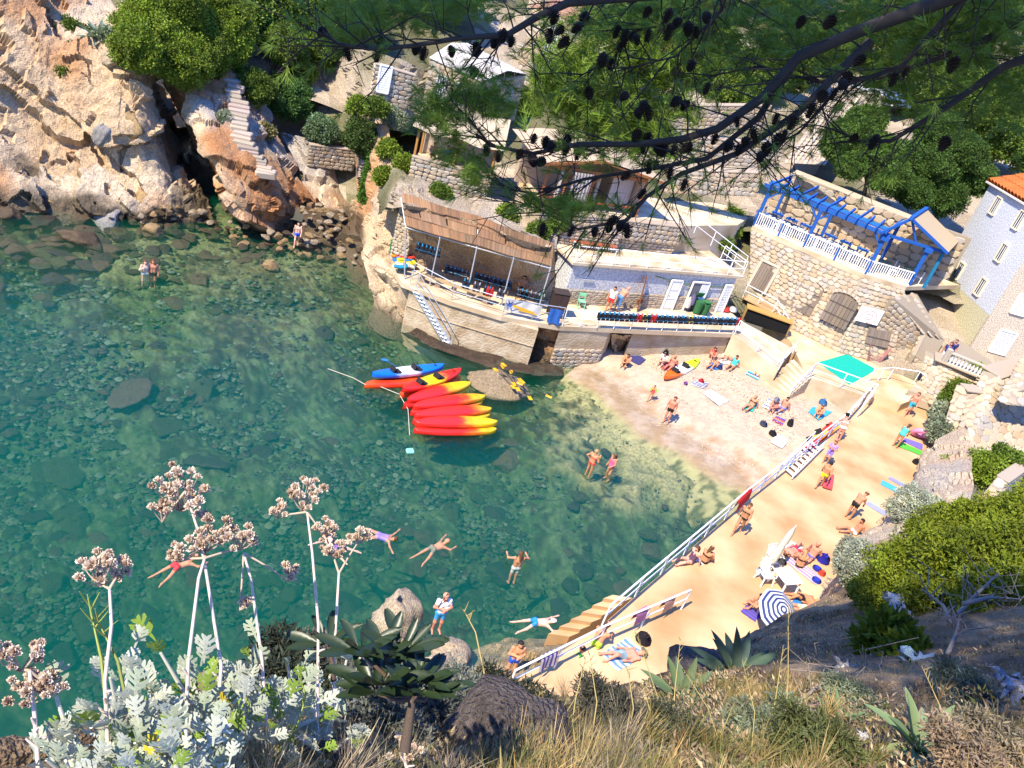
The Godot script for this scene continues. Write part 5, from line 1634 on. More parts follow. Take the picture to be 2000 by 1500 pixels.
	for iz in nzn - 1:
		for iy in ny - 1:
			for ix in nx - 1:
				var i := (iz * ny + iy) * nx + ix
				var c := 0
				for q in 8:
					if f[i + off[q]] < 0.0: c += 1
				if c == 0 or c == 8: continue
				var s := Vector3.ZERO; var n := 0
				for e in edges:
					var fa := f[i + off[e[0]]]; var fb := f[i + off[e[1]]]
					if (fa < 0.0) != (fb < 0.0):
						var t := fa / (fa - fb)
						var pa := Vector3(e[0] & 1, (e[0] >> 1) & 1, e[0] >> 2); var pb := Vector3(e[1] & 1, (e[1] >> 1) & 1, e[1] >> 2)
						s += pa.lerp(pb, t); n += 1
				vi[i] = V.size()
				V.append(lo + (Vector3(ix, iy, iz) + s / n) * cell)
				N.append(Vector3(f[i + off[1]] + f[i + off[3]] + f[i + off[5]] + f[i + off[7]] - f[i] - f[i + off[2]] - f[i + off[4]] - f[i + off[6]], f[i + off[2]] + f[i + off[3]] + f[i + off[6]] + f[i + off[7]] - f[i] - f[i + off[1]] - f[i + off[4]] - f[i + off[5]], f[i + off[4]] + f[i + off[5]] + f[i + off[6]] + f[i + off[7]] - f[i] - f[i + off[1]] - f[i + off[2]] - f[i + off[3]]).normalized())
				B.append(ids[i]); Tt.append(ts[i])
	var stp := [1, nx, nx * ny]
	for iz in range(1, nzn - 1):
		for iy in range(1, ny - 1):
			for ix in range(1, nx - 1):
				var i := (iz * ny + iy) * nx + ix
				var neg := f[i] < 0.0
				for ax in 3:
					if (f[i + stp[ax]] < 0.0) == neg: continue
					var u: int = stp[(ax + 1) % 3]; var w: int = stp[(ax + 2) % 3]
					var q := [vi.get(i - u - w, -1), vi.get(i - w, -1), vi.get(i, -1), vi.get(i - u, -1)]
					if -1 in q: continue
					if neg: q.reverse()
					I.append_array([q[0], q[1], q[2], q[0], q[2], q[3]])
	poses[k] = {"v": V, "n": N, "i": I, "b": B, "t": Tt, "head": j[3], "up": hu, "face": fd}
	return poses[k]
# fit: {"trunks": colour} {"bikini": c} {"suit": c} {"shirt": c, "shorts": c}
func paint(b: int, t: float, skin: Color, fit: Dictionary) -> Color:
	if fit.has("shirt") and (b in [0, 4] or (b == 1 and t < 0.5) or (b == 6 and t < 0.6)): return fit.shirt
	if fit.has("shorts") and (b == 18 or (b == 0 and t < 0.2) or (b == 12 and t < 0.7)): return fit.shorts
	if fit.has("jeans") and (b in [18, 12, 14] or (b == 0 and t < 0.2)): return fit.jeans
	if fit.has("trunks") and (b == 18 or (b == 0 and t < 0.12) or (b == 12 and t < 0.42)): return fit.trunks
	if fit.has("suit") and (b in [0, 18] or (b == 12 and t < 0.08)): return fit.suit
	if fit.has("bikini") and ((b == 18) or (b == 0 and (t < 0.02 or (t > 0.74 and t < 0.97))) or (b == 12 and t < 0.08)): return fit.bikini
	return skin
func person(label: String, pos: Vector3, to: Vector3, k: String, fit: Dictionary, size := 1.0, skin := Color(0.50, 0.26, 0.16), hair := Color(0.05, 0.03, 0.02), long := false, hat := Color(-1, 0, 0), tilt := 0.0) -> Node3D:
	var b := body_of(k)
	skin = vary(skin, 0.16)
	var d := to - pos
	var t := thing("person", label, "person", pos, atan2(d.x, d.z))
	if tilt != 0.0: t.rotate_object_local(Vector3.RIGHT, tilt)
	t.scale = Vector3.ONE * size
	var c := PackedColorArray()
	var n: int = b.v.size()
	c.resize(n)
	for i in n: c[i] = paint(b.b[i], b.t[i], skin, fit)
	var m := ArrayMesh.new()
	var arr := []
	arr.resize(Mesh.ARRAY_MAX)
	arr[Mesh.ARRAY_VERTEX] = b.v; arr[Mesh.ARRAY_NORMAL] = b.n; arr[Mesh.ARRAY_COLOR] = c; arr[Mesh.ARRAY_INDEX] = b.i
	m.add_surface_from_arrays(Mesh.PRIMITIVE_TRIANGLES, arr)
	obj("body", m, M.skin, t)
	var mb := MB.new()
	mb.col = hair
	var hu: Vector3 = b.up; var fd: Vector3 = b.face
	var hx := hu.cross(fd).normalized()
	var g := []
	for i in 8:
		var l := []
		for j in 15:
			var ph := TAU * j / 14.0
			var lim := 1.15 if cos(ph) > 0.25 else 1.95
			var th := lim * i / 7.0
			var q := hu * cos(th) + (fd * cos(ph) + hx * sin(ph)) * sin(th)
			l.append(b.head + hu * 0.03 - fd * 0.01 + q * Vector3.ONE * 0.106)
		g.append(l)
	mb.sheet(g)
	if long:
		mb.tube([b.head + hu * 0.05 - fd * 0.07, b.head - hu * 0.08 - fd * 0.1, b.head - hu * 0.26 - fd * 0.1], [0.075, 0.07, 0.03], 7)
	obj("hair", mb, M.hair, t)
	if hat.r >= 0.0:
		mb = MB.new()
		mb.col = hat
		mb.tube([b.head + hu * 0.075, b.head + hu * 0.09, b.head + hu * 0.1, b.head + hu * 0.18, b.head + hu * 0.19], [0.19, 0.19, 0.115, 0.095, 0.02], 14)
		obj("hat", mb, M.cloth, t)
	return t
func at_px(u: float, v: float, y: float) -> Vector3:
	return P(u, v, y)

func people() -> void:
	var tan := Color(0.46, 0.21, 0.11); var red := Color(0.55, 0.22, 0.14); var pale := Color(0.60, 0.36, 0.26)
	var blond := Color(0.35, 0.22, 0.1); var brown := Color(0.09, 0.045, 0.02); var grey := Color(0.4, 0.38, 0.36)
	var blk := Color(0.012, 0.012, 0.014); var blu := Color(0.02, 0.10, 0.55); var wht := Color(0.75, 0.75, 0.75)
	# [label, u, v, height, face-u, face-v, pose, outfit, size, skin, hair, long]
	var L := [
		["woman in a pale bikini standing waist-deep off the rocks", 282, 562, -1.0, 330, 620, "hips", {"bikini": wht}, 0.97, pale, brown, true],
		["man standing waist-deep close behind a woman off the rocks", 298, 562, -1.0, 290, 640, "stand", {"trunks": blk}, 1.0, red, brown, false],
		["man in bright blue trunks stepping over the shore rocks", 578, 481, 0.25, 560, 560, "walk", {"trunks": blu}, 0.96, pale, blk, false],
		["woman in a red bikini standing in the shallows, hand at her face", 1146, 931, -0.55, 1250, 880, "hips", {"bikini": Color(0.65, 0.04, 0.04)}, 0.95, tan, blond, false],
		["woman in a pink swimsuit standing in the shallows", 1184, 937, -0.55, 1080, 950, "look", {"suit": Color(0.75, 0.12, 0.25)}, 0.95, tan, brown, true],
		["woman in white shorts treading water, seen from behind", 997, 1140, -1.1, 960, 1000, "tread", {"shorts": Color(0.6, 0.6, 0.58)}, 1.0, tan, brown, true],
		["boy in blue trunks with folded arms on the rock by the steps", 992, 1322, 0.45, 1010, 1420, "fold", {"trunks": blu}, 1.0, tan, blk, false],
		["man in a white polo shirt holding a fishing rod on a rock", 850, 1234, 0.6, 880, 1400, "fold", {"shirt": wht, "shorts": Color(0.05, 0.3, 0.6)}, 1.06, red, Color(0.5, 0.24, 0.15), false],
		["man in lime green trunks climbing out of the water at the steps", 1150, 1290, 0.7, 1290, 1150, "lean", {"trunks": Color(0.35, 0.6, 0.05)}, 1.02, tan, brown, false],
		["woman with a purple bag crouched on the sea steps behind the railing", 1132, 1292, 0.75, 1060, 1330, "knees", {"suit": Color(0.12, 0.05, 0.2)}, 0.95, tan, Color(0.05, 0.02, 0.03), true],
		["woman in a black bikini walking along the promenade", 1437, 1041, DY, 1380, 1140, "walk", {"bikini": blk}, 0.98, tan, brown, true],
		["woman in a dark swimsuit sitting by the railing with her legs stretched out", 1347, 1098, DY, 1270, 1110, "sit", {"suit": Color(0.10, 0.05, 0.08)}, 0.95, pale, brown, true],
		["woman in a black bikini sitting on a white towel by the railing", 1372, 1098, DY, 1420, 1080, "knees", {"bikini": blk}, 0.92, tan, brown, true],
		["man in black trunks bending over to look down on the promenade", 1655, 1012, DY, 1740, 990, "bend", {"trunks": blk}, 1.0, tan, brown, false],
		["young man in white reclining on the promenade with his legs out", 1668, 1042, DY, 1600, 1032, "sit", {"trunks": wht}, 0.98, tan, blk, false],
		["woman in a dark bikini sitting on the pink striped towel", 1560, 1108, DY, 1540, 1060, "knees", {"bikini": blk}, 0.95, tan, blond, true],
		["bald man sitting upright behind the pink striped towel", 1582, 1090, DY, 1540, 1120, "sit", {"trunks": Color(0.1, 0.1, 0.3)}, 1.0, red, Color(0.5, 0.24, 0.15), false],
		["person in red and navy trunks lying beside the bald man", 1552, 1078, DY, 1600, 1060, "back", {"trunks": Color(0.45, 0.03, 0.05)}, 0.98, red, brown, false],
		["person lying on a blue towel behind the striped parasol", 1565, 1172, DY, 1500, 1160, "back", {"trunks": blk}, 0.96, tan, brown, false],
		["man in pale shorts lying on his side behind the striped parasol", 1570, 1192, DY, 1500, 1180, "front", {"shorts": Color(0.6, 0.5, 0.3)}, 1.0, red, blk, false],
		["man lying on the purple patterned towel beside the striped parasol", 1482, 1196, DY, 1440, 1180, "knees", {"trunks": Color(0.12, 0.1, 0.2)}, 1.0, tan, blk, false],
		["sunburnt man in a khaki hat asleep on the blue striped towel", 1215, 1283, DY, 1130, 1290, "back", {"shorts": Color(0.2, 0.28, 0.3)}, 1.02, red, brown, false],
		["woman in a white bikini and black hat leaning on the promenade railing", 1634, 860, DY, 1600, 790, "lean", {"bikini": wht}, 0.98, red, blk, false],
		["girl wrapped in a purple towel by the railing", 1610, 905, DY, 1560, 960, "fold", {"shirt": Color(0.3, 0.2, 0.6), "shorts": Color(0.3, 0.2, 0.6)}, 0.86, tan, brown, true],
		["boy in yellow and black trunks trailing a red float", 1597, 952, DY, 1640, 860, "walk", {"trunks": Color(0.6, 0.55, 0.02)}, 0.92, tan, blk, false],
		["man in turquoise shorts walking past the foot of the court", 1770, 811, DY, 1750, 900, "walk", {"shorts": Color(0.03, 0.3, 0.38)}, 1.0, red, brown, false],
		["woman in a white wrap standing by the promenade rocks", 1825, 808, DY, 1780, 850, "look", {"shirt": wht, "shorts": wht}, 0.97, tan, brown, true],
		["woman with a teal towel stooping over the mats by the rocks", 1747, 873, DY, 1800, 850, "bend", {"suit": Color(0.05, 0.4, 0.35)}, 1.0, tan, brown, true],
		["man sitting against the rocks with a white towel", 1822, 838, DY, 1790, 870, "sit", {"trunks": wht}, 0.95, red, brown, false],
		["man in a navy shirt coming down the stone steps by the balustrade", 1834, 712, 3.6, 1790, 790, "walk", {"shirt": Color(0.02, 0.03, 0.14), "shorts": Color(0.5, 0.55, 0.65)}, 1.0, red, brown, false],
		["woman in navy standing on the stone steps beside the balustrade", 1845, 706, 3.9, 1800, 790, "stand", {"shirt": Color(0.02, 0.03, 0.12), "shorts": Color(0.03, 0.04, 0.12)}, 0.97, red, brown, true],
		["man hunched on a navy round mat under the sea wall", 1222, 713, 0.45, 1180, 740, "knees", {"trunks": blk}, 0.97, tan, blk, false],
		["woman sitting on a red towel beside the beached kayak", 1310, 718, 0.5, 1280, 740, "sit", {"bikini": Color(0.6, 0.1, 0.08)}, 0.95, red, blond, true],
		["woman with a black bag and white wrap under the sea wall", 1293, 710, 0.5, 1270, 730, "knees", {"shirt": wht}, 0.93, pale, blk, false],
		["woman in a red top sitting at the back of the beach group", 1388, 698, 0.7, 1400, 730, "knees", {"shirt": Color(0.6, 0.1, 0.06)}, 0.95, red, blk, true],
		["person lying on a blue mat with the beach group", 1392, 716, 0.7, 1370, 730, "back", {"trunks": Color(0.05, 0.1, 0.3)}, 0.95, tan, blk, false],
		["sunbather stretched out on a white towel in the beach group", 1420, 702, 0.75, 1380, 712, "back", {"bikini": wht}, 0.95, red, blk, false],
		["woman in a turquoise top sitting on a blue mat", 1430, 718, 0.75, 1400, 740, "sit", {"shirt": Color(0.05, 0.42, 0.42)}, 0.95, tan, blk, true],
		["woman in a patterned bikini on the blue striped towel by the steps", 1484, 730, 0.85, 1462, 745, "sit", {"bikini": Color(0.4, 0.12, 0.3)}, 0.97, tan, brown, true],
		["small child in red with green armbands at the water's edge", 1268, 783, 0.05, 1200, 850, "walk", {"suit": Color(0.65, 0.08, 0.08)}, 0.6, tan, brown, true],
		["man in black trunks standing at the water's edge", 1299, 826, 0.12, 1250, 900, "stand", {"trunks": blk}, 1.0, red, brown, false],
		["woman in a black bikini leaning back on a turquoise towel", 1465, 797, 0.55, 1435, 812, "sit", {"bikini": blk}, 0.97, tan, blond, true],
		["woman in a white hat on the towel with a dark-haired man", 1508, 800, 0.65, 1490, 830, "knees", {"bikini": Color(0.5, 0.5, 0.6)}, 0.93, red, blond, false],
		["dark-haired man in blue trunks sitting on a white towel", 1527, 801, 0.65, 1500, 815, "sit", {"trunks": Color(0.1, 0.15, 0.5)}, 0.98, red, blk, false],
		["woman bent over a bag on the cyan towel near the court wall", 1598, 812, 0.72, 1580, 830, "knees", {"bikini": Color(0.1, 0.1, 0.15)}, 0.95, tan, brown, true],
		["man in a white shirt and red shorts on the hut deck", 1186, 608, KY, 1160, 660, "stand", {"shirt": wht, "shorts": Color(0.6, 0.04, 0.03)}, 0.98, tan, blk, false],
		["sunburnt bald man in blue jeans stooping on the hut deck", 1203, 607, KY, 1260, 600, "bend", {"jeans": Color(0.08, 0.2, 0.42)}, 1.05, red, Color(0.5, 0.24, 0.15), false],
		["person sitting under the reed roof by the dark cabinets", 1015, 577, KY, 990, 640, "chair", {"trunks": blk}, 0.97, tan, blk, false],
		["person in a red shirt under the middle of the reed roof", 955, 545, KY, 930, 600, "stand", {"shirt": Color(0.5, 0.03, 0.02), "shorts": blk}, 0.97, tan, blk, false],
		["guest with bare shoulders at the parapet of the canopied restaurant", 842, 318, 6.65, 860, 400, "chair", {"trunks": blk}, 1.0, red, brown, false],
		["guest in a blue top at the parapet of the canopied restaurant", 868, 324, 6.65, 900, 400, "chair", {"shirt": Color(0.05, 0.2, 0.45)}, 1.0, tan, blk, false],
		["guest in a white and lilac shirt at the front of the timber restaurant", 1080, 400, 7.15, 1100, 480, "chair", {"shirt": Color(0.6, 0.58, 0.75)}, 1.0, red, brown, false],
		["bare-chested man in purple shorts under the trees by the upper path", 1680, 372, 8.2, 1640, 460, "stand", {"shorts": Color(0.12, 0.08, 0.5)}, 1.0, tan, blk, false],
		["guest in blue at the table under the gabled canopy", 1716, 492, 7.0, 1760, 500, "chair", {"shirt": Color(0.08, 0.15, 0.4)}, 1.0, tan, brown, false],
		["guest in pink at the table under the gabled canopy", 1740, 490, 7.0, 1700, 520, "chair", {"shirt": Color(0.5, 0.2, 0.22)}, 1.0, tan, brown, false]]
	for q in L:
		var pp := P(q[1], q[2], q[3])
		if q[3] > 0.02 and q[3] < 1.0 and q[1] > 1190: pp = beach(q[1], q[2]) + up(0.03)
		person(q[0], pp, P(q[4], q[5], q[3]), q[6], q[7], q[8], q[9], q[10], q[11], blk if "black hat" in q[0] else (Color(0.25, 0.24, 0.14) if "khaki hat" in q[0] else (wht if "white hat" in q[0] else Color(-1, 0, 0))))
	var S := [
		["swimmer in red trunks floating face down with arms ahead", 345, 1108, 420, 1085, "swim", {"trunks": Color(0.6, 0.03, 0.03)}, tan],
		["swimmer in purple patterned trunks behind the dry flower stems", 655, 1070, 625, 1048, "star", {"trunks": Color(0.3, 0.15, 0.45)}, pale],
		["swimmer in a violet suit floating with arms and legs spread", 738, 1050, 765, 1058, "star", {"suit": Color(0.22, 0.16, 0.6)}, tan],
		["bald swimmer doing the breaststroke", 845, 1074, 875, 1064, "swim", {"trunks": Color(0.15, 0.15, 0.1)}, tan],
		["swimmer in blue trunks and white cap reaching forward", 1045, 1217, 1085, 1222, "swim", {"trunks": Color(0.02, 0.2, 0.5)}, pale]]
	for q in S:
		var p := P(q[1], q[2], -0.15); var f := P(q[3], q[4], -0.15)
		var hr := wht if "white cap" in q[0] else (Color(0.45, 0.2, 0.12) if "bald" in q[0] else brown)
		person(q[0], p, p + (p - f), q[5], q[6], 0.92, q[7], hr)

# ---------- boats
func kayak_mesh(f: Callable, seats: bool) -> ArrayMesh:
	var mb := MB.new()
	var rings := []; var cols := []
	var n := 40; var m := 20
	for i in n + 1:
		var s := float(i) / n * 2.0 - 1.0
		var w := 0.38 * pow(maxf(0.0, 1.0 - pow(absf(s), 2.6)), 0.62) + 0.012
		var keel := 0.10 * pow(absf(s), 3.0)
		var top := 0.30 + 0.09 * pow(absf(s), 2.5)
		var dip := 0.0
		if seats: dip = 0.10 * (exp(-pow((s - 0.28) / 0.13, 2)) + exp(-pow((s + 0.30) / 0.13, 2)) + 0.6 * exp(-pow((s + 0.02) / 0.1, 2)))
		var l := []; var c := []
		for k in m + 1:
			var a := TAU * k / m
			var x := cos(a); var y := sin(a)
			var px := w * signf(x) * pow(absf(x), 0.7)
			var py := 0.0
			if y >= 0: py = lerpf(0.2, top, pow(y, 0.5)) - dip * pow(y, 1.5) * (1.0 if absf(x) < 0.75 else 0.0)
			else: py = lerpf(0.2, keel, pow(-y, 0.6)) + 0.02 * sin(px * 40.0) * (1.0 - absf(s))
			l.append(Vector3(px, py, s * 2.1))
			c.append(f.call(s, y))
		rings.append(l); cols.append(c)
	mb.sheet(rings, cols)
	return mb.mesh()
func kayak(label: String, a: Vector3, b: Vector3, m: Mesh, upside := false, seats := false, roll := 0.0) -> Node3D:
	var d := (b - a)
	var t := thing("kayak", label, "kayak", (a + b) * 0.5, atan2(d.x, d.z), "")
	obj("hull", m, M.gloss, t)
	if seats:
		for z in [0.5, -0.72]:
			var mb := MB.new()
			mb.col = Color(0.03, 0.03, 0.035)
			mb.box(Transform3D(Basis(), Vector3(0, 0.27, z)), Vector3(0.42, 0.06, 0.4), 0.02)
			mb.box(Transform3D(Basis(Vector3.RIGHT, 0.3), Vector3(0, 0.42, z - 0.24)), Vector3(0.42, 0.3, 0.06), 0.025)
			var se := obj("seat", mb, M.cloth, t)
			var bk := MB.new()
			bk.col = Color(0.10, 0.10, 0.11)
			bk.box(Transform3D(Basis(Vector3.RIGHT, 0.3), Vector3(0, 0.44, z - 0.2)), Vector3(0.34, 0.2, 0.03), 0.012)
			obj("back_pad", bk, M.cloth, se)
		var h := MB.new()
		h.col = Color(0.04, 0.04, 0.045)
		h.tube([Vector3(0, 0.37, 1.55), Vector3(0, 0.385, 1.56)], [0.12, 0.11], 10)
		obj("hatch", h, M.plain, t)
	else:
		for z in [-1.98, 1.98]:
			var h := MB.new()
			h.col = Color(0.05, 0.05, 0.05)
			h.tube([Vector3(-0.06, 0.36, z), Vector3(-0.04, 0.42, z), Vector3(0.04, 0.42, z), Vector3(0.06, 0.36, z)], [0.015], 5)
			obj("handle", h, M.plain, t)
	if upside:
		t.rotate_object_local(Vector3.FORWARD, PI)
		t.position.y += 0.36
	if roll != 0.0: t.rotate_object_local(Vector3.FORWARD, roll)
	t.rotate_object_local(Vector3.RIGHT, -asin(clampf(d.y / maxf(d.length(), 0.1), -1, 1)) * (-1.0 if upside else 1.0))
	return t
func boats() -> void:
	var R := Color(0.62, 0.02, 0.012); var Y := Color(0.75, 0.45, 0.01); var Or := Color(0.68, 0.12, 0.01); var Bl := Color(0.005, 0.13, 0.55); var W := Color(0.7, 0.72, 0.72); var Li := Color(0.42, 0.65, 0.02)
	var ramp := func(s, y, o := 0.0): 
		var k := clampf((s - 0.05 - o) * 1.5 + nz.get_noise_2d(s * 40, y * 25) * 0.35, 0, 1)
		return R.lerp(Or, minf(k * 2.0, 1.0)).lerp(Y, clampf(k * 1.6 - 0.5, 0, 1))
	var hullm := kayak_mesh(func(s, y): return ramp.call(s, y, 0.1), false)
	var hulls := [hullm, kayak_mesh(func(s, y): return ramp.call(s, y + 5.0, 0.32), false), kayak_mesh(func(s, y): return ramp.call(s, y + 9.0, -0.12), false)]
	var hn := 0
	var redm := kayak_mesh(func(s, y): return R.lerp(Or, 0.35 + 0.3 * nz.get_noise_2d(s * 20, y * 9)), false)
	var bm := kayak_mesh(func(s, y): return Bl.lerp(W, clampf(1.6 - absf(s + 0.05) * 5.0 + nz.get_noise_2d(s * 60, y * 30) * 0.8, 0, 1)), true)
	var ym := kayak_mesh(func(s, y): return R.lerp(Y, clampf(1.8 - absf(s - 0.02) * 5.0 + nz.get_noise_2d(s * 60, y * 30) * 0.8, 0, 1)), true)
	var gm := kayak_mesh(func(s, y): return Or.lerp(W, clampf((s + 0.32) * 6.0, 0, 1)).lerp(Li, clampf((s - 0.25) * 6.0, 0, 1)), true)
	var K := [
		["red kayak hull lying under the blue and white kayak", [708, 757], [862, 747], -0.05, redm, true, false],
		["blue and white sit-on-top kayak with two black seats", [722, 740], [868, 722], 0.34, bm, false, true],
		["red kayak hull under the red and yellow sit-on-top kayak", [770, 780], [905, 740], -0.05, redm, true, false],
		["red and yellow sit-on-top kayak with two black seats on the raft", [775, 772], [905, 728], 0.34, ym, false, true],
		["overturned red kayak under the first of the fanned hulls", [782, 800], [915, 764], -0.06, hullm, true, false],
		["overturned red and orange kayak, first of the fanned hulls after the seated one", [790, 789], [920, 753], 0.2, hullm, true, false],
		["overturned red kayak under the second of the fanned hulls", [795, 812], [945, 790], -0.06, hullm, true, false],
		["overturned red and yellow kayak, second of the fanned hulls after the seated one", [800, 800], [950, 779], 0.2, hullm, true, false],
		["overturned red kayak under the third of the fanned hulls", [797, 828], [962, 815], -0.06, hullm, true, false],
		["overturned red and orange kayak, third of the fanned hulls after the seated one", [801, 817], [964, 804], 0.2, hullm, true, false],
		["overturned red kayak lowest in the water at the end of the raft", [802, 846], [972, 845], -0.06, hullm, true, false],
		["overturned red and yellow kayak, end of the fanned raft", [803, 831], [975, 830], 0.22, hullm, true, false]]
	for q in K:
		var a := P(q[1][0], q[1][1], q[3]); var b := P(q[2][0], q[2][1], q[3])
		var hm: Mesh = q[4]
		if hm == hullm:
			hm = hulls[hn % 3]
			hn += 2
		kayak(q[0], a, b, hm, q[5], q[6], rng.randf_range(-0.07, 0.07))
	kayak("orange, white and lime kayak drawn up on the beach", P(1287, 748, 0.42), P(1370, 706, 0.6), gm, false, true)
	var k1 := kayak("red and yellow kayak leaning against the outside of the promenade railing", P(1577, 880, 0.7), P(1625, 838, 0.95), ym, false, true, 0.0)
	k1.rotate_object_local(Vector3.FORWARD, 0.9)
	var k2 := kayak("yellow-ended kayak behind the leaning red one by the railing", P(1592, 888, 0.65), P(1645, 842, 0.85), hullm, false, false, 0.0)
	k2.rotate_object_local(Vector3.FORWARD, 1.0)
	# rock with paddles, mooring line, floats
	var rk := place_rock(P(982, 750, 0.0), Vector3(3.4, 1.7, 2.6), rock_mat("tan", C(0.36, 0.27, 0.16)), "flat_rock", "flat-topped tan rock in the water with yellow paddles on it", "rock", "")
	rk.rotation = Vector3(0, 0.4, 0)
	var pd := [[985, 712, 1000, 735], [972, 718, 1003, 748], [1000, 722, 1012, 752], [1018, 738, 1030, 760], [1022, 744, 1040, 752], [988, 708, 1010, 728]]
	for i in pd.size():
		var q: Array = pd[i]
		var t := thing("paddle", "yellow-bladed kayak paddle lying on the flat rock", "paddle", P(q[0], q[1] + 8, 0.56 + 0.03 * i), 0.0, "paddles on the flat rock")
		var e := P(q[2], q[3] + 8, 0.54 + 0.03 * i) - t.position
		e = e.normalized() * 1.6
		var sh := MB.new()
		sh.col = Color(0.03, 0.03, 0.03)
		sh.tube([-e * 0.1, e * 0.9], [0.018], 6)
		obj("shaft", sh, M.plain, t)
		for z in [-0.12, 0.92]:
			var mb := MB.new()
			mb.col = Color(0.78, 0.36, 0.01)
			mb.beam(e * (z - 0.11), e * (z + 0.11), 0.2, 0.025, 0.012)
			obj("blade", mb, M.gloss, t)
	var rp := MB.new()
	rp.col = Color(0.5, 0.46, 0.36)
	rp.tube([P(640, 720, 0.04), P(690, 738, 0.03), P(715, 752, 0.15)], [0.018], 5)
	rp.tube([P(730, 750, 0.15), P(780, 770, 0.1), P(797, 800, 0.1), P(800, 850, 0.05)], [0.018], 5)
	tag(obj("mooring_rope", rp, M.plain), "pale rope tying the kayak raft together", "rope")
	var bx := MB.new()
	bx.col = Color(0.2, 0.55, 0.46)
	bx.box(Transform3D(Basis(Vector3.UP, 0.5), P(801, 881, 0.04)), Vector3(0.36, 0.16, 0.3), 0.05)
	tag(obj("float", bx, M.plain), "pale green box float near the kayak raft", "float")
	bx = MB.new()
	bx.col = Color(0.02, 0.15, 0.5)
	bx.box(Transform3D(Basis(Vector3.UP, 0.2), P(752, 703, 0.02)), Vector3(0.34, 0.06, 0.18), 0.025)
	bx.tube([P(754, 704, 0.03), P(775, 716, -0.1)], [0.015], 5)
	tag(obj("paddle", bx, M.plain), "blue paddle floating by the kayak raft", "paddle")

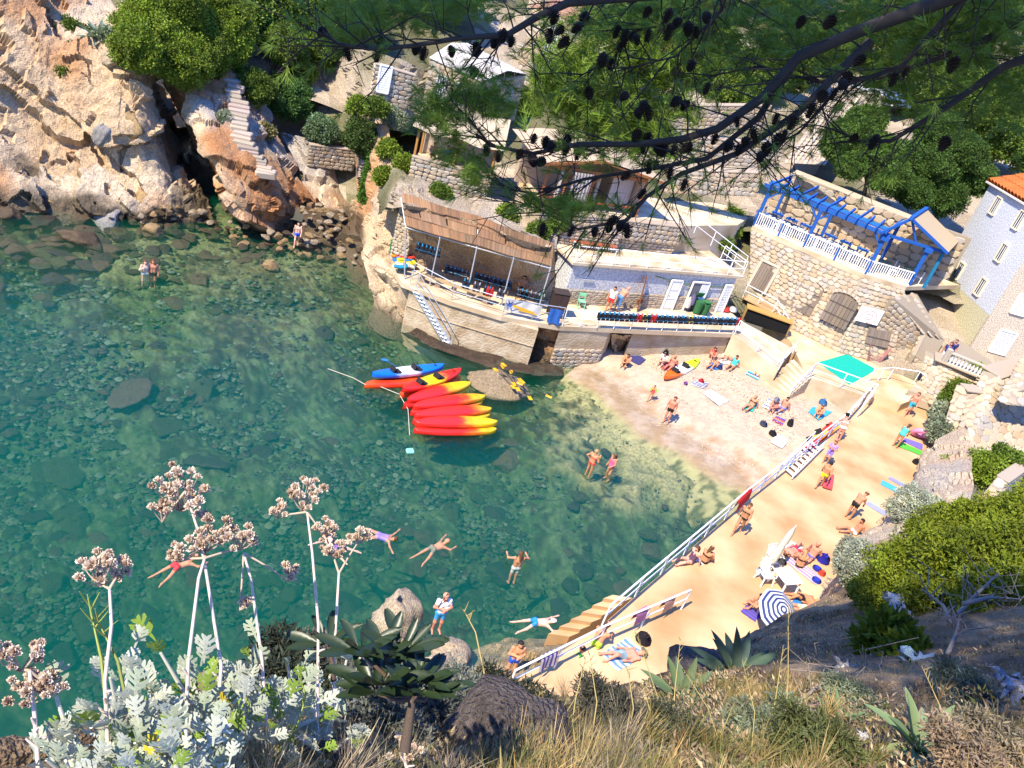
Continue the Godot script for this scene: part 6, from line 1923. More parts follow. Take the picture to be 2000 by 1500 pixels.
# ---------- things on the beach and the promenade
func towels() -> void:
	var w := Color(0.75, 0.75, 0.75); var bb := Color(0.05, 0.22, 0.6); var pk := Color(0.75, 0.4, 0.42); var cy := Color(0.05, 0.45, 0.65)
	var TW := [
		["white towel spread alone in the middle of the beach", [[1370, 768], [1388, 762], [1423, 784], [1404, 795]], 0.45, [w], 1],
		["white towel near the leaning kayak with a dark bag beside it", [[1503, 865], [1516, 848], [1541, 860], [1528, 878]], 0.62, [w], 1],
		["navy round mat with a pale emblem under the sea wall", [[1222, 700], [1240, 691], [1262, 704], [1246, 714]], 0.5, [Color(0.06, 0.06, 0.2)], 1],
		["red towel beside the beached kayak", [[1290, 722], [1302, 708], [1325, 712], [1310, 726]], 0.52, [Color(0.6, 0.06, 0.08)], 1],
		["white and navy striped towel with a red hat in front of the kayak", [[1347, 752], [1360, 744], [1384, 750], [1372, 760]], 0.52, [w, Color(0.05, 0.05, 0.2)], 9],
		["blue mat under the lying bather in the beach group", [[1378, 720], [1390, 708], [1412, 714], [1400, 724]], 0.72, [bb], 1],
		["white towel in the beach group by the wall", [[1398, 708], [1412, 690], [1440, 698], [1425, 714]], 0.75, [w], 1],
		["blue and white striped towel at the foot of the beach steps", [[1456, 732], [1468, 718], [1496, 726], [1480, 744]], 0.84, [cy, w, bb], 9],
		["turquoise towel under the woman in the black bikini", [[1450, 800], [1462, 786], [1482, 790], [1470, 806]], 0.56, [Color(0.05, 0.5, 0.4)], 1],
		["white towel with blue stripes under the couple", [[1487, 796], [1500, 780], [1540, 796], [1522, 812]], 0.66, [w, w, Color(0.2, 0.3, 0.6)], 9],
		["cyan towel near the court wall with a blue bag", [[1578, 806], [1588, 796], [1624, 806], [1598, 822]], 0.74, [cy], 1],
		["patterned red and blue towel bundled beside a black backpack", [[1507, 822], [1516, 814], [1534, 822], [1526, 833]], 0.62, [Color(0.5, 0.05, 0.12), Color(0.1, 0.1, 0.4), Color(0.6, 0.3, 0.1)], 5],
		["lilac mat above the green one by the promenade rocks", [[1762, 862], [1768, 856], [1802, 868], [1800, 880]], DY, [Color(0.22, 0.17, 0.55)], 1],
		["lime green mat by the promenade rocks", [[1748, 870], [1756, 862], [1802, 882], [1798, 890]], DY + 0.015, [Color(0.12, 0.55, 0.06)], 1],
		["cyan beach mat with a head cushion", [[1719, 946], [1724, 938], [1776, 966], [1770, 974]], DY, [Color(0.08, 0.48, 0.62)], 1],
		["lilac striped mat beside the cyan one", [[1734, 934], [1740, 932], [1786, 956], [1780, 964]], DY + 0.005, [Color(0.3, 0.3, 0.52), Color(0.36, 0.36, 0.58)], 8],
		["narrow lilac striped mat in front of the bending man", [[1688, 984], [1697, 980], [1740, 1005], [1731, 1011]], DY, [Color(0.36, 0.38, 0.6), Color(0.45, 0.46, 0.65)], 8],
		["white towel under the woman by the railing", [[1352, 1094], [1362, 1086], [1384, 1094], [1374, 1104]], DY, [w], 1],
		["pink and lilac striped towel behind the white table", [[1534, 1098], [1546, 1082], [1606, 1130], [1594, 1144]], DY, [pk, w, Color(0.35, 0.28, 0.6)], 12],
		["white towel under the reclining man with the red trunks", [[1530, 1072], [1544, 1056], [1580, 1078], [1566, 1092]], DY, [w], 1],
		["bright blue towel behind the striped parasol", [[1546, 1176], [1560, 1162], [1594, 1178], [1580, 1196]], DY, [Color(0.04, 0.25, 0.65)], 1],
		["purple patterned towel beside the striped parasol", [[1445, 1194], [1458, 1182], [1486, 1202], [1474, 1216]], DY, [Color(0.12, 0.08, 0.42), Color(0.16, 0.12, 0.5)], 6],
		["blue and white striped towel under the sleeping man in the khaki hat", [[1170, 1276], [1225, 1246], [1266, 1276], [1206, 1312]], DY, [w, Color(0.18, 0.35, 0.7)], 13]]
	for q in TW:
		var cs := on_px(q[1], q[2])
		if q[2] < 1.0:
			cs = []
			for e in q[1]: cs.append(beach(e[0], e[1]))
		cloth("towel", q[0], "towel", cs, q[3], q[4], 0.05 if q[2] < 1.0 else 0.012)
	# cloths hanging on the railings
	for q in [["red towel hanging over the promenade railing", 1425, 1010, 1452, 982, Color(0.6, 0.02, 0.03)], ["pink towel hanging on the landward stair railing", 1225, 1232, 1246, 1220, Color(0.5, 0.2, 0.4)], ["pale rose cloth hanging high on the landward stair railing", 1280, 1208, 1300, 1196, Color(0.6, 0.36, 0.3)], ["white and violet striped towel hanging at the end of the stair railing", 1040, 1322, 1072, 1306, Color(0.6, 0.6, 0.7)]]:
		var a := P(q[1], q[2] + 4, DY) + up(1.0); var b := P(q[3], q[4] + 4, DY) + up(1.0)
		var o := Vector3(0.08, 0, 0.06)
		var mb := MB.new()
		var n := 8 if "striped" in q[0] else 1
		for i in n:
			mb.col = q[5] if i % 2 == 0 else Color(0.12, 0.08, 0.35)
			var g := []
			for k in 9:
				var l := []
				for j in 4:
					var f := (i + j / 3.0) / n
					var s := absf(k - 4.0) / 4.0
					l.append(a.lerp(b, f) + o * (0.45 + 0.5 * s + 0.3 * sin(f * 9.0) * s) * (1.0 if k < 4 else -1.0) + up(0.04 - 0.62 * s * (1.0 if k < 4 else 0.8)))
				g.append(l)
			mb.sheet(g)
		tag(obj("towel", mb, M.cloth), q[0], "towel")
	# bags, hats, small things
	var blk := Color(0.02, 0.02, 0.025)
	for q in [["black backpack standing beside the bundled towel", 1541, 832, 0.62, 0.36, 0.42, blk], ["dark bag beside the white towel near the kayak", 1508, 850, 0.6, 0.5, 0.22, blk], ["pair of dark bags in the middle of the beach", 1490, 831, 0.55, 0.5, 0.2, Color(0.06, 0.08, 0.14)], ["blue bag at the head of the cyan towel", 1606, 790, 0.8, 0.55, 0.3, Color(0.05, 0.2, 0.5)],
		["black bag beside the woman with the red towel", 1298, 693, 0.55, 0.4, 0.3, blk], ["navy swimming bag in the beach group", 1405, 721, 0.7, 0.35, 0.25, Color(0.02, 0.04, 0.2)], ["red sun hat on the striped towel", 1369, 746, 0.56, 0.4, 0.16, Color(0.6, 0.03, 0.05)], ["violet flip-flop pair lying on the sand", 1338, 751, 0.5, 0.3, 0.08, Color(0.3, 0.1, 0.4)],
		["black handbag with pink trim at the head of the striped towel", 1255, 1252, DY, 0.6, 0.3, Color(0.03, 0.02, 0.03)], ["grey wide-brimmed hat on the white table", 1527, 1098, DY + 0.75, 0.42, 0.14, Color(0.08, 0.08, 0.09)], ["blue cool bag by the rock", 1606, 1096, DY, 0.6, 0.35, Color(0.03, 0.03, 0.4)], ["round blue cushion on the striped towel", 1595, 1112, DY, 0.4, 0.12, Color(0.03, 0.05, 0.5)], ["round blue cushion at the end of the striped towel", 1594, 1135, DY, 0.4, 0.12, Color(0.03, 0.06, 0.55)],
		["red and yellow beach toy beside the blue cushions", 1604, 1122, DY, 0.3, 0.2, Color(0.65, 0.08, 0.04)], ["dark bag beside the cyan mat", 1780, 962, DY, 0.5, 0.3, blk], ["black bag in the shade at the foot of the rocks", 1787, 905, DY, 0.4, 0.3, blk], ["bright green swim fin on the sea steps", 1132, 1287, 1.3, 0.45, 0.06, Color(0.05, 0.55, 0.06)]]:
		var t := thing("hat" if "hat" in q[0] else ("cushion" if "cushion" in q[0] else ("toy" if "toy" in q[0] else "bag")), q[0], "hat" if "hat" in q[0] else ("cushion" if "cushion" in q[0] else "bag"), beach(q[1], q[2]) + up(0.05) if q[3] < 1.0 else P(q[1], q[2], q[3]), rng.randf() * 3.0)
		var mb := MB.new()
		mb.col = q[6]
		if "hat" in q[0]: mb.tube([Vector3.ZERO, up(0.03), up(0.04), up(q[5]), up(q[5] + 0.01)], [q[4] * 0.5, q[4] * 0.48, q[4] * 0.3, q[4] * 0.24, 0.02], 12)
		elif "cushion" in q[0]: mb.tube([up(0.0), up(0.03), up(q[5] * 0.7), up(q[5])], [q[4] * 0.4, q[4] * 0.5, q[4] * 0.5, q[4] * 0.3], 14)
		else: mb.tube([Vector3(0, 0, 0), Vector3(0, q[5] * 0.2, 0), Vector3(0.02, q[5] * 0.7, 0), Vector3(0, q[5], 0.02)], [q[4] * 0.4, q[4] * 0.5, q[4] * 0.42, q[4] * 0.18], 9)
		obj("body", mb, M.cloth, t)
		if not ("hat" in q[0] or "cushion" in q[0]):
			var h := MB.new()
			h.col = q[6] * 0.6
			h.tube([Vector3(-0.1, q[5] * 0.9, 0), Vector3(-0.06, q[5] + 0.1, 0.02), Vector3(0.06, q[5] + 0.1, 0.02), Vector3(0.1, q[5] * 0.9, 0)], [0.015], 5)
			obj("strap", h, M.cloth, t)
	# striped parasol
	var p := P(1527, 1262, DY)
	var pt := thing("parasol", "tilted navy and white striped parasol on a wooden pole", "parasol", p)
	var ax := Vector3(-0.55, 1.35, -0.29)
	var pole := MB.new()
	pole.col = Color(0.65, 0.42, 0.12)
	pole.tube([Vector3(0.0, 0, 0.0), ax], [0.022], 7)
	obj("pole", pole, M.wood, pt)
	var zx := Vector3(0.25, 0.86, 0.44).normalized()
	var xx := zx.cross(Vector3.FORWARD).normalized(); var yy := zx.cross(xx)
	for k in 8:
		var mb := MB.new()
		for i in 11:
			mb.col = Color(0.74, 0.75, 0.78) if i % 2 == 0 else Color(0.04, 0.07, 0.22)
			var g := []
			for e in 2:
				var r := (i + e) / 11.0
				var l := []
				for j in 5:
					var a := TAU * (k + j / 4.0) / 8.0
					var rr := r * 0.85 * (1.0 - 0.05 * sin(j / 4.0 * PI))
					l.append(ax + zx * (0.12 - 0.34 * r * r) + (xx * cos(a) + yy * sin(a)) * rr)
				g.append(l)
			mb.sheet(g)
		obj("canopy_panel", mb, M.cloth, pt)
	for k in 8:
		var a := TAU * k / 8.0
		var mb := MB.new()
		mb.tube([ax + zx * 0.1, ax - zx * 0.05 + (xx * cos(a) + yy * sin(a)) * 0.55, ax - zx * 0.235 + (xx * cos(a) + yy * sin(a)) * 0.84], [0.008], 4)
		obj("rib", mb, M.steel, pt)
	# furled white parasol, plastic chairs, table
	p = P(1490, 1120, DY)
	var fp := thing("furled_parasol", "closed white parasol leaning over the plastic chairs", "parasol", p)
	var tip := Vector3(0.35, 2.5, -0.3)
	var cl := MB.new()
	cl.col = Color(0.72, 0.68, 0.58)
	cl.tube([tip * 0.25, tip * 0.3, tip * 0.5, tip * 0.62, tip * 0.66, tip * 0.85, tip * 0.97], [0.13, 0.19, 0.16, 0.12, 0.14, 0.12, 0.03], 11)
	obj("canopy", cl, M.cloth, fp)
	cl = MB.new()
	cl.col = Color(0.6, 0.6, 0.58)
	cl.tube([Vector3.ZERO, tip], [0.025], 6)
	obj("pole", cl, M.plain, fp)
	cl = MB.new()
	cl.col = Color(0.6, 0.6, 0.56)
	cl.tube([Vector3(0, 0, 0), Vector3(0, 0.1, 0), Vector3(0, 0.14, 0)], [0.3, 0.28, 0.05], 14)
	obj("base", cl, M.plain, fp)
	for q in [[1490, 1137, "white plastic armchair beside the white table", 0.4], [1503, 1108, "white plastic armchair stacked behind the first one under the closed parasol", 0.6]]:
		var t := thing("plastic_chair", q[2], "chair", P(q[0], q[1], DY), q[3])
		var wcol := Color(0.78, 0.77, 0.72)
		obj("seat", boxes([[Vector3(-0.25, 0.42, 0), Vector3(0.25, 0.42, 0), 0.48, 0.04]], wcol, 0.015), M.gloss, t)
		for s in [[-1, -1], [1, -1], [1, 1], [-1, 1]]:
			obj("leg", boxes([[Vector3(0.28 * s[0], 0, 0.26 * s[1]), Vector3(0.23 * s[0], 0.42, 0.2 * s[1]), 0.06, 0.06]], wcol), M.gloss, t)
		for k in 7:
			obj("back_slat", boxes([[Vector3(-0.21 + k * 0.07, 0.44, -0.22), Vector3(-0.21 + k * 0.07, 0.92, -0.36), 0.045, 0.02]], wcol), M.gloss, t)
		obj("back_rim", boxes([[Vector3(-0.25, 0.94, -0.365), Vector3(0.25, 0.94, -0.365), 0.04, 0.07]], wcol), M.gloss, t)
		for s in [-1.0, 1.0]:
			obj("armrest", boxes([[Vector3(0.28 * s, 0.64, -0.26), Vector3(0.28 * s, 0.64, 0.24), 0.06, 0.03], [Vector3(0.28 * s, 0.42, 0.22), Vector3(0.28 * s, 0.63, 0.23), 0.05, 0.04]], wcol), M.gloss, t)
	var tb := thing("plastic_table", "square white plastic table on the promenade", "table", P(1525, 1150, DY), 0.5)
	obj("top", boxes([[Vector3(-0.45, 0.72, 0), Vector3(0.45, 0.72, 0), 0.9, 0.04]], Color(0.8, 0.79, 0.75), 0.02), M.gloss, tb)
	for s in [[-1, -1], [1, -1], [1, 1], [-1, 1]]:
		obj("leg", boxes([[Vector3(0.4 * s[0], 0, 0.4 * s[1]), Vector3(0.36 * s[0], 0.7, 0.36 * s[1]), 0.07, 0.07]], Color(0.78, 0.77, 0.73)), M.gloss, tb)
	for s in [[-1, 0], [1, 0], [0, 1], [0, -1]]:
		obj("apron", boxes([[Vector3(0.38 * s[0] - 0.36 * s[1], 0.67, 0.38 * s[1] - 0.36 * s[0]), Vector3(0.38 * s[0] + 0.36 * s[1], 0.67, 0.38 * s[1] + 0.36 * s[0]), 0.03, 0.07]], Color(0.76, 0.75, 0.7)), M.gloss, tb)
	# stair frame lying at the railing, inflatables
	var lad := thing("folding_stairs", "white metal stair frame hung on the promenade railing over the beach", "ladder", P(1575, 905, DY))
	var la := P(1603, 880, DY) - lad.position + up(0.15); var lb := P(1545, 938, DY) - lad.position + up(0.15)
	var ls := Vector3(-0.55, 0.12, -0.45)
	for k in 2: obj("side_rail", boxes([[la + ls * k, lb + ls * k, 0.06, 0.12]], Color(0.72, 0.72, 0.7)), M.plain, lad)
	for k in 8:
		var q := la.lerp(lb, (k + 0.5) / 8.0)
		obj("tread", boxes([[q, q + ls, 0.22, 0.04]], Color(0.66, 0.66, 0.64)), M.plain, lad)
	for k in 2: obj("handrail", boxes([[la + ls * k + up(0.5), lb + ls * k + up(0.5), 0.04, 0.04], [la + ls * k, la + ls * k + up(0.5), 0.04, 0.04], [lb + ls * k, lb + ls * k + up(0.5), 0.04, 0.04]], Color(0.7, 0.7, 0.68)), M.plain, lad)
	var ring := MB.new()
	ring.col = Color(0.72, 0.22, 0.35)
	var pts := []
	for k in 21: pts.append(Vector3(0.5 * cos(TAU * k / 20.0), 0.42 + 0.32 * sin(TAU * k / 20.0), 0.3 * sin(TAU * k / 20.0)))
	ring.tube(pts, [0.15], 9, false)
	var ro := obj("swim_ring", ring, M.gloss)
	ro.position = P(1795, 858, DY)
	tag(ro, "large pink inflatable ring propped by the rocks", "swim ring")
	ring = MB.new()
	ring.col = Color(0.6, 0.06, 0.06)
	ring.box(Transform3D(Basis(Vector3.RIGHT, 0.7), Vector3(0, 0.35, 0)), Vector3(0.5, 0.1, 0.8), 0.045)
	ro = obj("swim_float", ring, M.gloss)
	ro.position = P(1612, 950, DY)
	tag(ro, "red foam float trailing behind the boy in yellow and black trunks", "float")
	# armbands
	for s in [-1.0, 1.0]:
		ring = MB.new()
		ring.col = Color(0.2, 0.65, 0.04)
		ring.tube([Vector3(0, -0.05, 0), Vector3(0, 0.05, 0)], [0.065], 9)
		ro = obj("armband", ring, M.gloss)
		ro.position = P(1268, 783, 0.05) + Vector3(0.15 * s, 0.77, 0.03)
		tag(ro, "lime green swimming armband on the small child in red", "armband", "armbands of the child")

# ---------- boulders and pebbles
func stones() -> void:
	rng.seed = 21
	var dark := rock_mat("dark", C(0.055, 0.045, 0.03), true); var brown := rock_mat("brown", C(0.13, 0.09, 0.05), true); var moss := rock_mat("moss", C(0.075, 0.085, 0.035)); var paler := rock_mat("pale", C(0.56, 0.44, 0.30)); var grey := rock_mat("grey", C(0.40, 0.37, 0.34)); var ochre := rock_mat("ochre", C(0.46, 0.31, 0.15))
	# big boulders one can name
	for q in [[205, 410, 0.15, 3.6, 1.6, 2.0, grey, "largest rounded grey boulder at the foot of the cliff"], [165, 470, -0.1, 2.6, 1.1, 1.8, brown, "brown boulder half under water before the largest grey one"], [60, 395, 0.2, 2.4, 1.2, 1.6, dark, "dark wet boulder at the waterline below the pale cliff"], [20, 420, 0.0, 1.8, 0.9, 1.4, brown, "brown wet boulder at the foot of the pale slope"], [110, 390, 0.3, 1.7, 1.0, 1.2, ochre, "small ochre boulder lodged beside the largest grey one"],
		[205, 265, 4.0, 2.0, 1.6, 1.0, grey, "smooth grey block stuck upright in the cliff face"], [255, 250, 4.6, 2.2, 2.0, 1.6, ochre, "ochre block beside the smooth grey one in the cliff"], [290, 385, 1.0, 2.6, 1.5, 1.5, ochre, "broken orange block in the mouth of the cleft"], [235, 120, 7.6, 2.8, 1.2, 1.8, paler, "white capstone on the cliff edge below the agave"], [300, 450, 0.0, 1.4, 0.8, 1.0, ochre, "ochre shore boulder in front of the cleft"], [530, 520, -0.05, 1.1, 0.7, 0.9, ochre, "ochre boulder standing in the shallows off the landing"]]:
		var o := place_rock(P(q[0], q[1], q[2]), Vector3(q[3], q[4] * 1.3, q[5]) * 1.05, q[6], "boulder", q[7], "boulder", "")
	# shore stones along the waterline
	var line := [[270, 440], [330, 430], [400, 425], [440, 450], [500, 470], [560, 478], [620, 485], [680, 495], [720, 520]]
	for i in 120:
		var s := rng.randf() * (line.size() - 1.001)
		var k := int(s)
		var u := lerpf(line[k][0], line[k + 1][0], s - k); var v := lerpf(line[k][1], line[k + 1][1], s - k)
		var d := rng.randf_range(-1.0, 1.0)
		v += d * (26.0 if d < 0 else 18.0)
		u += rng.randf_range(-15, 15)
		var y := 0.12 - d * 0.75 if d < 0 else 0.05 - d * 0.2
		var z := rng.randf_range(0.28, 0.75)
		place_rock(P(u, v, y), Vector3(z, z * 0.8, z * rng.randf_range(0.7, 1.1)), [paler, ochre, paler, brown, ochre][rng.randi() % 5] if d < 0.25 else [brown, moss, ochre][rng.randi() % 3], "shore_stone", "loose stone among the rubble between the cleft and the kayak dock", "stone", "rubble along the shore")
	for i in 60:
		var u := rng.randf_range(590, 720); var v := rng.randf_range(400, 480)
		var z := rng.randf_range(0.25, 0.6)
		place_rock(P(u, v, 1.9 - (v - 390) * 0.018), Vector3(z, z * 0.8, z), [paler, paler, ochre][rng.randi() % 3], "shore_stone", "pale fallen stone on the slope beside the cave", "stone", "fallen stones by the cave")
	for i in 95:
		var u := rng.randf_range(-30, 520) if i % 3 else rng.randf_range(-30, 240); var v := rng.randf_range(425, 470) + rng.randf() * rng.randf() * 130.0
		var z := rng.randf_range(0.5, 1.3)
		place_rock(P(u, v, -0.12 - (v - 425.0) * 0.004), Vector3(z * rng.randf_range(1.0, 1.6), z * 0.55, z), [brown, brown, dark, moss][rng.randi() % 4], "reef_rock", "brown half-submerged rock of the reef below the cliff", "rock", "reef rocks below the cliff")
	# boulders under water
	for i in 260:
		var u := rng.randf_range(-40, 1350); var v := rng.randf_range(450, 1330)
		if v < 640 and u > 700: continue
		var p := P(u, v, -1.0)
		var y := bed(p.x, p.z)
		p = P(u, v, y)
		y = bed(p.x, p.z)
		if y > -0.25 or p.x > 9: continue
		var z := rng.randf_range(0.35, 0.95) * (1.8 if rng.randf() < 0.12 else 1.0)
		if u > 1100 and v < 950: z *= 0.55
		z = minf(z, -y * 1.1)
		place_rock(Vector3(p.x, y + z * 0.05, p.z), Vector3(z * rng.randf_range(1.0, 1.7), z * 0.75, z * rng.randf_range(0.9, 1.3)), [dark, brown, moss, dark, moss][rng.randi() % 5], "submerged_boulder", "algae-covered boulder lying on the seabed under clear water", "boulder", "boulders on the seabed")
	# gravel on bed and beach
	var xf := []; var cols := []
	for i in 26000:
		var u := rng.randf_range(-60, 1500); var v := rng.randf_range(440, 1380)
		var p := P(u, v, -1.5)
		var y := bed(p.x, p.z)
		p = P(u, v, y); y = bed(p.x, p.z)
		if y > -0.1 or p.x > 14 or (v < 640 and u > 700): continue
		var z := rng.randf_range(0.08, 0.3) * (1.7 if rng.randf() < 0.15 else 1.0) * (0.45 if p.x > 3 else 1.0)
		if p.x > 3 and rng.randf() < 0.6: continue
		xf.append(Transform3D(Basis(Vector3.UP, rng.randf() * TAU) * Basis.from_scale(Vector3(z * 1.2, z * 0.5, z)), Vector3(p.x, y + 0.03, p.z)))
		cols.append(vary([Color(0.075, 0.10, 0.05), Color(0.04, 0.038, 0.022), Color(0.11, 0.14, 0.08), Color(0.055, 0.09, 0.03), Color(0.05, 0.036, 0.022)][rng.randi() % 5], 0.35))
	var pm := boulder(77, 0.7, 5, 0.05)
	var g := many("seabed_gravel", pm, M.plain, xf, cols)
	tag(stuff(g), "cobbles and gravel scattered over the seabed", "gravel")
	xf = []; cols = []
	for i in 7000:
		var u := rng.randf_range(1180, 1650); var v := rng.randf_range(670, 960)
		var p := P(u, v, 0.5)
		var y := idw(beach_pts, p.x, p.z)
		p = P(u, v, y)
		if p.x < 5.0 or (p.x > 12.5 and p.z < -47.0): continue
		if p.x > 13.6 + (-35.8 - p.z) * 0.62: continue
		var z := rng.randf_range(0.03, 0.09)
		xf.append(Transform3D(Basis(Vector3.UP, rng.randf() * TAU) * Basis.from_scale(Vector3(z, z * 0.6, z)), Vector3(p.x, y + 0.02, p.z)))
		cols.append(vary([Color(0.7, 0.58, 0.42), Color(0.5, 0.36, 0.22), Color(0.62, 0.5, 0.36), Color(0.42, 0.38, 0.32)][rng.randi() % 4], 0.25))
	g = many("beach_pebbles", pm, M.plain, xf, cols)
	tag(stuff(g), "small pale pebbles covering the beach", "pebbles")

# ---------- plants
func leaf_ball(sd: int, n: int, len: float, wid: float, r: float) -> ArrayMesh:
	var g := RandomNumberGenerator.new()
	g.seed = sd
	var mb := MB.new()
	for i in n:
		var d := Vector3(g.randfn(), g.randfn(), g.randfn()).normalized()
		var p := d * r * pow(g.randf(), 0.5)
		var a := (d + Vector3(g.randfn(), g.randfn(), g.randfn()) * 0.6).normalized()
		var s := a.cross(Vector3(g.randfn(), g.randfn(), g.randfn())).normalized() * wid * 0.5
		var l := a * len * g.randf_range(0.7, 1.2)
		var k := g.randf_range(0.75, 1.2)
		mb.col = Color(k, k, k * 0.9)
		var m := p + l * 0.45 + a.cross(s).normalized() * len * 0.06
		mb.tri(p, m + s, p + l); mb.tri(p, p + l, m - s)
	return mb.mesh()
func tuft(sd: int, n: int, len: float, wid: float, spread: float) -> ArrayMesh:
	var g := RandomNumberGenerator.new()
	g.seed = sd
	var mb := MB.new()
	for i in n:
		var a := Vector3(g.randfn() * spread, 1.0, g.randfn() * spread).normalized()
		var p := Vector3(0, g.randf() * len * 0.5, 0)
		var s := a.cross(Vector3(g.randfn(), 0, g.randfn())).normalized() * wid * 0.5
		var l := a * len * g.randf_range(0.7, 1.1)
		var b := Vector3(0, -len * 0.06, 0)
		var k := g.randf_range(0.75, 1.25)
		mb.col = Color(k, k, k)
		mb.quad(p - s, p + s, p + l * 0.6 + s * 0.8 + b * 0.2, p + l * 0.6 - s * 0.8 + b * 0.2)
		mb.tri(p + l * 0.6 - s * 0.8 + b * 0.2, p + l * 0.6 + s * 0.8 + b * 0.2, p + l + b)
	return mb.mesh()
var balls := {}
# blobs: [centre, radius] in world; leaves spread through the shell of each blob, uneven
func crown(parent: Node3D, blobs: Array, mesh: Mesh, mat: Material, base: Color, per: float, flat := 0.8, called := "crown") -> void:
	var xf := []; var cols := []
	for b in blobs:
		var r: float = b[1]
		var n := int(r * r * per)
		var c: Vector3 = b[0] - parent.position
		var tone := rng.randf_range(0.8, 1.15)
		for i in n:
			var d := Vector3(rng.randfn(), rng.randfn() + 0.25, rng.randfn()).normalized()
			var bump := 1.0 + 0.35 * nz.get_noise_3dv((c + d * r) * 14.0 / maxf(r, 0.6)) 
			if nz.get_noise_3dv((c + d * r) * 40.0 / maxf(r, 1.0) + Vector3(7, 0, 0)) < -0.38: continue
			var q := c + d * Vector3(1, flat, 1) * r * bump * pow(rng.randf_range(0.35, 1.0), 0.4)
			xf.append(Transform3D(Basis(Vector3(rng.randfn(), rng.randfn(), rng.randfn()).normalized(), rng.randf() * TAU) * rng.randf_range(0.7, 1.25), q))
			cols.append(vary(base * tone, 0.25) * (1.0 + 0.5 * nz.get_noise_3dv(q * 25.0 / maxf(r, 0.5))))
	stuff(many(called, mesh, mat, xf, cols, parent))
func trunk(parent: Node3D, pts: Array, rad: Array, col: Color, called := "trunk") -> void:
	var mb := MB.new()
	mb.col = col
	mb.tube(pts, rad, 7)
	obj(called, mb, M.bark, parent)
func tree(called: String, label: String, base: Vector3, blobs: Array, leaf: Mesh, col: Color, per := 60.0, group := "", tr := 0.18) -> Node3D:
	var t := thing(called, label, "tree", base, 0.0, group)
	var top := Vector3.ZERO
	for b in blobs: top += b[0] - base
	top /= blobs.size()
	trunk(t, [Vector3(0, -0.4, 0), top * 0.35 + Vector3(0.15, 0, 0.1), top * 0.75], [tr, tr * 0.75, tr * 0.4], Color(0.16, 0.12, 0.085))
	for b in blobs: trunk(t, [top * 0.45, (b[0] - base).lerp(top, 0.4), b[0] - base + up(b[1] * 0.3)], [tr * 0.5, tr * 0.3, tr * 0.08], Color(0.15, 0.11, 0.08), "limb")
	crown(t, blobs, leaf, M.leaf, col, per)
	return t
func shrub(label: String, u: float, v: float, y: float, r: float, col: Color, leaf: Mesh, per := 130.0, group := "", called := "shrub") -> void:
	var p := P(u, v, y)
	var t := thing(called, label, "shrub", p, 0.0, group)
	for k in 4:
		var a := TAU * k / 4.0 + 0.4
		trunk(t, [Vector3(0, -0.15, 0), Vector3(cos(a) * r * 0.4, r * 0.5, sin(a) * r * 0.4)], [0.02 + r * 0.015, 0.01], Color(0.15, 0.11, 0.08), "stem")
	crown(t, [[p + up(r * 0.5), r], [p + Vector3(r * 0.5, r * 0.3, 0.1), r * 0.7], [p + Vector3(-r * 0.45, r * 0.25, 0.2), r * 0.7]], leaf, M.leaf, col, per / maxf(r, 0.5), 0.85, "foliage")
func agave(label: String, p: Vector3, r: float, n: int, col: Color) -> void:
	var t := thing("agave", label, "agave", p)
	for i in n:
		var a := i * 2.4 + 0.3; var e := 0.12 + 0.95 * float(i) / n
		var d := Vector3(cos(a) * cos(e), sin(e), sin(a) * cos(e)); var s := Vector3(-sin(a), 0, cos(a))
		var g := []
		for k in 9:
			var f := k / 8.0
			var w := r * 0.12 * (0.55 + 0.9 * f - 1.45 * f * f * f) if k < 8 else 0.002
			var c := d * r * f + up(-r * 0.22 * f * f * (1.3 - e))
			var nn := s.cross(d).normalized() * w * 0.5
			if nn.y < 0: nn = -nn
			g.append([c - s * w + nn, c - nn * 0.4, c + s * w + nn])
		var mb := MB.new()
		mb.col = vary(col, 0.2)
		mb.sheet(g)
		obj("leaf", mb, M.leaf, t)

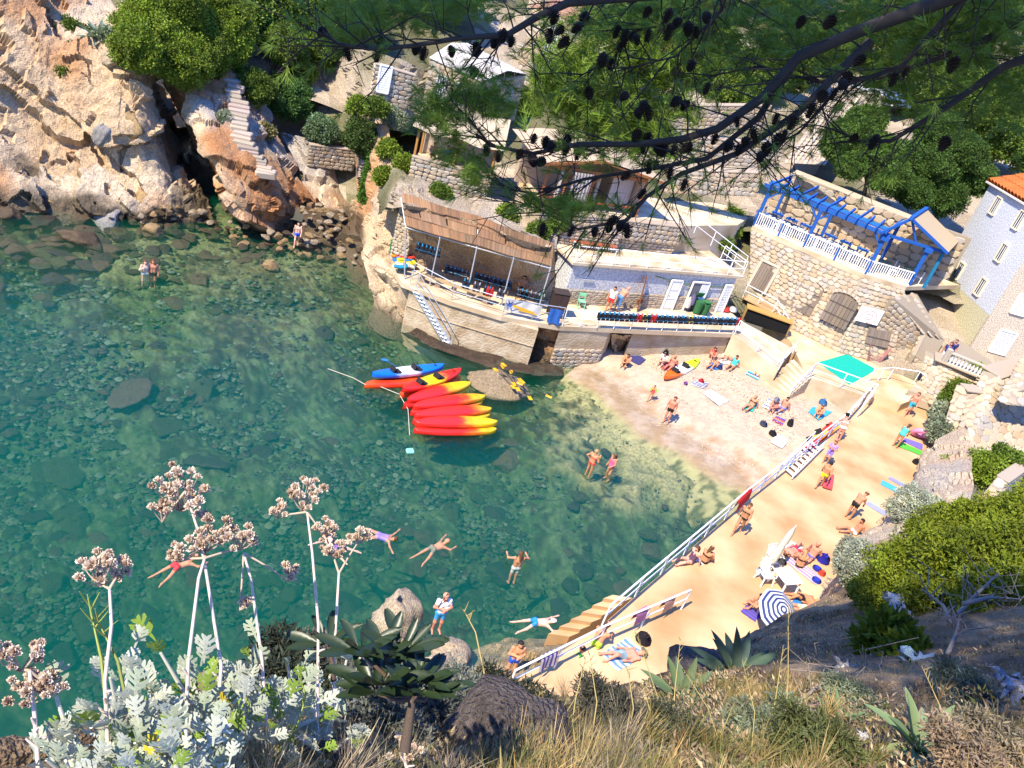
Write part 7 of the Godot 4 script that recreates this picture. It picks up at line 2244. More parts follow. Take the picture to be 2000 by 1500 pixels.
func greenery() -> void:
	rng.seed = 33
	var lb := leaf_ball(1, 46, 0.24, 0.13, 0.42); var ls := leaf_ball(2, 44, 0.16, 0.09, 0.26); var lt := leaf_ball(3, 40, 0.10, 0.05, 0.14)
	var bright := Color(0.17, 0.24, 0.022); var mid := Color(0.12, 0.185, 0.025); var dk := Color(0.07, 0.115, 0.025); var silver := Color(0.25, 0.29, 0.2)
	var W := func(l: Array) -> Array:
		var o := []
		for q in l: o.append([P(q[0], q[1], q[2]), q[3]])
		return o
	tree("broad_tree", "bright green tree leaning over the cliff edge beside the agave", P(350, 130, 7.8), W.call([[300, 60, 9.6, 2.3], [380, 70, 9.4, 2.4], [350, 110, 8.6, 2.0], [420, 40, 10.2, 2.4], [270, 95, 9.0, 1.5], [440, 90, 9.0, 1.6], [340, 20, 10.8, 2.3], [400, 110, 8.4, 1.4]]), ls, bright, 190.0)
	tree("broad_tree", "dark tree shading the path above the cliff steps", P(520, 150, 6.8), W.call([[480, 20, 10.5, 2.4], [540, 40, 10.0, 2.4], [600, 50, 10.2, 2.3], [640, 90, 9.4, 1.8], [560, 90, 9.2, 1.7], [640, 20, 11.5, 2.4]]), ls, mid, 170.0)
	tree("broad_tree", "green tree standing behind the cliff path", Vector3(-30, 8.5, -66), W.call([[560, 0, 11.6, 2.6], [460, 5, 11, 2.4], [680, 10, 12.2, 2.6], [600, -20, 12.5, 2.6]]), lb, mid, 90.0)
	shrub("glossy green shrub beside the shaded path steps", 490, 185, 6.3, 1.3, mid, ls, 170.0)
	shrub("broad green shrub in the hollow behind the cliff steps", 560, 210, 5.2, 1.7, Color(0.07, 0.15, 0.035), ls, 170.0)
	shrub("grey-green spurge on the orange bank", 628, 265, 4.6, 1.0, Color(0.13, 0.2, 0.1), ls, 190.0)
	shrub("dark ivy bush at the head of the hanging vine", 712, 285, 5.6, 1.3, dk, ls, 190.0)
	for k in 6: shrub("bright green vine hanging down the rock beside the cave", 738 - k * 3, 308 + k * 17, 5.2 - k * 0.62, 0.62, Color(0.08, 0.19, 0.02), ls, 190.0, "hanging vine clumps", "vine")
	for q in [[735, 215, 8.4, 0.6], [770, 240, 7.6, 0.7], [760, 300, 6.3, 0.6], [750, 350, 5.2, 0.5], [700, 215, 7.6, 0.6], [590, 150, 7.2, 0.9], [790, 325, 6.2, 0.5]]:
		shrub("small wild shrub clinging to the bank below the shuttered window", q[0], q[1], q[2], q[3], [bright, mid, silver][rng.randi() % 3], ls, 150.0, "shrubs on the bank")
	for q in [[170, 90, 7.4, 0.8], [150, 115, 7.0, 0.6], [230, 108, 7.6, 0.5], [210, 85, 8.0, 0.7], [140, 70, 7.8, 0.7], [195, 135, 6.8, 0.4], [130, 150, 6.2, 0.4], [440, 235, 5.7, 0.35], [520, 260, 4.6, 0.4]]:
		shrub("low grey-green shrub rooted in the cliff cracks", q[0], q[1], q[2], q[3], [silver, mid, Color(0.22, 0.2, 0.08)][rng.randi() % 3], ls, 150.0, "shrubs in the cliff")
	agave("blue-green agave on the cliff top beside the bright tree", P(195, 82, 8.0), 1.6, 22, Color(0.16, 0.24, 0.19))
	for q in [[880, 205, 8.6, 1.1, bright, "clipped round shrub at the corner of the white-roofed house"], [1018, 215, 8.4, 1.25, Color(0.2, 0.24, 0.02), "yellow-green round shrub below the white-roofed house"], [1075, 140, 9.6, 1.4, dk, "dark shrub beside the satellite dish"], [960, 225, 8.2, 0.9, mid, "small shrub between the two round ones"], [1130, 395, 7.2, 0.5, bright, "leafy pot plant before the timber restaurant"], [1085, 440, 6.2, 0.5, mid, "shrub at the pole beside the golden stone wall"], [860, 385, 6.0, 0.5, mid, "shrub on the wall above the reed mats"], [990, 425, 6.0, 0.5, bright, "creeper on the bank above the reed mats"], [1050, 455, 5.8, 0.45, mid, "creeper at the end of the reed roof"]]:
		shrub(q[5], q[0], q[1], q[2], q[3], q[4], ls, 170.0)
	# on and above the restaurant wall
	for q in [[1505, 508, 5.2, 0.7, bright], [1545, 505, 5.8, 0.6, Color(0.2, 0.12, 0.05)], [1580, 520, 5.6, 0.6, bright], [1610, 535, 5.4, 0.5, Color(0.22, 0.12, 0.05)]]:
		shrub("creeper growing on the stones under the blue restaurant", q[0], q[1], q[2], q[3], q[4], ls, 150.0, "creepers under the blue restaurant")
	for q in [[1650, 550, 5.6, 1.0], [1630, 560, 5.2, 0.7], [1715, 570, 5.6, 0.8], [1750, 578, 5.8, 0.5]]:
		shrub("grey-leaved bush growing out of the wall above the basketball board", q[0], q[1], q[2], q[3], Color(0.2, 0.22, 0.15), ls, 170.0, "grey bushes above the board")
	for q in [[1420, 455, 6.0, 0.7], [1430, 430, 6.5, 0.6], [1415, 480, 5.6, 0.4]]:
		shrub("green shrub on the stony bank between the hut and the blue restaurant", q[0], q[1], q[2], q[3], [mid, silver, bright][rng.randi() % 3], ls, 170.0, "shrubs between hut and restaurant")
	var V := func(l: Array) -> Array:
		var o := []
		for q in l: o.append([Dp(q[0], q[1], q[2]), q[3]])
		return o
	tree("broad_tree", "rounded green tree beside the paved ramp", Dp(1690, 385, 63), V.call([[1670, 265, 63, 1.6], [1715, 300, 63, 1.7], [1640, 290, 63, 1.3], [1690, 240, 64, 1.4], [1735, 345, 62, 1.4], [1660, 320, 62, 1.2]]), ls, Color(0.085, 0.155, 0.025), 230.0)
	tree("broad_tree", "spreading dark green tree between the ramp and the blue house", Dp(1830, 430, 64), V.call([[1820, 330, 64, 2.0], [1870, 300, 65, 2.0], [1790, 375, 63, 1.5], [1850, 385, 63, 1.5], [1905, 350, 65, 1.5], [1830, 260, 67, 1.9], [1770, 310, 65, 1.5]]), ls, Color(0.075, 0.14, 0.025), 230.0)
	tree("broad_tree", "tall green tree behind the blue house", Dp(1930, 350, 76), V.call([[1900, 230, 76, 2.6], [1960, 260, 76, 2.6], [1990, 180, 78, 2.8], [1860, 200, 76, 2.3], [2040, 260, 78, 2.6]]), lb, mid, 100.0)
	tree("broad_tree", "dark tree at the head of the paved ramp", Dp(1800, 230, 92), V.call([[1780, 180, 92, 2.6], [1840, 150, 94, 3.0], [1740, 140, 96, 2.6], [1880, 120, 98, 3.0]]), lb, dk, 100.0)
	tree("broad_tree", "green tree left of the paved ramp", Dp(1500, 200, 84), V.call([[1480, 150, 84, 2.6], [1540, 120, 86, 2.8], [1430, 180, 82, 2.2], [1600, 90, 92, 2.8], [1390, 120, 86, 2.6]]), lb, mid, 100.0)
	# hillside trees, each its own
	var proto := tree("hillside_tree", "rounded tree on the far hillside above the cove", Vector3.ZERO, [[Vector3(0, 4, 0), 2.6], [Vector3(1.6, 3.2, 0.6), 1.9], [Vector3(-1.5, 3.3, -0.5), 2.0], [Vector3(0.2, 3.0, 1.5), 1.8]], lb, mid, 60.0, "trees on the hillside", 0.22)
	var first := true
	for i in 190:
		var z := -74.0 - 130.0 * pow(rng.randf(), 1.2)
		var x := rng.randf_range(-0.75, 0.5) * -z
		if x > 10 and x < 34 and z > -100: continue
		if x > -14 and x < 6 and z > -84: continue
		var ii := (-58.0 - z)
		var k := (sqrt(64.0 + 20.0 * ii) - 8.0) / 10.0
		var p := Vector3(x, 7.6 + pow(maxf(k, 0.0), 1.65) * 2.0 + 0.4 * k, z)
		var s := rng.randf_range(0.8, 1.7)
		var o: Node3D = proto
		if first: first = false
		else: o = dup(proto, p, rng.randf() * TAU)
		o.position = p; o.scale = Vector3(s, s * rng.randf_range(0.8, 1.1), s)
	shrub("pink-flowered shrub between the steps and the shaded wall", 1905, 745, 3.4, 0.8, Color(0.22, 0.3, 0.03), ls, 170.0)
	for q in [[1860, 790, 2.6, 0.8, mid], [1840, 820, 2.4, 0.7, silver], [1835, 850, 2.2, 0.7, silver], [1870, 770, 3.2, 0.6, bright], [1850, 915, 2.8, 0.4, bright], [1920, 930, 3.6, 0.9, bright], [1960, 915, 4.0, 0.8, mid]]:
		shrub("grey-green shrub at the foot of the block wall by the promenade", q[0], q[1], q[2], q[3], q[4], ls, 170.0, "shrubs at the block wall")
	for q in [[1780, 1010, 4.2, 1.0], [1680, 1120, 6.2, 0.75], [1660, 1090, 5.0, 0.5]]:
		shrub("silver-leaved bush on the rocks above the promenade", q[0], q[1], q[2], q[3], Color(0.36, 0.38, 0.3), lt, 420.0, "silver bushes")
	# large bush on the near slope and the dark plants around it
	var bs := [[A(1850, 1075, 12.5), 0.66], [A(1925, 1050, 12.6), 0.62], [A(1790, 1125, 12.0), 0.5], [A(1880, 1125, 11.6), 0.6], [A(1980, 1105, 11.2), 0.66], [A(1725, 1165, 12.0), 0.36], [A(1960, 1180, 10.5), 0.5], [A(1765, 1115, 12.3), 0.4], [A(2040, 1040, 12.0), 0.6], [A(1830, 1165, 11.4), 0.42], [A(1690, 1155, 12.4), 0.24], [A(1985, 1030, 12.8), 0.4]]
	var bt := thing("slope_bush", "large yellow-green bush on the slope above the promenade", "bush", A(1880, 1200, 11.5) - up(1.0))
	for k in 9:
		var q: Vector3 = bs[k][0] - bt.position
		trunk(bt, [Vector3(0, -0.3, 0), q * 0.5 + Vector3(0.1, -0.1, 0), q], [0.06, 0.035, 0.012], Color(0.2, 0.16, 0.13), "limb")
	crown(bt, bs, leaf_ball(31, 30, 0.055, 0.022, 0.08), M.leaf, Color(0.16, 0.20, 0.014), 1700.0)
	var b2 := thing("slope_bush", "small green bush on the shaded soil before the large one", "bush", A(1745, 1290, 8.6))
	crown(b2, [[A(1740, 1250, 8.7), 0.2], [A(1765, 1275, 8.5), 0.18], [A(1722, 1275, 8.6), 0.14]], lt, M.leaf, Color(0.13, 0.17, 0.015), 1500.0)
	trunk(b2, [Vector3(0, -0.1, 0), A(1740, 1250, 8.7) - b2.position], [0.02, 0.01], Color(0.2, 0.16, 0.12), "stem")
	agave("large dark agave with broad curled leaves at the slope edge", A(1450, 1305, 8.2) - up(0.2), 0.55, 22, Color(0.06, 0.10, 0.07))
	agave("agave half hidden in dry grass left of the large dark one", A(1340, 1350, 6.6) - up(0.15), 0.4, 16, Color(0.12, 0.18, 0.09))
	agave("young grey-green agave in dry grass at the foot of the slope", A(1800, 1450, 4.4) - up(0.05), 0.3, 14, Color(0.2, 0.28, 0.14))
	agave("tiny agave between two silver tufts on the slope", A(1640, 1395, 5.6) - up(0.05), 0.2, 10, Color(0.12, 0.18, 0.08))
	for q in [[1480, 1435, 4.6, 0.2, silver], [1560, 1425, 5.0, 0.2, silver], [1660, 1370, 6.0, 0.22, silver], [1880, 1340, 6.4, 0.2, Color(0.10, 0.14, 0.13)], [1200, 1420, 4.0, 0.25, Color(0.1, 0.1, 0.08)], [1600, 1470, 4.0, 0.25, Color(0.12, 0.14, 0.05)], [1960, 1470, 4.2, 0.18, Color(0.3, 0.25, 0.18)], [1890, 1490, 3.9, 0.18, Color(0.38, 0.28, 0.2)], [1050, 1420, 3.6, 0.2, Color(0.07, 0.08, 0.06)], [900, 1370, 4.0, 0.22, Color(0.2, 0.22, 0.2)], [980, 1375, 4.4, 0.2, Color(0.04, 0.05, 0.035)], [560, 1330, 3.0, 0.2, Color(0.05, 0.06, 0.04)], [620, 1340, 3.2, 0.22, Color(0.16, 0.15, 0.13)], [720, 1400, 2.9, 0.22, Color(0.17, 0.18, 0.16)], [850, 1400, 3.2, 0.22, Color(0.15, 0.17, 0.17)], [1330, 1450, 4.2, 0.2, Color(0.11, 0.12, 0.08)], [1180, 1375, 5.4, 0.2, Color(0.05, 0.06, 0.04)]]:
		var p := A(q[0], q[1], q[2])
		var t := thing("herb_cushion", "small bushy herb among dry grass on the near slope", "herb", p, 0.0, "herbs on the near slope")
		crown(t, [[p + up(0.02), q[3] * 0.6], [p + Vector3(q[3] * 0.5, 0.0, 0.05), q[3] * 0.45], [p + Vector3(-q[3] * 0.4, 0.0, -0.1), q[3] * 0.4]], balls.get("h", null) if balls.has("h") else leaf_ball(9, 40, 0.035, 0.009, 0.05), M.leaf, q[4], 5000.0, 0.8, "foliage")
	# dry grass
	var tf := tuft(5, 26, 0.3, 0.004, 0.35)
	var xf := []; var cols := []
	for i in 1500:
		var fj := rng.randf_range(3.9, 8.0); var fi := pow(rng.randf(), 1.4) * 2.2
		var q := slope_at(fi, fj)
		if nz.get_noise_3dv(q * 18.0) < -0.1 + fi * 0.2: continue
		xf.append(Transform3D(Basis(Vector3(rng.randfn(), 0, rng.randfn()).normalized(), rng.randf_range(0, 0.6)) * Basis(Vector3.UP, rng.randf() * TAU) * rng.randf_range(0.3, 0.85), q - up(0.03)))
		cols.append(vary([Color(0.42, 0.29, 0.12), Color(0.5, 0.38, 0.18), Color(0.24, 0.2, 0.07), Color(0.16, 0.17, 0.05)][rng.randi() % 4], 0.25))
	tag(stuff(many("dry_grass", tf, M.needle, xf, cols)), "dry yellow grass over the near slope", "grass")
	xf = []; cols = []
	for i in 900:
		var u := rng.randf_range(420, 1250); var v := rng.randf_range(1350, 1540)
		var dist := lerpf(4.2, 2.2, clampf((v - 1340) / 200.0, 0, 1)) * lerpf(0.8, 1.15, clampf((u - 420) / 700.0, 0, 1))
		xf.append(Transform3D(Basis(Vector3(rng.randfn(), 0, rng.randfn()).normalized(), rng.randf_range(0, 0.9)) * Basis(Vector3.UP, rng.randf() * TAU) * rng.randf_range(0.25, 0.6), A(u, v, dist) - up(0.06)))
		cols.append(vary([Color(0.3, 0.25, 0.2), Color(0.12, 0.12, 0.08), Color(0.4, 0.32, 0.22)][rng.randi() % 3], 0.3))
	tag(stuff(many("ground_litter", tf, M.needle, xf, cols)), "withered stalks and litter on the cliff edge", "litter")
	xf = []; cols = []
	for i in 8000:
		var q := slope_at(rng.randf() * 3.95, rng.randf_range(2.0, 8.0))
		xf.append(Transform3D(Basis(Vector3(rng.randfn(), rng.randfn() * 0.4, rng.randfn()).normalized(), rng.randf_range(0, 1.2)) * rng.randf_range(0.5, 1.6), q + up(rng.randf_range(-0.02, 0.05))))
		cols.append(vary([Color(0.34, 0.24, 0.15), Color(0.2, 0.14, 0.09), Color(0.45, 0.36, 0.26), Color(0.12, 0.13, 0.05)][rng.randi() % 4], 0.3))
	tag(stuff(many("leaf_litter", leaf_ball(41, 9, 0.032, 0.011, 0.05), M.needle, xf, cols)), "dead leaves and chips littering the slope soil", "litter")
	# tall thin grass stalks standing against the concrete
	for q in [[1290, 1480, 1255, 1340, 4.0], [1310, 1490, 1240, 1230, 4.4], [1325, 1480, 1330, 1240, 4.5], [1480, 1500, 1450, 1290, 4.2], [1500, 1490, 1530, 1260, 4.2], [1545, 1490, 1540, 1180, 4.6], [1440, 1480, 1330, 1300, 4.2], [1120, 1470, 1145, 1280, 3.6], [1160, 1480, 1150, 1270, 3.7], [1230, 1470, 1225, 1300, 3.8], [1395, 1470, 1430, 1380, 4.2], [1040, 1450, 1060, 1350, 3.4], [1620, 1500, 1560, 1330, 4.4], [1890, 1500, 1800, 1300, 4.6], [960, 1290, 905, 1190, 3.2], [220, 1420, 172, 1170, 1.75], [270, 1395, 185, 1200, 1.75], [500, 1480, 600, 1350, 2.0], [1000, 1480, 1010, 1380, 3.0]]:
		var a := A(q[0], q[1], q[4]) - up(0.1); var b := A(q[2], q[3], q[4] * 1.02)
		var m := (a + b) * 0.5 + Vector3(rng.randf_range(-0.04, 0.04), 0.06, 0)
		var mb := MB.new()
		mb.col = vary(Color(0.42, 0.34, 0.14) if q[4] > 2.5 else Color(0.3, 0.36, 0.1), 0.2)
		mb.tube([a, m, b], [0.004, 0.003, 0.0012], 4)
		for k in 5: mb.tube([m.lerp(b, 0.5 + k * 0.1), m.lerp(b, 0.5 + k * 0.1) + Vector3(rng.randf_range(-0.03, 0.03), 0.04, rng.randf_range(-0.02, 0.02))], [0.0025, 0.001], 3)
		tag(obj("grass_stalk", mb, M.needle), "single tall dry grass stalk rising from the slope", "grass", "tall grass stalks")
	foreground_plants()
	pine()

# flat leaf with lobes, in the xz plane along +z
func ragwort_leaf(sd: int) -> ArrayMesh:
	var g := RandomNumberGenerator.new()
	g.seed = sd
	var mb := MB.new()
	var z := func(p: Vector2) -> Vector3: return Vector3(p.x, 0.012 * sin(p.y * 14.0) - p.y * p.y * 0.35 - absf(p.x) * 0.25, p.y)
	var strip := func(a: Vector2, b: Vector2, wa: float, wb: float):
		var s := (b - a).normalized().orthogonal()
		mb.quad(z.call(a - s * wa), z.call(a + s * wa), z.call(b + s * wb), z.call(b - s * wb))
		mb.tri(z.call(b - s * wb), z.call(b + s * wb), z.call(b + (b - a).normalized() * wb * 1.3))
	var k := g.randf_range(0.85, 1.0)
	mb.col = Color(k, k, k)
	strip.call(Vector2(0, -0.03), Vector2(0, 0.05), 0.0035, 0.008)
	strip.call(Vector2(0, 0.045), Vector2(0.002, 0.078), 0.009, 0.008)
	for i in 3:
		var y := 0.012 + i * 0.02
		for s in [-1.0, 1.0]:
			var l := (0.026 - absf(i - 1.2) * 0.004) * g.randf_range(0.75, 1.2)
			var e := Vector2(s * l, y + g.randf_range(0.008, 0.02))
			strip.call(Vector2(0, y), e, 0.0045, 0.0065)
			strip.call(e * 0.97, e + Vector2(s * 0.005, 0.009), 0.0075, 0.005)
			if g.randf() < 0.7: strip.call(e * Vector2(0.85, 1.0), e + Vector2(s * 0.009, -0.002), 0.006, 0.0045)
	for s in [-1.0, 1.0]: strip.call(Vector2(0, 0.068), Vector2(s * 0.012, 0.086), 0.008, 0.006)
	return mb.mesh()
func foreground_plants() -> void:
	rng.seed = 5
	var lv := [ragwort_leaf(1), ragwort_leaf(2), ragwort_leaf(3)]
	var sil := []
	for c in [Color(0.48, 0.51, 0.43), Color(0.36, 0.41, 0.30), Color(0.22, 0.33, 0.05), Color(0.5, 0.4, 0.04)]: sil.append(mk("ragwort %d" % sil.size(), c, 0.9, "", 0.5, 0.0, {"back": C(0.35, 0.38, 0.3)}))
	var spots := [[150, 1490, 1.75, 30, "low silver ragwort at the very edge with outstretched lobed leaves"], [290, 1430, 1.8, 44, "silver ragwort bushing round the tallest dry stem"], [390, 1380, 1.9, 46, "silver ragwort with yellowing leaves between two pale stems"], [480, 1400, 2.05, 44, "silver ragwort with many green leaf undersides"], [560, 1370, 2.2, 36, "silver ragwort beside the dark glossy shrub"], [340, 1480, 1.65, 36, "silver ragwort in front of the others above the litter"], [620, 1430, 2.3, 26, "dusty silver ragwort among dead twigs"], [215, 1350, 1.75, 10, "few curled silver leaves low on a dry stem"]]
	for q in spots:
		var p := A(q[0], q[1] + 60, q[2] * 1.02)
		var t := thing("silver_ragwort", q[4], "ragwort", p)
		var n: int = int(q[3] * 2.0)
		for k in n:
			var a := rng.randf() * TAU
			var s := A(q[0] + rng.randfn() * 55.0, q[1] + 25.0 + rng.randfn() * 55.0, q[2] * rng.randf_range(0.94, 1.06)) - p
			var o := MeshInstance3D.new()
			o.mesh = lv[rng.randi() % 3]
			o.material_override = sil[[0, 0, 0, 1, 1, 2, 0, 3 if rng.randf() < 0.12 else 1][rng.randi() % 8]]
			o.name = "leaf"
			o.transform = Transform3D(Basis.looking_at(-(s.normalized() + Vector3(rng.randf_range(-0.8, 0.8), rng.randf_range(0.0, 0.9), rng.randf_range(-0.6, 0.6))).normalized(), Vector3(0.1, 0.6, 0.8)) * rng.randf_range(0.3, 0.6), s)
			t.add_child(o, true)
			if k % 4 == 0:
				var mb := MB.new()
				mb.col = Color(0.55, 0.55, 0.46)
				mb.tube([Vector3.ZERO, s * 0.5 + Vector3(0.01, 0.01, 0), s], [0.006, 0.005, 0.003], 5)
				obj("stem", mb, M.silver, t)
	# dried flower heads on tall stems
	var fl := MB.new()
	var g := RandomNumberGenerator.new()
	g.seed = 4
	for k in 60:
		var d := Vector3(g.randfn(), absf(g.randfn()) * 0.9 + 0.1, g.randfn()).normalized()
		var s := d.cross(Vector3(g.randfn(), g.randfn(), g.randfn())).normalized() * 0.0036
		var e := d * g.randf_range(0.011, 0.015) * Vector3(1, 1.15, 1)
		var kk := g.randf_range(0.7, 1.2)
		fl.col = Color(kk, kk, kk)
		fl.quad(Vector3.ZERO, e * 0.7 - s, e, e * 0.7 + s)
	var flm := fl.mesh()
	var tanm := [mk("dry petals", C(0.70, 0.58, 0.45), 0.95, "", 0.5, 0.0, {"back": C(0.3, 0.2, 0.14)}), mk("dry petals pale", C(0.76, 0.66, 0.53), 0.95, "", 0.5, 0.0, {"back": C(0.3, 0.2, 0.14)}), mk("dry petals brown", C(0.52, 0.39, 0.28), 0.95)]
	var DF := [
		["tallest dry flower with a broad tan head", [[420, 1490], [432, 1300], [400, 1100], [385, 1030], [362, 960]], 1.85, [[355, 948, 56, 26], [318, 1000, 22, 6], [405, 1000, 14, 4]]],
		["dry flower branching into three tan heads", [[360, 1490], [368, 1290], [388, 1130], [400, 1090]], 1.8, [[405, 1045, 38, 18], [352, 1075, 26, 10], [472, 1048, 30, 14]]],
		["dry flower with a single domed head on a bowed stem", [[212, 1480], [205, 1330], [218, 1220], [214, 1150]], 1.75, [[195, 1108, 42, 20], [238, 1105, 12, 4]]],
		["short dry flower with a wide head at the edge of the cliff", [[75, 1500], [68, 1400], [58, 1310]], 1.7, [[38, 1275, 42, 18], [62, 1345, 34, 14], [108, 1335, 26, 10]]],
		["grey-brown dry flower leaning over the water", [[620, 1400], [622, 1220], [610, 1080], [600, 1000]], 2.1, [[595, 965, 38, 16], [545, 995, 20, 8], [625, 1030, 10, 3]]],
		["grey-brown dry flower behind the leaning one", [[650, 1400], [655, 1240], [662, 1120]], 2.15, [[658, 1060, 34, 14], [700, 1048, 18, 6], [640, 1030, 22, 8]]],
		["thin dry flower with sparse heads", [[520, 1420], [512, 1290], [490, 1130], [476, 1080]], 2.0, [[470, 1180, 14, 4], [565, 1118, 20, 7]]],
		["broken dry stalk with a few seed heads at the bottom", [[800, 1540], [790, 1480]], 2.2, [[790, 1465, 30, 9]]]]
	for q in DF:
		var D: float = q[2]
		var pts := []
		for e in q[1]: pts.append(A(e[0], e[1], D))
		var t := thing("dry_flower", q[0], "dry flower", pts[0])
		var loc := []
		for e in pts: loc.append(e - pts[0])
		var mb := MB.new()
		mb.col = Color(0.64, 0.54, 0.47)
		mb.tube(loc, [0.0038, 0.0036, 0.0032, 0.0028, 0.0022], 6)
		for k in 4:
			var f: Vector3 = (loc[0] as Vector3).lerp(loc[1], 0.4 + k * 0.15)
			mb.tube([f, f + Vector3(rng.randf_range(-0.02, 0.02), 0.015, 0.0)], [0.004, 0.002], 4)
		obj("stem", mb, M.silver, t)
		for h in q[3]:
			var c := A(h[0], h[1], D) - pts[0] as Vector3
			var root: Vector3 = loc[-1] if absf(c.y - loc[-1].y) < 0.2 else loc[-2]
			var rad: float = h[2] / FPX * D
			var br := MB.new()
			br.col = Color(0.5, 0.4, 0.3)
			var mid := c - vy * -rad * 0.0 - up(rad * 1.1)
			br.tube([root, root.lerp(mid, 0.6) + up(0.005), mid], [0.003, 0.0025, 0.002], 5)
			for k in int(h[3]):
				var a := rng.randf() * TAU
				var rr := rad * sqrt(rng.randf())
				var e := c + vx * cos(a) * rr - vy * (sin(a) * rr * 0.7) + vf * rng.randf_range(-rad, rad) * 0.7
				br.tube([mid, mid.lerp(e, 0.6) - up(0.004), e], [0.0016, 0.0014, 0.001], 4)
				var o := MeshInstance3D.new()
				o.mesh = flm
				o.material_override = tanm[[0, 1, 0, 1, 2][rng.randi() % 5]]
				o.name = "flower_head"
				o.transform = Transform3D(Basis(Vector3(rng.randfn(), rng.randfn(), rng.randfn()).normalized(), rng.randf_range(0, 0.8)) * rng.randf_range(0.65, 1.1), e)
				t.add_child(o, true)
			obj("branch", br, M.silver, t)
	# glossy dark shrub with rosettes of spoon-shaped leaves
	var sp := []
	for v in 2:
		var mb := MB.new()
		var rows := []
		for k in 8:
			var f := k / 7.0
			var w := 0.0155 * pow(sin(PI * pow(f, 1.5) * 0.93 + 0.04), 0.8)
			rows.append([Vector3(-w, 0.006 + w * 0.25 - f * f * 0.02 * v, f * 0.12), Vector3(0, -f * f * 0.02 * v, f * 0.12), Vector3(w, 0.006 + w * 0.25 - f * f * 0.02 * v, f * 0.12)])
		mb.sheet(rows)
		sp.append(mb.mesh())
	var dg := mk("dark glossy leaf", C(0.018, 0.034, 0.012), 0.4, "", 0.5, 0.0, {"back": C(0.08, 0.1, 0.03), "spec": 0.5})
	var D := 1.9
	var b := A(790, 1470, D)
	var pt := thing("pittosporum", "dark shrub with rosettes of spoon-shaped glossy leaves over the water", "shrub", b)
	for q in [[745, 1330, 12, 0.95, -0.6], [705, 1265, 9, 0.85, -0.5], [785, 1270, 11, 0.85, 0.0], [822, 1325, 9, 0.75, 0.5], [750, 1275, 8, 0.8, -0.1], [735, 1345, 8, 0.85, -0.8], [810, 1345, 8, 0.85, 0.4], [640, 1250, 9, 0.85, -0.7], [838, 1345, 7, 0.75, 0.7]]:
		var c := A(q[0], q[1] + 10, D * (1.12 if q[0] < 660 else 1.0)) - b
		var mb := MB.new()
		mb.col = Color(0.13, 0.09, 0.07)
		var fork: Vector3 = A(806, 1365, D) - b if q[0] > 660 else A(650, 1330, 2.1) - b
		mb.tube([fork, fork.lerp(c, 0.5) + Vector3(0.01, -0.01, 0), c], [0.0065, 0.005, 0.0035], 6)
		obj("stem", mb, M.bark, pt)
		for k in int(q[2]):
			var a := k * 2.4
			var e := rng.randf_range(0.0, 0.75)
			var d: Vector3 = (vx * cos(a) * 1.0 - vf * sin(a) * 0.8 + Vector3.UP * (0.2 + e) + vx * q[4] * 0.35).normalized()
			var o := MeshInstance3D.new()
			o.mesh = sp[k % 2]
			o.material_override = dg
			o.name = "leaf"
			o.transform = Transform3D(Basis.looking_at(-d, (EYE - b).normalized() * 0.4 + Vector3.UP) * (q[3] * rng.randf_range(0.75, 1.1)), c + d * 0.008)
			pt.add_child(o, true)
	trunk(pt, [Vector3.ZERO, A(798, 1415, D) - b, A(806, 1365, D) - b], [0.013, 0.011, 0.008], Color(0.12, 0.09, 0.07), "trunk")
	# rocks and litter near the camera
	for q in [[1010, 1500, 3.0, 0.62, 0.5, "dark rough rock lying at the cliff edge"], [640, 1540, 2.3, 0.3, 0.2, "small stone among the litter below the ragwort"], [1380, 1330, 9.0, 0.9, 0.8, "rounded grey rock at the corner of the promenade"]]:
		var o := place_rock(A(q[0], q[1], q[2]), Vector3(q[3], q[4], q[3]), rock_mat("near", C(0.16, 0.13, 0.12)), "slope_rock", q[5], "rock", "")
	for q in [[770, 1215, 0.8, 1.7, 2.6, 1.5, "tall tan rock at the foot of the cliff behind the glossy shrub"], [850, 1325, 0.2, 2.0, 1.3, 1.7, "tan rock shelf in the sea behind the glossy shrub"], [880, 1280, 0.0, 2.0, 1.4, 1.5, "low tan rock under the man in the polo shirt"]]:
		place_rock(P(q[0], q[1], q[2]), Vector3(q[3], q[4], q[5]), rock_mat("pale", C(0.56, 0.44, 0.30)), "boulder", q[6], "boulder", "")
	for q in [[1788, 1300, 7.9, Color(0.28, 0.4, 0.52), 0.18, "crumpled pale blue plastic bag on the soil"], [1655, 1320, 7.4, Color(0.5, 0.5, 0.52), 0.16, "dirty white rag beside a dead branch"], [1745, 1180, 11.0, Color(0.4, 0.45, 0.5), 0.2, "grey scrap of plastic under the large bush"], [1975, 1345, 6.0, Color(0.4, 0.4, 0.45), 0.14, "torn paper at the foot of the dark thicket"], [1680, 1445, 4.4, Color(0.5, 0.5, 0.55), 0.03, "small white bottle cap scrap in the dry grass"]]:
		var mb := MB.new()
		mb.col = q[3]
		var gg := []
		for i in 9:
			var l := []
			for j in 9:
				var x := (i - 4) / 4.0; var y := (j - 4) / 4.0
				l.append(Vector3(x, 0, y) * q[4] * (0.7 + 0.6 * nz.get_noise_2d(x * 30 + q[0], y * 30)) + up(0.03 + q[4] * 0.5 * nz.get_noise_2d(x * 35, y * 35 + q[1])))
			gg.append(l)
		mb.sheet(gg)
		var o := obj("litter", mb, M.cloth)
		o.position = A(q[0], q[1], q[2])
		tag(o, q[5], "litter")
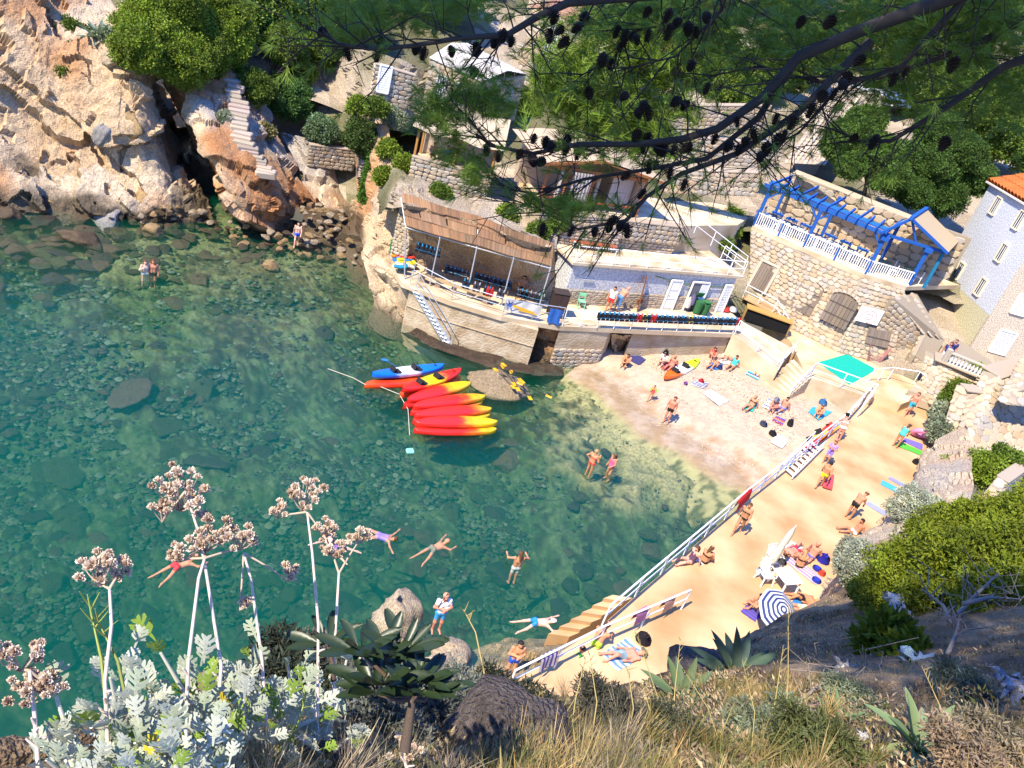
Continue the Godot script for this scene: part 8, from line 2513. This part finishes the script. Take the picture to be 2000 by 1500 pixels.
	for q in [[1600, 1370, 1700, 1350, 6.6], [1640, 1330, 1760, 1300, 7.4], [1480, 1440, 1640, 1310, 6.2], [1850, 1280, 1875, 1200, 8.0], [1870, 1200, 1950, 1120, 8.4], [1860, 1220, 1800, 1150, 8.4], [1880, 1180, 1990, 1170, 8.2], [1560, 1345, 1640, 1290, 7.6]]:
		var a := A(q[0], q[1], q[4]); var e := A(q[2], q[3], q[4] * 1.05)
		var mb := MB.new()
		mb.col = Color(0.33, 0.28, 0.25)
		mb.tube([a, a.lerp(e, 0.4) + up(0.06), e], [0.022, 0.016, 0.006], 6)
		for k in 7:
			var s := a.lerp(e, 0.25 + 0.1 * k)
			mb.tube([s, s + Vector3(rng.randf_range(-0.2, 0.2), rng.randf_range(0.0, 0.22), rng.randf_range(-0.2, 0.2)), s + Vector3(rng.randf_range(-0.4, 0.4), rng.randf_range(0.0, 0.35), rng.randf_range(-0.3, 0.3))], [0.008, 0.005, 0.002], 5)
		tag(obj("dead_branch", mb, M.bark), "bare grey dead branch on the shaded slope", "branch", "dead branches on the slope")

# ---------- the pine whose branches hang into the view
func pine() -> void:
	rng.seed = 91
	var root := Vector3(5.2, 18.0, 1.5)
	var t := thing("pine_tree", "old pine with cone-laden branches hanging over the view", "tree", root)
	var bark := Color(0.06, 0.05, 0.045)
	trunk(t, [Vector3(0, -1, 0), Vector3(-0.2, 2.5, -0.2), Vector3(-0.6, 5.0, -0.8), Vector3(-1.2, 8.0, -1.2)], [0.26, 0.22, 0.17, 0.1], bark)
	# limbs: pixels with distance, radius at both ends
	var LM := [
		[[[2150, -120, 4.6], [1900, -20, 4.5], [1680, 60, 4.4], [1560, 110, 4.3], [1490, 190, 4.2], [1400, 252, 4.1], [1330, 272, 4.05], [1240, 282, 4.0], [1130, 282, 3.95], [1040, 300, 3.9], [960, 285, 3.85], [930, 262, 3.85]], 0.045, 0.005],
		[[[1560, 110, 4.3], [1480, 230, 4.25], [1380, 310, 4.2], [1270, 330, 4.15], [1140, 350, 4.1], [1050, 378, 4.05], [990, 370, 4.0]], 0.022, 0.004],
		[[[1700, 80, 4.5], [1560, 220, 4.4], [1440, 300, 4.3], [1330, 340, 4.25], [1262, 385, 4.2], [1225, 430, 4.15], [1130, 448, 4.1], [1075, 420, 4.1], [1030, 400, 4.1]], 0.024, 0.004],
		[[[1500, -80, 4.2], [1300, -12, 4.1], [1110, 5, 4.0], [1045, 35, 3.95], [990, 68, 3.9], [900, 74, 3.85], [800, 90, 3.8], [720, 96, 3.8], [660, 85, 3.75], [630, 60, 3.75]], 0.03, 0.004],
		[[[2150, 60, 5.0], [1960, 130, 4.9], [1840, 215, 4.8], [1740, 275, 4.75], [1680, 275, 4.7], [1620, 250, 4.7]], 0.03, 0.005],
		[[[1900, -20, 4.5], [1760, 130, 4.5], [1640, 170, 4.45], [1560, 260, 4.4], [1480, 300, 4.4]], 0.018, 0.004],
		[[[2150, -40, 5.2], [1900, 90, 5.0], [1720, 150, 4.9], [1600, 160, 4.8], [1480, 130, 4.8], [1380, 150, 4.8]], 0.026, 0.004],
		[[[1450, -60, 4.6], [1330, 40, 4.5], [1240, 60, 4.4], [1200, 110, 4.4], [1130, 150, 4.4]], 0.014, 0.003],
		[[[1400, -60, 4.3], [1410, 20, 4.3], [1320, 110, 4.3], [1200, 140, 4.3]], 0.012, 0.003]]
	var twig := MB.new()
	twig.col = bark
	var tips := []
	for lm in LM:
		var pts := []; var rad := []
		var n: int = lm[0].size()
		for i in n:
			var q: Array = lm[0][i]
			pts.append(A(q[0], q[1], q[2]) - root)
			rad.append(lerpf(lm[1], lm[2], pow(float(i) / (n - 1), 0.6)))
		trunk(t, pts, rad, bark * rng.randf_range(0.9, 1.5), "branch")
		for i in range(1, n):
			for k in 5:
				var s: Vector3 = (pts[i - 1] as Vector3).lerp(pts[i], k / 5.0 + rng.randf() * 0.15)
				var d: Vector3 = ((pts[i] as Vector3) - pts[i - 1]).normalized()
				var e := (d * rng.randf_range(0.3, 1.0) + Vector3(rng.randfn(), rng.randfn() * 0.7, rng.randfn()) * 0.7).normalized()
				var l := rng.randf_range(0.1, 0.38)
				var m := s + e * l * 0.5 + Vector3(0, -0.01, 0); var f := s + e * l + Vector3(rng.randf_range(-0.03, 0.03), -0.03, 0)
				twig.tube([s, m, f], [0.005, 0.0035, 0.002], 4, false)
				for j in 3:
					var s2 := m.lerp(f, rng.randf())
					var f2 := s2 + (e + Vector3(rng.randfn(), rng.randfn(), rng.randfn()) * 0.7).normalized() * rng.randf_range(0.06, 0.18)
					twig.tube([s2, f2], [0.0026, 0.0014], 3, false)
					if rng.randf() < 0.35: tips.append([f2, (f2 - s2).normalized(), 0])
				if rng.randf() < 0.5: tips.append([f, (f - m).normalized(), 0])
	obj("twigs", twig, M.bark, t).set_meta("kind", "stuff")
	# needle tufts: [u, v, half width, half height, count, distance, lit]
	for q in [[1650, 30, 330, 70, 620, 5.2, 1], [1850, 100, 260, 90, 620, 5.4, 1], [1560, 110, 180, 60, 220, 4.9, 1], [1980, 200, 120, 90, 220, 5.6, 1], [1450, 60, 130, 70, 180, 5.0, 1], [1750, 190, 160, 50, 130, 5.2, 1], [1900, 20, 200, 60, 360, 5.0, 1], [1250, 30, 150, 40, 160, 4.6, 1], [760, 30, 120, 40, 200, 4.4, 1], [880, 20, 110, 35, 150, 4.4, 1], [680, 60, 50, 40, 90, 4.2, 1], [905, 200, 75, 55, 210, 4.0, 2], [850, 230, 40, 30, 60, 3.95, 2], [970, 205, 40, 45, 90, 4.0, 2], [935, 340, 30, 28, 60, 4.0, 2], [890, 305, 30, 18, 36, 4.0, 2], [1075, 405, 50, 14, 70, 4.1, 2], [1140, 410, 60, 12, 60, 4.1, 2], [1200, 90, 110, 90, 330, 7.5, 3], [1310, 130, 100, 110, 330, 8.0, 3], [1150, 210, 80, 70, 230, 7.5, 3], [1250, 250, 90, 60, 230, 7.6, 3], [1370, 60, 70, 70, 200, 8.0, 3], [1100, 140, 60, 60, 140, 7.4, 3]]:
		for i in int(q[4]):
			var u: float = q[0] + rng.randfn() * q[2] * 0.55; var v: float = q[1] + rng.randfn() * q[3] * 0.55
			var p := A(u, v, q[5] * rng.randf_range(0.93, 1.07)) - root
			tips.append([p, Vector3(rng.randfn() - 0.6, rng.randfn() * 0.6 + 0.1, rng.randfn()).normalized(), q[6]])
	var near := []; var nc2 := []; var lit := []; var lc := []
	for q in tips:
		var d: Vector3 = q[1]
		var x := d.cross(Vector3(0.3, 0.2, 0.9)).normalized()
		var b := Basis(x, d, x.cross(d)) * rng.randf_range(0.75, 1.25)
		if q[2] == 3:
			lit.append(Transform3D(b * 1.5, q[0])); lc.append(vary(Color(0.16, 0.25, 0.03), 0.25))
		else:
			near.append(Transform3D(b, q[0])); nc2.append(vary(Color(0.16, 0.25, 0.03), 0.25))
	var tf := tuft(12, 34, 0.075, 0.0018, 0.55)
	stuff(many("needles", tf, M.needle, near, nc2, t))
	stuff(many("outer_needles", tuft(13, 34, 0.1, 0.0032, 0.6), M.needle, lit, lc, t))
	for q in [[1150, 210], [1310, 130], [1250, 250], [1370, 60], [1100, 140], [1200, 90], [1330, 200]]:
		trunk(t, [A(1560, -160, 6.5) - root, A(1450, -20, 7.4) - root, A(q[0] * 0.5 + 690, q[1] * 0.6, 7.7) - root, A(q[0], q[1], 7.7) - root], [0.05, 0.035, 0.02, 0.006], Color(0.1, 0.07, 0.05), "branch")
	# cones
	var mb := MB.new()
	for i in 70:
		var f := i / 70.0
		var a := i * 2.399
		var r := 0.021 * sin(PI * pow(f, 0.7) * 0.9 + 0.25)
		var d := Vector3(cos(a), 0, sin(a))
		var c := Vector3(0, -f * 0.062, 0)
		var s := Vector3(-sin(a), 0, cos(a)) * 0.007
		var tp := c + d * (r + 0.006) + Vector3(0, -0.004, 0)
		mb.quad(c + d * r * 0.3 + s, tp + s * 0.9, tp - s * 0.9, c + d * r * 0.3 - s)
		mb.tri(tp + s * 0.9, tp + d * 0.004 + Vector3(0, 0.005, 0), tp - s * 0.9)
		mb.tri(c + d * r * 0.4 + Vector3(0, -0.006, 0), tp - s * 0.9, tp + s * 0.9)
	mb.tube([Vector3(0, 0.004, 0), Vector3(0, -0.03, 0), Vector3(0, -0.06, 0)], [0.008, 0.014, 0.006], 7)
	var cm := mb.mesh()
	var cmat := mk("pine cone", C(0.03, 0.022, 0.018), 0.9)
	for q in [[635, 63], [675, 102], [740, 103], [745, 78], [815, 95], [830, 100], [880, 98], [930, 92], [925, 140], [985, 65], [975, 80], [1000, 78], [1085, 28], [1100, 60], [1075, 65], [1135, 55], [1145, 32], [1110, 82], [1180, 112], [1195, 120], [1175, 122], [1210, 58], [1225, 65], [1240, 68], [1222, 82], [1240, 75], [1270, 22], [1268, 65], [1310, 25], [1310, 55], [1345, 50], [1360, 60], [1380, 32], [1330, 45], [1150, 178], [1225, 190], [1262, 205], [1265, 215], [1245, 220], [1345, 205], [1330, 200], [1385, 170], [1355, 125], [1250, 262], [1270, 268], [1285, 285], [1262, 285], [1300, 290], [1320, 290], [1350, 288], [1400, 270], [1110, 272], [1108, 290], [1045, 270], [1020, 300], [975, 302], [1040, 312], [1060, 318], [950, 290], [890, 262], [1068, 275], [1078, 285], [1130, 300], [1230, 345], [1270, 320], [1285, 325], [1310, 335], [1340, 358], [1260, 378], [1240, 415], [1215, 440], [1205, 432], [1225, 445], [1190, 446], [1120, 450], [1165, 452], [1062, 445], [1430, 285], [1445, 290], [1460, 275], [1485, 305], [1505, 290], [1520, 270], [1535, 262], [1555, 235], [1590, 210], [1610, 185], [1635, 180], [1650, 165], [1520, 230], [1500, 285], [1660, 150], [1690, 118], [1775, 135], [1750, 150], [1870, 120], [1570, 40], [1630, 40], [1850, 275], [1675, 270], [1715, 272], [1440, 235], [1470, 260]]:
		var o := MeshInstance3D.new()
		o.mesh = cm
		o.material_override = cmat
		o.name = "pine_cone"
		o.transform = Transform3D(Basis(Vector3(rng.randfn(), 0, rng.randfn()).normalized(), rng.randf_range(0, 0.7)) * rng.randf_range(0.75, 1.05), A(q[0], q[1] - 8, rng.randf_range(3.75, 4.3)) - root)
		t.add_child(o, true)
	# the pine's upper crown, above the frame, whose shade falls on the slope
	var cr := []
	for q in [[0.9, 25.2, -0.6, 1.7], [2.4, 25.6, -0.6, 1.4], [4.2, 25.8, 0.2, 1.5], [2.2, 25.6, 1.0, 1.1], [3.6, 26.0, 1.4, 1.4], [2.8, 26.4, 0.2, 1.8], [4.6, 26.4, 2.8, 1.6], [-2.2, 25.2, -1.4, 1.4], [-0.6, 25.0, -2.0, 1.5], [-3.2, 25.4, -1.6, 1.1]]: cr.append([Vector3(q[0], q[1], q[2]), q[3]])
	for b in cr: trunk(t, [Vector3(-0.6, 5.5, -0.9), ((b[0] as Vector3) - root) * 0.7 + up(1.4), b[0] - root], [0.07, 0.04, 0.012], bark, "limb")
	crown(t, cr, tuft(14, 40, 0.15, 0.009, 0.9), M.needle, Color(0.16, 0.25, 0.03), 620.0, 0.45, "upper_crown")

# ---------- gear on the kayak dock and the hut deck
func gear() -> void:
	rng.seed = 55
	var dark := Color(0.02, 0.025, 0.035)
	# life jacket: two padded fronts, straps, collar
	var jm := func(body: Color, trim: Color) -> Array:
		var a := MB.new()
		a.col = body
		for s in [-1.0, 1.0]:
			a.box(Transform3D(Basis(Vector3.BACK, 0.06 * s), Vector3(0.12 * s, -0.26, 0.07)), Vector3(0.2, 0.44, 0.09), 0.03)
		a.box(Transform3D(Basis(), Vector3(0, -0.2, -0.07)), Vector3(0.42, 0.4, 0.08), 0.03)
		var b := MB.new()
		b.col = trim
		for s in [-1.0, 1.0]:
			b.tube([Vector3(0.13 * s, -0.06, 0.1), Vector3(0.14 * s, 0.06, 0.03), Vector3(0.13 * s, -0.02, -0.1)], [0.035], 6)
		b.tube([Vector3(-0.22, -0.3, 0.12), Vector3(0, -0.32, 0.13), Vector3(0.22, -0.3, 0.12)], [0.014], 4)
		return [a.mesh(), b.mesh()]
	var sets := [jm.call(dark, Color(0.02, 0.2, 0.42)), jm.call(Color(0.03, 0.03, 0.05), Color(0.03, 0.28, 0.5)), jm.call(Color(0.04, 0.04, 0.05), Color(0.6, 0.5, 0.02)), jm.call(Color(0.5, 0.03, 0.03), Color(0.55, 0.05, 0.04)), jm.call(Color(0.05, 0.05, 0.07), Color(0.4, 0.42, 0.45))]
	var hang := func(p: Vector3, turn: float, k: int, label: String, group: String):
		var t := thing("life_jacket", label, "life jacket", p, turn, group)
		t.rotate_object_local(Vector3.BACK, rng.randf_range(-0.12, 0.12))
		obj("padding", sets[k][0], M.cloth, t)
		obj("straps", sets[k][1], M.cloth, t)
	var r0 := P(1165, 641, KY); var r1 := P(1262, 645, KY); var r2 := P(1431, 650, KY)
	var look := ["dark jacket with blue shoulder straps hung on the hut deck railing", "near-black jacket with bright blue straps hung on the hut deck railing", "dark jacket with yellow straps hung on the hut deck railing", "red jacket among the dark ones on the hut deck railing", "dark jacket with grey straps hung on the hut deck railing"]
	for i in 29:
		var f := i / 28.0
		var p := r0.lerp(r1, f / 0.38) if f < 0.38 else r1.lerp(r2, (f - 0.38) / 0.62)
		var d := (r2 - r0).normalized()
		var k: int = [0, 1, 0, 1, 1, 4, 0, 1, 3, 2, 0, 3, 1, 0, 1, 4, 0, 1, 2, 0, 1, 1, 0, 4, 0, 1, 0, 1, 3][i]
		hang.call(p + up(1.04), atan2(-d.z, d.x), k, look[k], "jackets on the hut deck railing")
	for q in [[905, 572, 1], [945, 585, 0], [950, 587, 3], [972, 592, 4], [925, 578, 4]]:
		hang.call(P(q[0], q[1] + 6, KY) + up(1.0), 0.1, q[2], ["", "", "", "", ""][0] + "jacket slung over the terrace railing beside the banner", "jackets on the terrace railing")
	# rows of jackets on racks under the reed roof
	for row in [[868, 545, 905, 556, 5], [925, 560, 990, 578, 8], [1005, 590, 1055, 603, 6]]:
		var a := P(row[0], row[1], KY); var b := P(row[2], row[3], KY)
		var t := thing("gear_rack", "low timber rack of jackets under the reed roof", "rack", a, 0.0, "racks under the reed roof")
		obj("bar", boxes([[up(0.85), b - a + up(0.85), 0.05, 0.05]], Color(0.3, 0.22, 0.14)), M.wood, t)
		for s in [0.0, 1.0]: obj("leg", boxes([[(b - a) * s, (b - a) * s + up(0.85), 0.05, 0.05]], Color(0.3, 0.22, 0.14)), M.wood, t)
		for i in int(row[4]):
			hang.call(a.lerp(b, (i + 0.5) / row[4]) + up(0.88), atan2(-(b - a).z, (b - a).x), [1, 4, 0, 1, 4][(i + row[4]) % 5], "jacket hanging on a rack in the shade of the reed roof", "jackets on the racks")
	for i in 5:
		hang.call(P(822 + i * 8, 476 + i * 2.5, KY + 2.0), 0.2, [1, 1, 0, 1, 0][i], "blue-strapped jacket on the wall at the end of the reed roof", "jackets on the end wall")
	# heap of coloured vests at the corner
	var cols := [Color(0.7, 0.3, 0.02), Color(0.6, 0.05, 0.03), Color(0.03, 0.2, 0.5), Color(0.7, 0.6, 0.03), Color(0.7, 0.7, 0.7), Color(0.03, 0.3, 0.5)]
	for i in 16:
		var c: Color = cols[i % 6]
		var t := thing("float_vest", ["orange", "red", "blue", "yellow", "white", "turquoise"][i % 6] + " float vest in the heap at the terrace corner", "float vest", P(772 + (i * 7) % 32, 505 + (i * 5) % 28, KY + 0.1) + up(0.1 + 0.09 * (i / 5)), i * 1.3, "heap of vests at the terrace corner")
		var a := MB.new()
		a.col = c
		a.box(Transform3D(Basis(Vector3.RIGHT, 0.3 * sin(i)), Vector3(0, 0.1, 0)), Vector3(0.46, 0.16, 0.5), 0.06)
		obj("padding", a, M.cloth, t)
		a = MB.new()
		a.col = dark
		a.tube([Vector3(-0.2, 0.19, 0.1), Vector3(0, 0.2, 0.1), Vector3(0.2, 0.19, 0.1)], [0.015], 4)
		obj("strap", a, M.cloth, t)
	# banner and cloth on the railing
	var b0 := P(982, 612, KY) + up(1.0); var b1 := P(1050, 628, KY) + up(1.0)
	var bn := thing("banner", "white banner with a blue cross and an orange kayak print on the terrace railing", "banner")
	var g := []
	for i in 4:
		var l := []
		for j in 13: l.append(b0.lerp(b1, j / 12.0) + Vector3(0, -0.75 * i / 3.0, 0.08 + 0.03 * sin(j * 1.3 + i)))
		g.append(l)
	var mb := MB.new()
	mb.col = Color(0.76, 0.76, 0.76)
	mb.sheet(g)
	obj("sheet", mb, M.cloth, bn)
	var dx := (b1 - b0)
	mb = MB.new()
	mb.col = Color(0.03, 0.1, 0.5)
	for e in [[0.06, -0.1, 0.2, -0.6], [0.2, -0.12, 0.05, -0.5]]: mb.beam(b0 + dx * e[0] + Vector3(0, e[1], 0.13), b0 + dx * e[2] + Vector3(0, e[3], 0.13), 0.06, 0.01, 0.0, Vector3.BACK)
	mb.col = Color(0.7, 0.35, 0.03)
	mb.beam(b0 + dx * 0.22 + Vector3(0, -0.34, 0.13), b0 + dx * 0.8 + Vector3(0, -0.5, 0.13), 0.13, 0.01, 0.0, Vector3.BACK)
	mb.beam(b0 + dx * 0.4 + Vector3(0, -0.52, 0.132), b0 + dx * 0.92 + Vector3(0, -0.56, 0.132), 0.08, 0.01, 0.0, Vector3.BACK)
	obj("print", mb, M.plain, bn)
	mb = MB.new()
	g = []
	b0 = P(1066, 632, KY) + up(1.02); b1 = P(1090, 637, KY) + up(1.02)
	for i in 5:
		var l := []
		for j in 7: l.append(b0.lerp(b1, j / 6.0) + Vector3(0.03 * sin(i * 2.0), -0.9 * i / 4.0, 0.06 + 0.05 * sin(j * 1.6)))
		g.append(l)
	mb.col = Color(0.04, 0.16, 0.55)
	mb.sheet(g)
	tag(obj("flag_cloth", mb, M.cloth), "blue and white cloth draped over the railing before the dark cabinet", "cloth")
	# dark cabinet
	var cb := thing("cabinet", "dark brown angular cabinet at the end of the reed-roofed terrace", "cabinet", P(1083, 616, KY), 0.35)
	mb = MB.new()
	mb.col = Color(0.05, 0.035, 0.03)
	mb.box(Transform3D(Basis(), Vector3(0, 0.75, 0)), Vector3(0.9, 1.5, 0.7), 0.02)
	obj("body", mb, M.wood, cb)
	for s in [-1.0, 1.0]:
		mb = MB.new()
		mb.col = Color(0.08, 0.05, 0.04)
		mb.box(Transform3D(Basis(), Vector3(0.21 * s, 0.75, 0.36)), Vector3(0.4, 1.4, 0.03), 0.01)
		obj("handle", boxes([[Vector3(0.05 * s, 0.7, 0.39), Vector3(0.05 * s, 0.85, 0.39), 0.02, 0.02]], Color(0.4, 0.4, 0.4)), M.steel, obj("door", mb, M.wood, cb))
	obj("lid", boxes([[Vector3(-0.5, 1.53, 0), Vector3(0.5, 1.53, 0), 0.8, 0.05]], Color(0.07, 0.05, 0.04)), M.wood, cb)
	# green garden chair, bins, bowls, bags by the hut door
	chair(P(1133, 601, KY), 0.3, "pale green metal chair on the hut deck", Color(0.2, 0.55, 0.3))
	for q in [[1358, 612, 0.95, "green wheeled bin with its lid thrown open by the hut doors", 1.1], [1372, 614, 0.9, "green wheeled bin with a black bag, beside the open one", 0.1], [767, 500, 0.9, "green wheeled bin behind the heap of vests", 0.0]]:
		var t := thing("wheeled_bin", q[3], "bin", P(q[0], q[1], KY), 0.5)
		var gc := Color(0.03, 0.12, 0.04)
		mb = MB.new()
		mb.col = gc
		var w := 0.24
		mb.tube([Vector3(0, 0.06, 0), Vector3(0, 0.5, 0), Vector3(0, q[2] - 0.05, 0)], [0.28, 0.33, 0.37], 4)
		obj("body", mb, M.plain, t)
		mb = MB.new()
		mb.col = gc * 1.3
		mb.box(Transform3D(Basis(Vector3.RIGHT, -q[4]), Vector3(0, q[2] + 0.25 * sin(q[4]), -0.26 * (1.0 if q[4] > 0.5 else 0.0))), Vector3(0.56, 0.05, 0.56), 0.02)
		obj("lid", mb, M.plain, t)
		for s in [-1.0, 1.0]:
			mb = MB.new()
			mb.col = dark
			mb.tube([Vector3(0.2 * s, 0.09, -0.24), Vector3(0.26 * s, 0.09, -0.24)], [0.09], 10)
			obj("wheel", mb, M.plain, t)
	for q in [[1413, 606, Color(0.6, 0.03, 0.03), "red plastic basin leaning by the end of the hut"], [1427, 607, Color(0.66, 0.64, 0.6), "pale round basin leaning by the end of the hut"]]:
		mb = MB.new()
		mb.col = q[2]
		mb.tube([Vector3(0, 0, 0.2), Vector3(0, 0.02, 0.18), Vector3(0, 0.12, 0.02), Vector3(0, 0.13, 0.0)], [0.34, 0.33, 0.24, 0.05], 16)
		var o := obj("basin", mb, M.gloss)
		o.position = P(q[0], q[1], KY) + up(0.3)
		o.rotation = Vector3(0.9, 0.4, 0)
		tag(o, q[3], "basin")
	for i in 3:
		mb = MB.new()
		mb.col = [Color(0.7, 0.68, 0.64), Color(0.2, 0.18, 0.3), Color(0.05, 0.05, 0.06)][i]
		mb.tube([Vector3.ZERO, up(0.2), up(0.6), up(0.75)], [0.16, 0.22, 0.17, 0.05], 8)
		var o := obj("hanging_bag", mb, M.cloth)
		o.position = P(1338 + i * 6, 608, KY) + up(0.3 + 0.2 * (i % 2))
		tag(o, ["white", "violet", "black"][i] + " bag hanging at the open hut door", "bag")
	# satellite dish, parked cars up the valley, fishing rod
	mb = MB.new()
	mb.col = Color(0.75, 0.75, 0.75)
	mb.tube([Vector3(0, 0, 0), Vector3(0, 0, 0.05), Vector3(0, 0, 0.14)], [0.05, 0.3, 0.48], 16, false)
	mb.tube([Vector3(0, -0.8, 0), Vector3(0, 0, 0)], [0.03], 6)
	var ds := obj("satellite_dish", mb, M.plain)
	ds.position = Dp(1055, 135, 58)
	tag(ds, "white satellite dish on the corner of the white-roofed house", "dish")
	for q in [[1672, 190, 93, Color(0.7, 0.72, 0.75), "white car parked at the head of the paved ramp"], [1708, 195, 92, Color(0.55, 0.57, 0.6), "silver car parked beside the white one"], [1735, 198, 91, Color(0.16, 0.25, 0.5), "blue car parked at the end of the row"], [1650, 172, 97, Color(0.65, 0.66, 0.68), "pale van roof behind the parked cars"]]:
		var t := thing("parked_car", q[4], "car", Dp(q[0], q[1] + 8, q[2]), 0.5)
		var sh := MB.new()
		sh.col = q[3]
		var prof := [[-2.1, 0.35], [-2.1, 0.85], [-1.3, 0.95], [-0.7, 1.42], [0.9, 1.42], [1.5, 0.95], [2.05, 0.85], [2.1, 0.35]]
		for k in 7:
			for s in [0]:
				var a := Vector3(-0.82, prof[k][1], prof[k][0]); var b := Vector3(0.82, prof[k][1], prof[k][0]); var c := Vector3(0.82, prof[k + 1][1], prof[k + 1][0]); var d := Vector3(-0.82, prof[k + 1][1], prof[k + 1][0])
				sh.quad(a, b, c, d)
				sh.quad(a, d, Vector3(-0.85, 0.35, d.z), Vector3(-0.85, 0.35, a.z)); sh.quad(b, Vector3(0.85, 0.35, b.z), Vector3(0.85, 0.35, c.z), c)
		obj("body", sh, M.gloss, t)
		var wn := MB.new()
		wn.col = Color(0.03, 0.04, 0.05)
		for s in [-1.0, 1.0]: wn.quad(Vector3(0.84 * s, 0.98, -1.05), Vector3(0.83 * s, 1.34, -0.65), Vector3(0.83 * s, 1.34, 0.8), Vector3(0.84 * s, 0.98, 1.2))
		wn.quad(Vector3(-0.7, 1.0, 1.46), Vector3(0.7, 1.0, 1.46), Vector3(0.68, 1.38, 0.97), Vector3(-0.68, 1.38, 0.97))
		wn.quad(Vector3(-0.7, 1.02, -1.26), Vector3(-0.68, 1.38, -0.78), Vector3(0.68, 1.38, -0.78), Vector3(0.7, 1.02, -1.26))
		obj("windows", wn, M.gloss, t)
		for s in [[-1, -1], [1, -1], [-1, 1], [1, 1]]:
			var wh := MB.new()
			wh.col = dark
			wh.tube([Vector3(0.72 * s[0], 0.32, 1.3 * s[1]), Vector3(0.9 * s[0], 0.32, 1.3 * s[1])], [0.32], 12)
			var wo := obj("wheel", wh, M.plain, t)
			wh = MB.new()
			wh.col = Color(0.5, 0.5, 0.52)
			wh.tube([Vector3(0.86 * s[0], 0.32, 1.3 * s[1]), Vector3(0.915 * s[0], 0.32, 1.3 * s[1])], [0.2], 10)
			obj("rim", wh, M.plain, wo)
	mb = MB.new()
	mb.col = Color(0.05, 0.05, 0.06)
	var hp := P(850, 1234, 0.6) + Vector3(-0.15, 1.3, 0.2)
	mb.tube([hp, hp + Vector3(0.3, 1.0, -0.2), hp + Vector3(0.75, 2.1, -0.5)], [0.016, 0.01, 0.004], 5)
	tag(obj("fishing_rod", mb, M.plain), "thin dark fishing rod held by the man in the white polo shirt", "fishing rod")
	# steps cut in the cliff
	var cs := thing("cliff_steps", "flight of pale stone steps climbing the cliff ridge", "steps")
	var path := [[520, 345, 3.7], [500, 320, 4.1], [478, 290, 4.8], [470, 255, 5.5], [462, 222, 6.1], [458, 190, 6.7], [455, 150, 7.2], [455, 110, 7.8]]
	for i in 22:
		var s := i / 22.0 * 5.9
		var k := int(s)
		var a := P(path[k][0], path[k][1], path[k][2]).lerp(P(path[k + 1][0], path[k + 1][1], path[k + 1][2]), s - k)
		mb = MB.new()
		mb.col = vary(Color(0.50, 0.41, 0.32), 0.2)
		mb.box(Transform3D(Basis(Vector3.UP, 0.35 + rng.randf_range(-0.2, 0.2)), a + Vector3(rng.randf_range(-0.2, 0.2), 0.1, 0)), Vector3(rng.randf_range(1.0, 1.35), 0.42, 0.6), 0.06)
		obj("step", mb, M.stone, cs)

func _ready() -> void:
	rng.seed = 7
	var pi := deg_to_rad(29.2); var ro := deg_to_rad(17.0)
	vf = Vector3(0, -sin(pi), -cos(pi))
	var dn := Vector3(0, -cos(pi), sin(pi))
	vx = Vector3.RIGHT * cos(ro) - dn * sin(ro)
	vy = Vector3.RIGHT * sin(ro) + dn * cos(ro)
	var cam := Camera3D.new()
	cam.name = "camera"
	cam.fov = rad_to_deg(2.0 * atan(750.0 / FPX))
	cam.near = 0.05; cam.far = 2000
	cam.transform = Transform3D(Basis(vx, -vy, -vf), EYE)
	add_child(cam)
	cam.current = true
	var env := Environment.new()
	env.background_mode = Environment.BG_SKY
	var sky := Sky.new()
	var sm := ProceduralSkyMaterial.new()
	sm.sky_top_color = Color(0.22, 0.42, 0.78)
	sm.sky_horizon_color = Color(0.70, 0.80, 0.90)
	sm.ground_horizon_color = Color(0.62, 0.62, 0.58)
	sm.ground_bottom_color = Color(0.35, 0.33, 0.30)
	sm.energy_multiplier = 1.6
	sky.sky_material = sm
	env.sky = sky
	env.tonemap_mode = Environment.TONE_MAPPER_LINEAR
	env.tonemap_exposure = 1.98
	env.volumetric_fog_enabled = true; env.volumetric_fog_density = 0.0
	env.sdfgi_enabled = true; env.ssao_enabled = true; env.ssil_enabled = true
	var we := WorldEnvironment.new()
	we.name = "environment"
	we.environment = env
	add_child(we)
	var sun := DirectionalLight3D.new()
	sun.name = "sun"
	sun.light_energy = 1.6
	sun.light_color = Color(1.0, 0.95, 0.86)
	sun.light_angular_distance = 0.5
	sun.shadow_enabled = true
	var el := deg_to_rad(54.0); var az := deg_to_rad(38.0)
	var dir := Vector3(sin(az) * cos(el), -sin(el), -cos(az) * cos(el))
	sun.basis = Basis.looking_at(dir, Vector3.UP)
	add_child(sun)
	nz.noise_type = FastNoiseLite.TYPE_SIMPLEX; nz.frequency = 0.05; nz.fractal_octaves = 3; nz.seed = 2
	nr.noise_type = FastNoiseLite.TYPE_SIMPLEX; nr.frequency = 0.06; nr.fractal_type = FastNoiseLite.FRACTAL_RIDGED; nr.fractal_octaves = 4; nr.seed = 5
	nc.noise_type = FastNoiseLite.TYPE_CELLULAR; nc.frequency = 0.06; nc.cellular_return_type = FastNoiseLite.RETURN_CELL_VALUE; nc.fractal_type = FastNoiseLite.FRACTAL_NONE; nc.seed = 9
	setup_materials()
	make_stones()
	var sc := [C(0.60, 0.49, 0.36), C(0.52, 0.42, 0.31), C(0.67, 0.57, 0.44), C(0.56, 0.42, 0.27), C(0.50, 0.45, 0.38), C(0.64, 0.50, 0.33)]
	for i in 6: stonemats.append(mk("stone %d" % i, sc[i], 0.92, "grain", 1.3, 0.0))
	for i in 8: rocks.append(boulder(i + 1, rng.randf_range(0.6, 0.85)))
	setting()
	build_all()
func build_all() -> void:
	dock()
	terraces()
	blue_place()
	right_side()
	promenade_things()
	stones()
	boats()
	towels()
	people()
	gear()
	greenery()
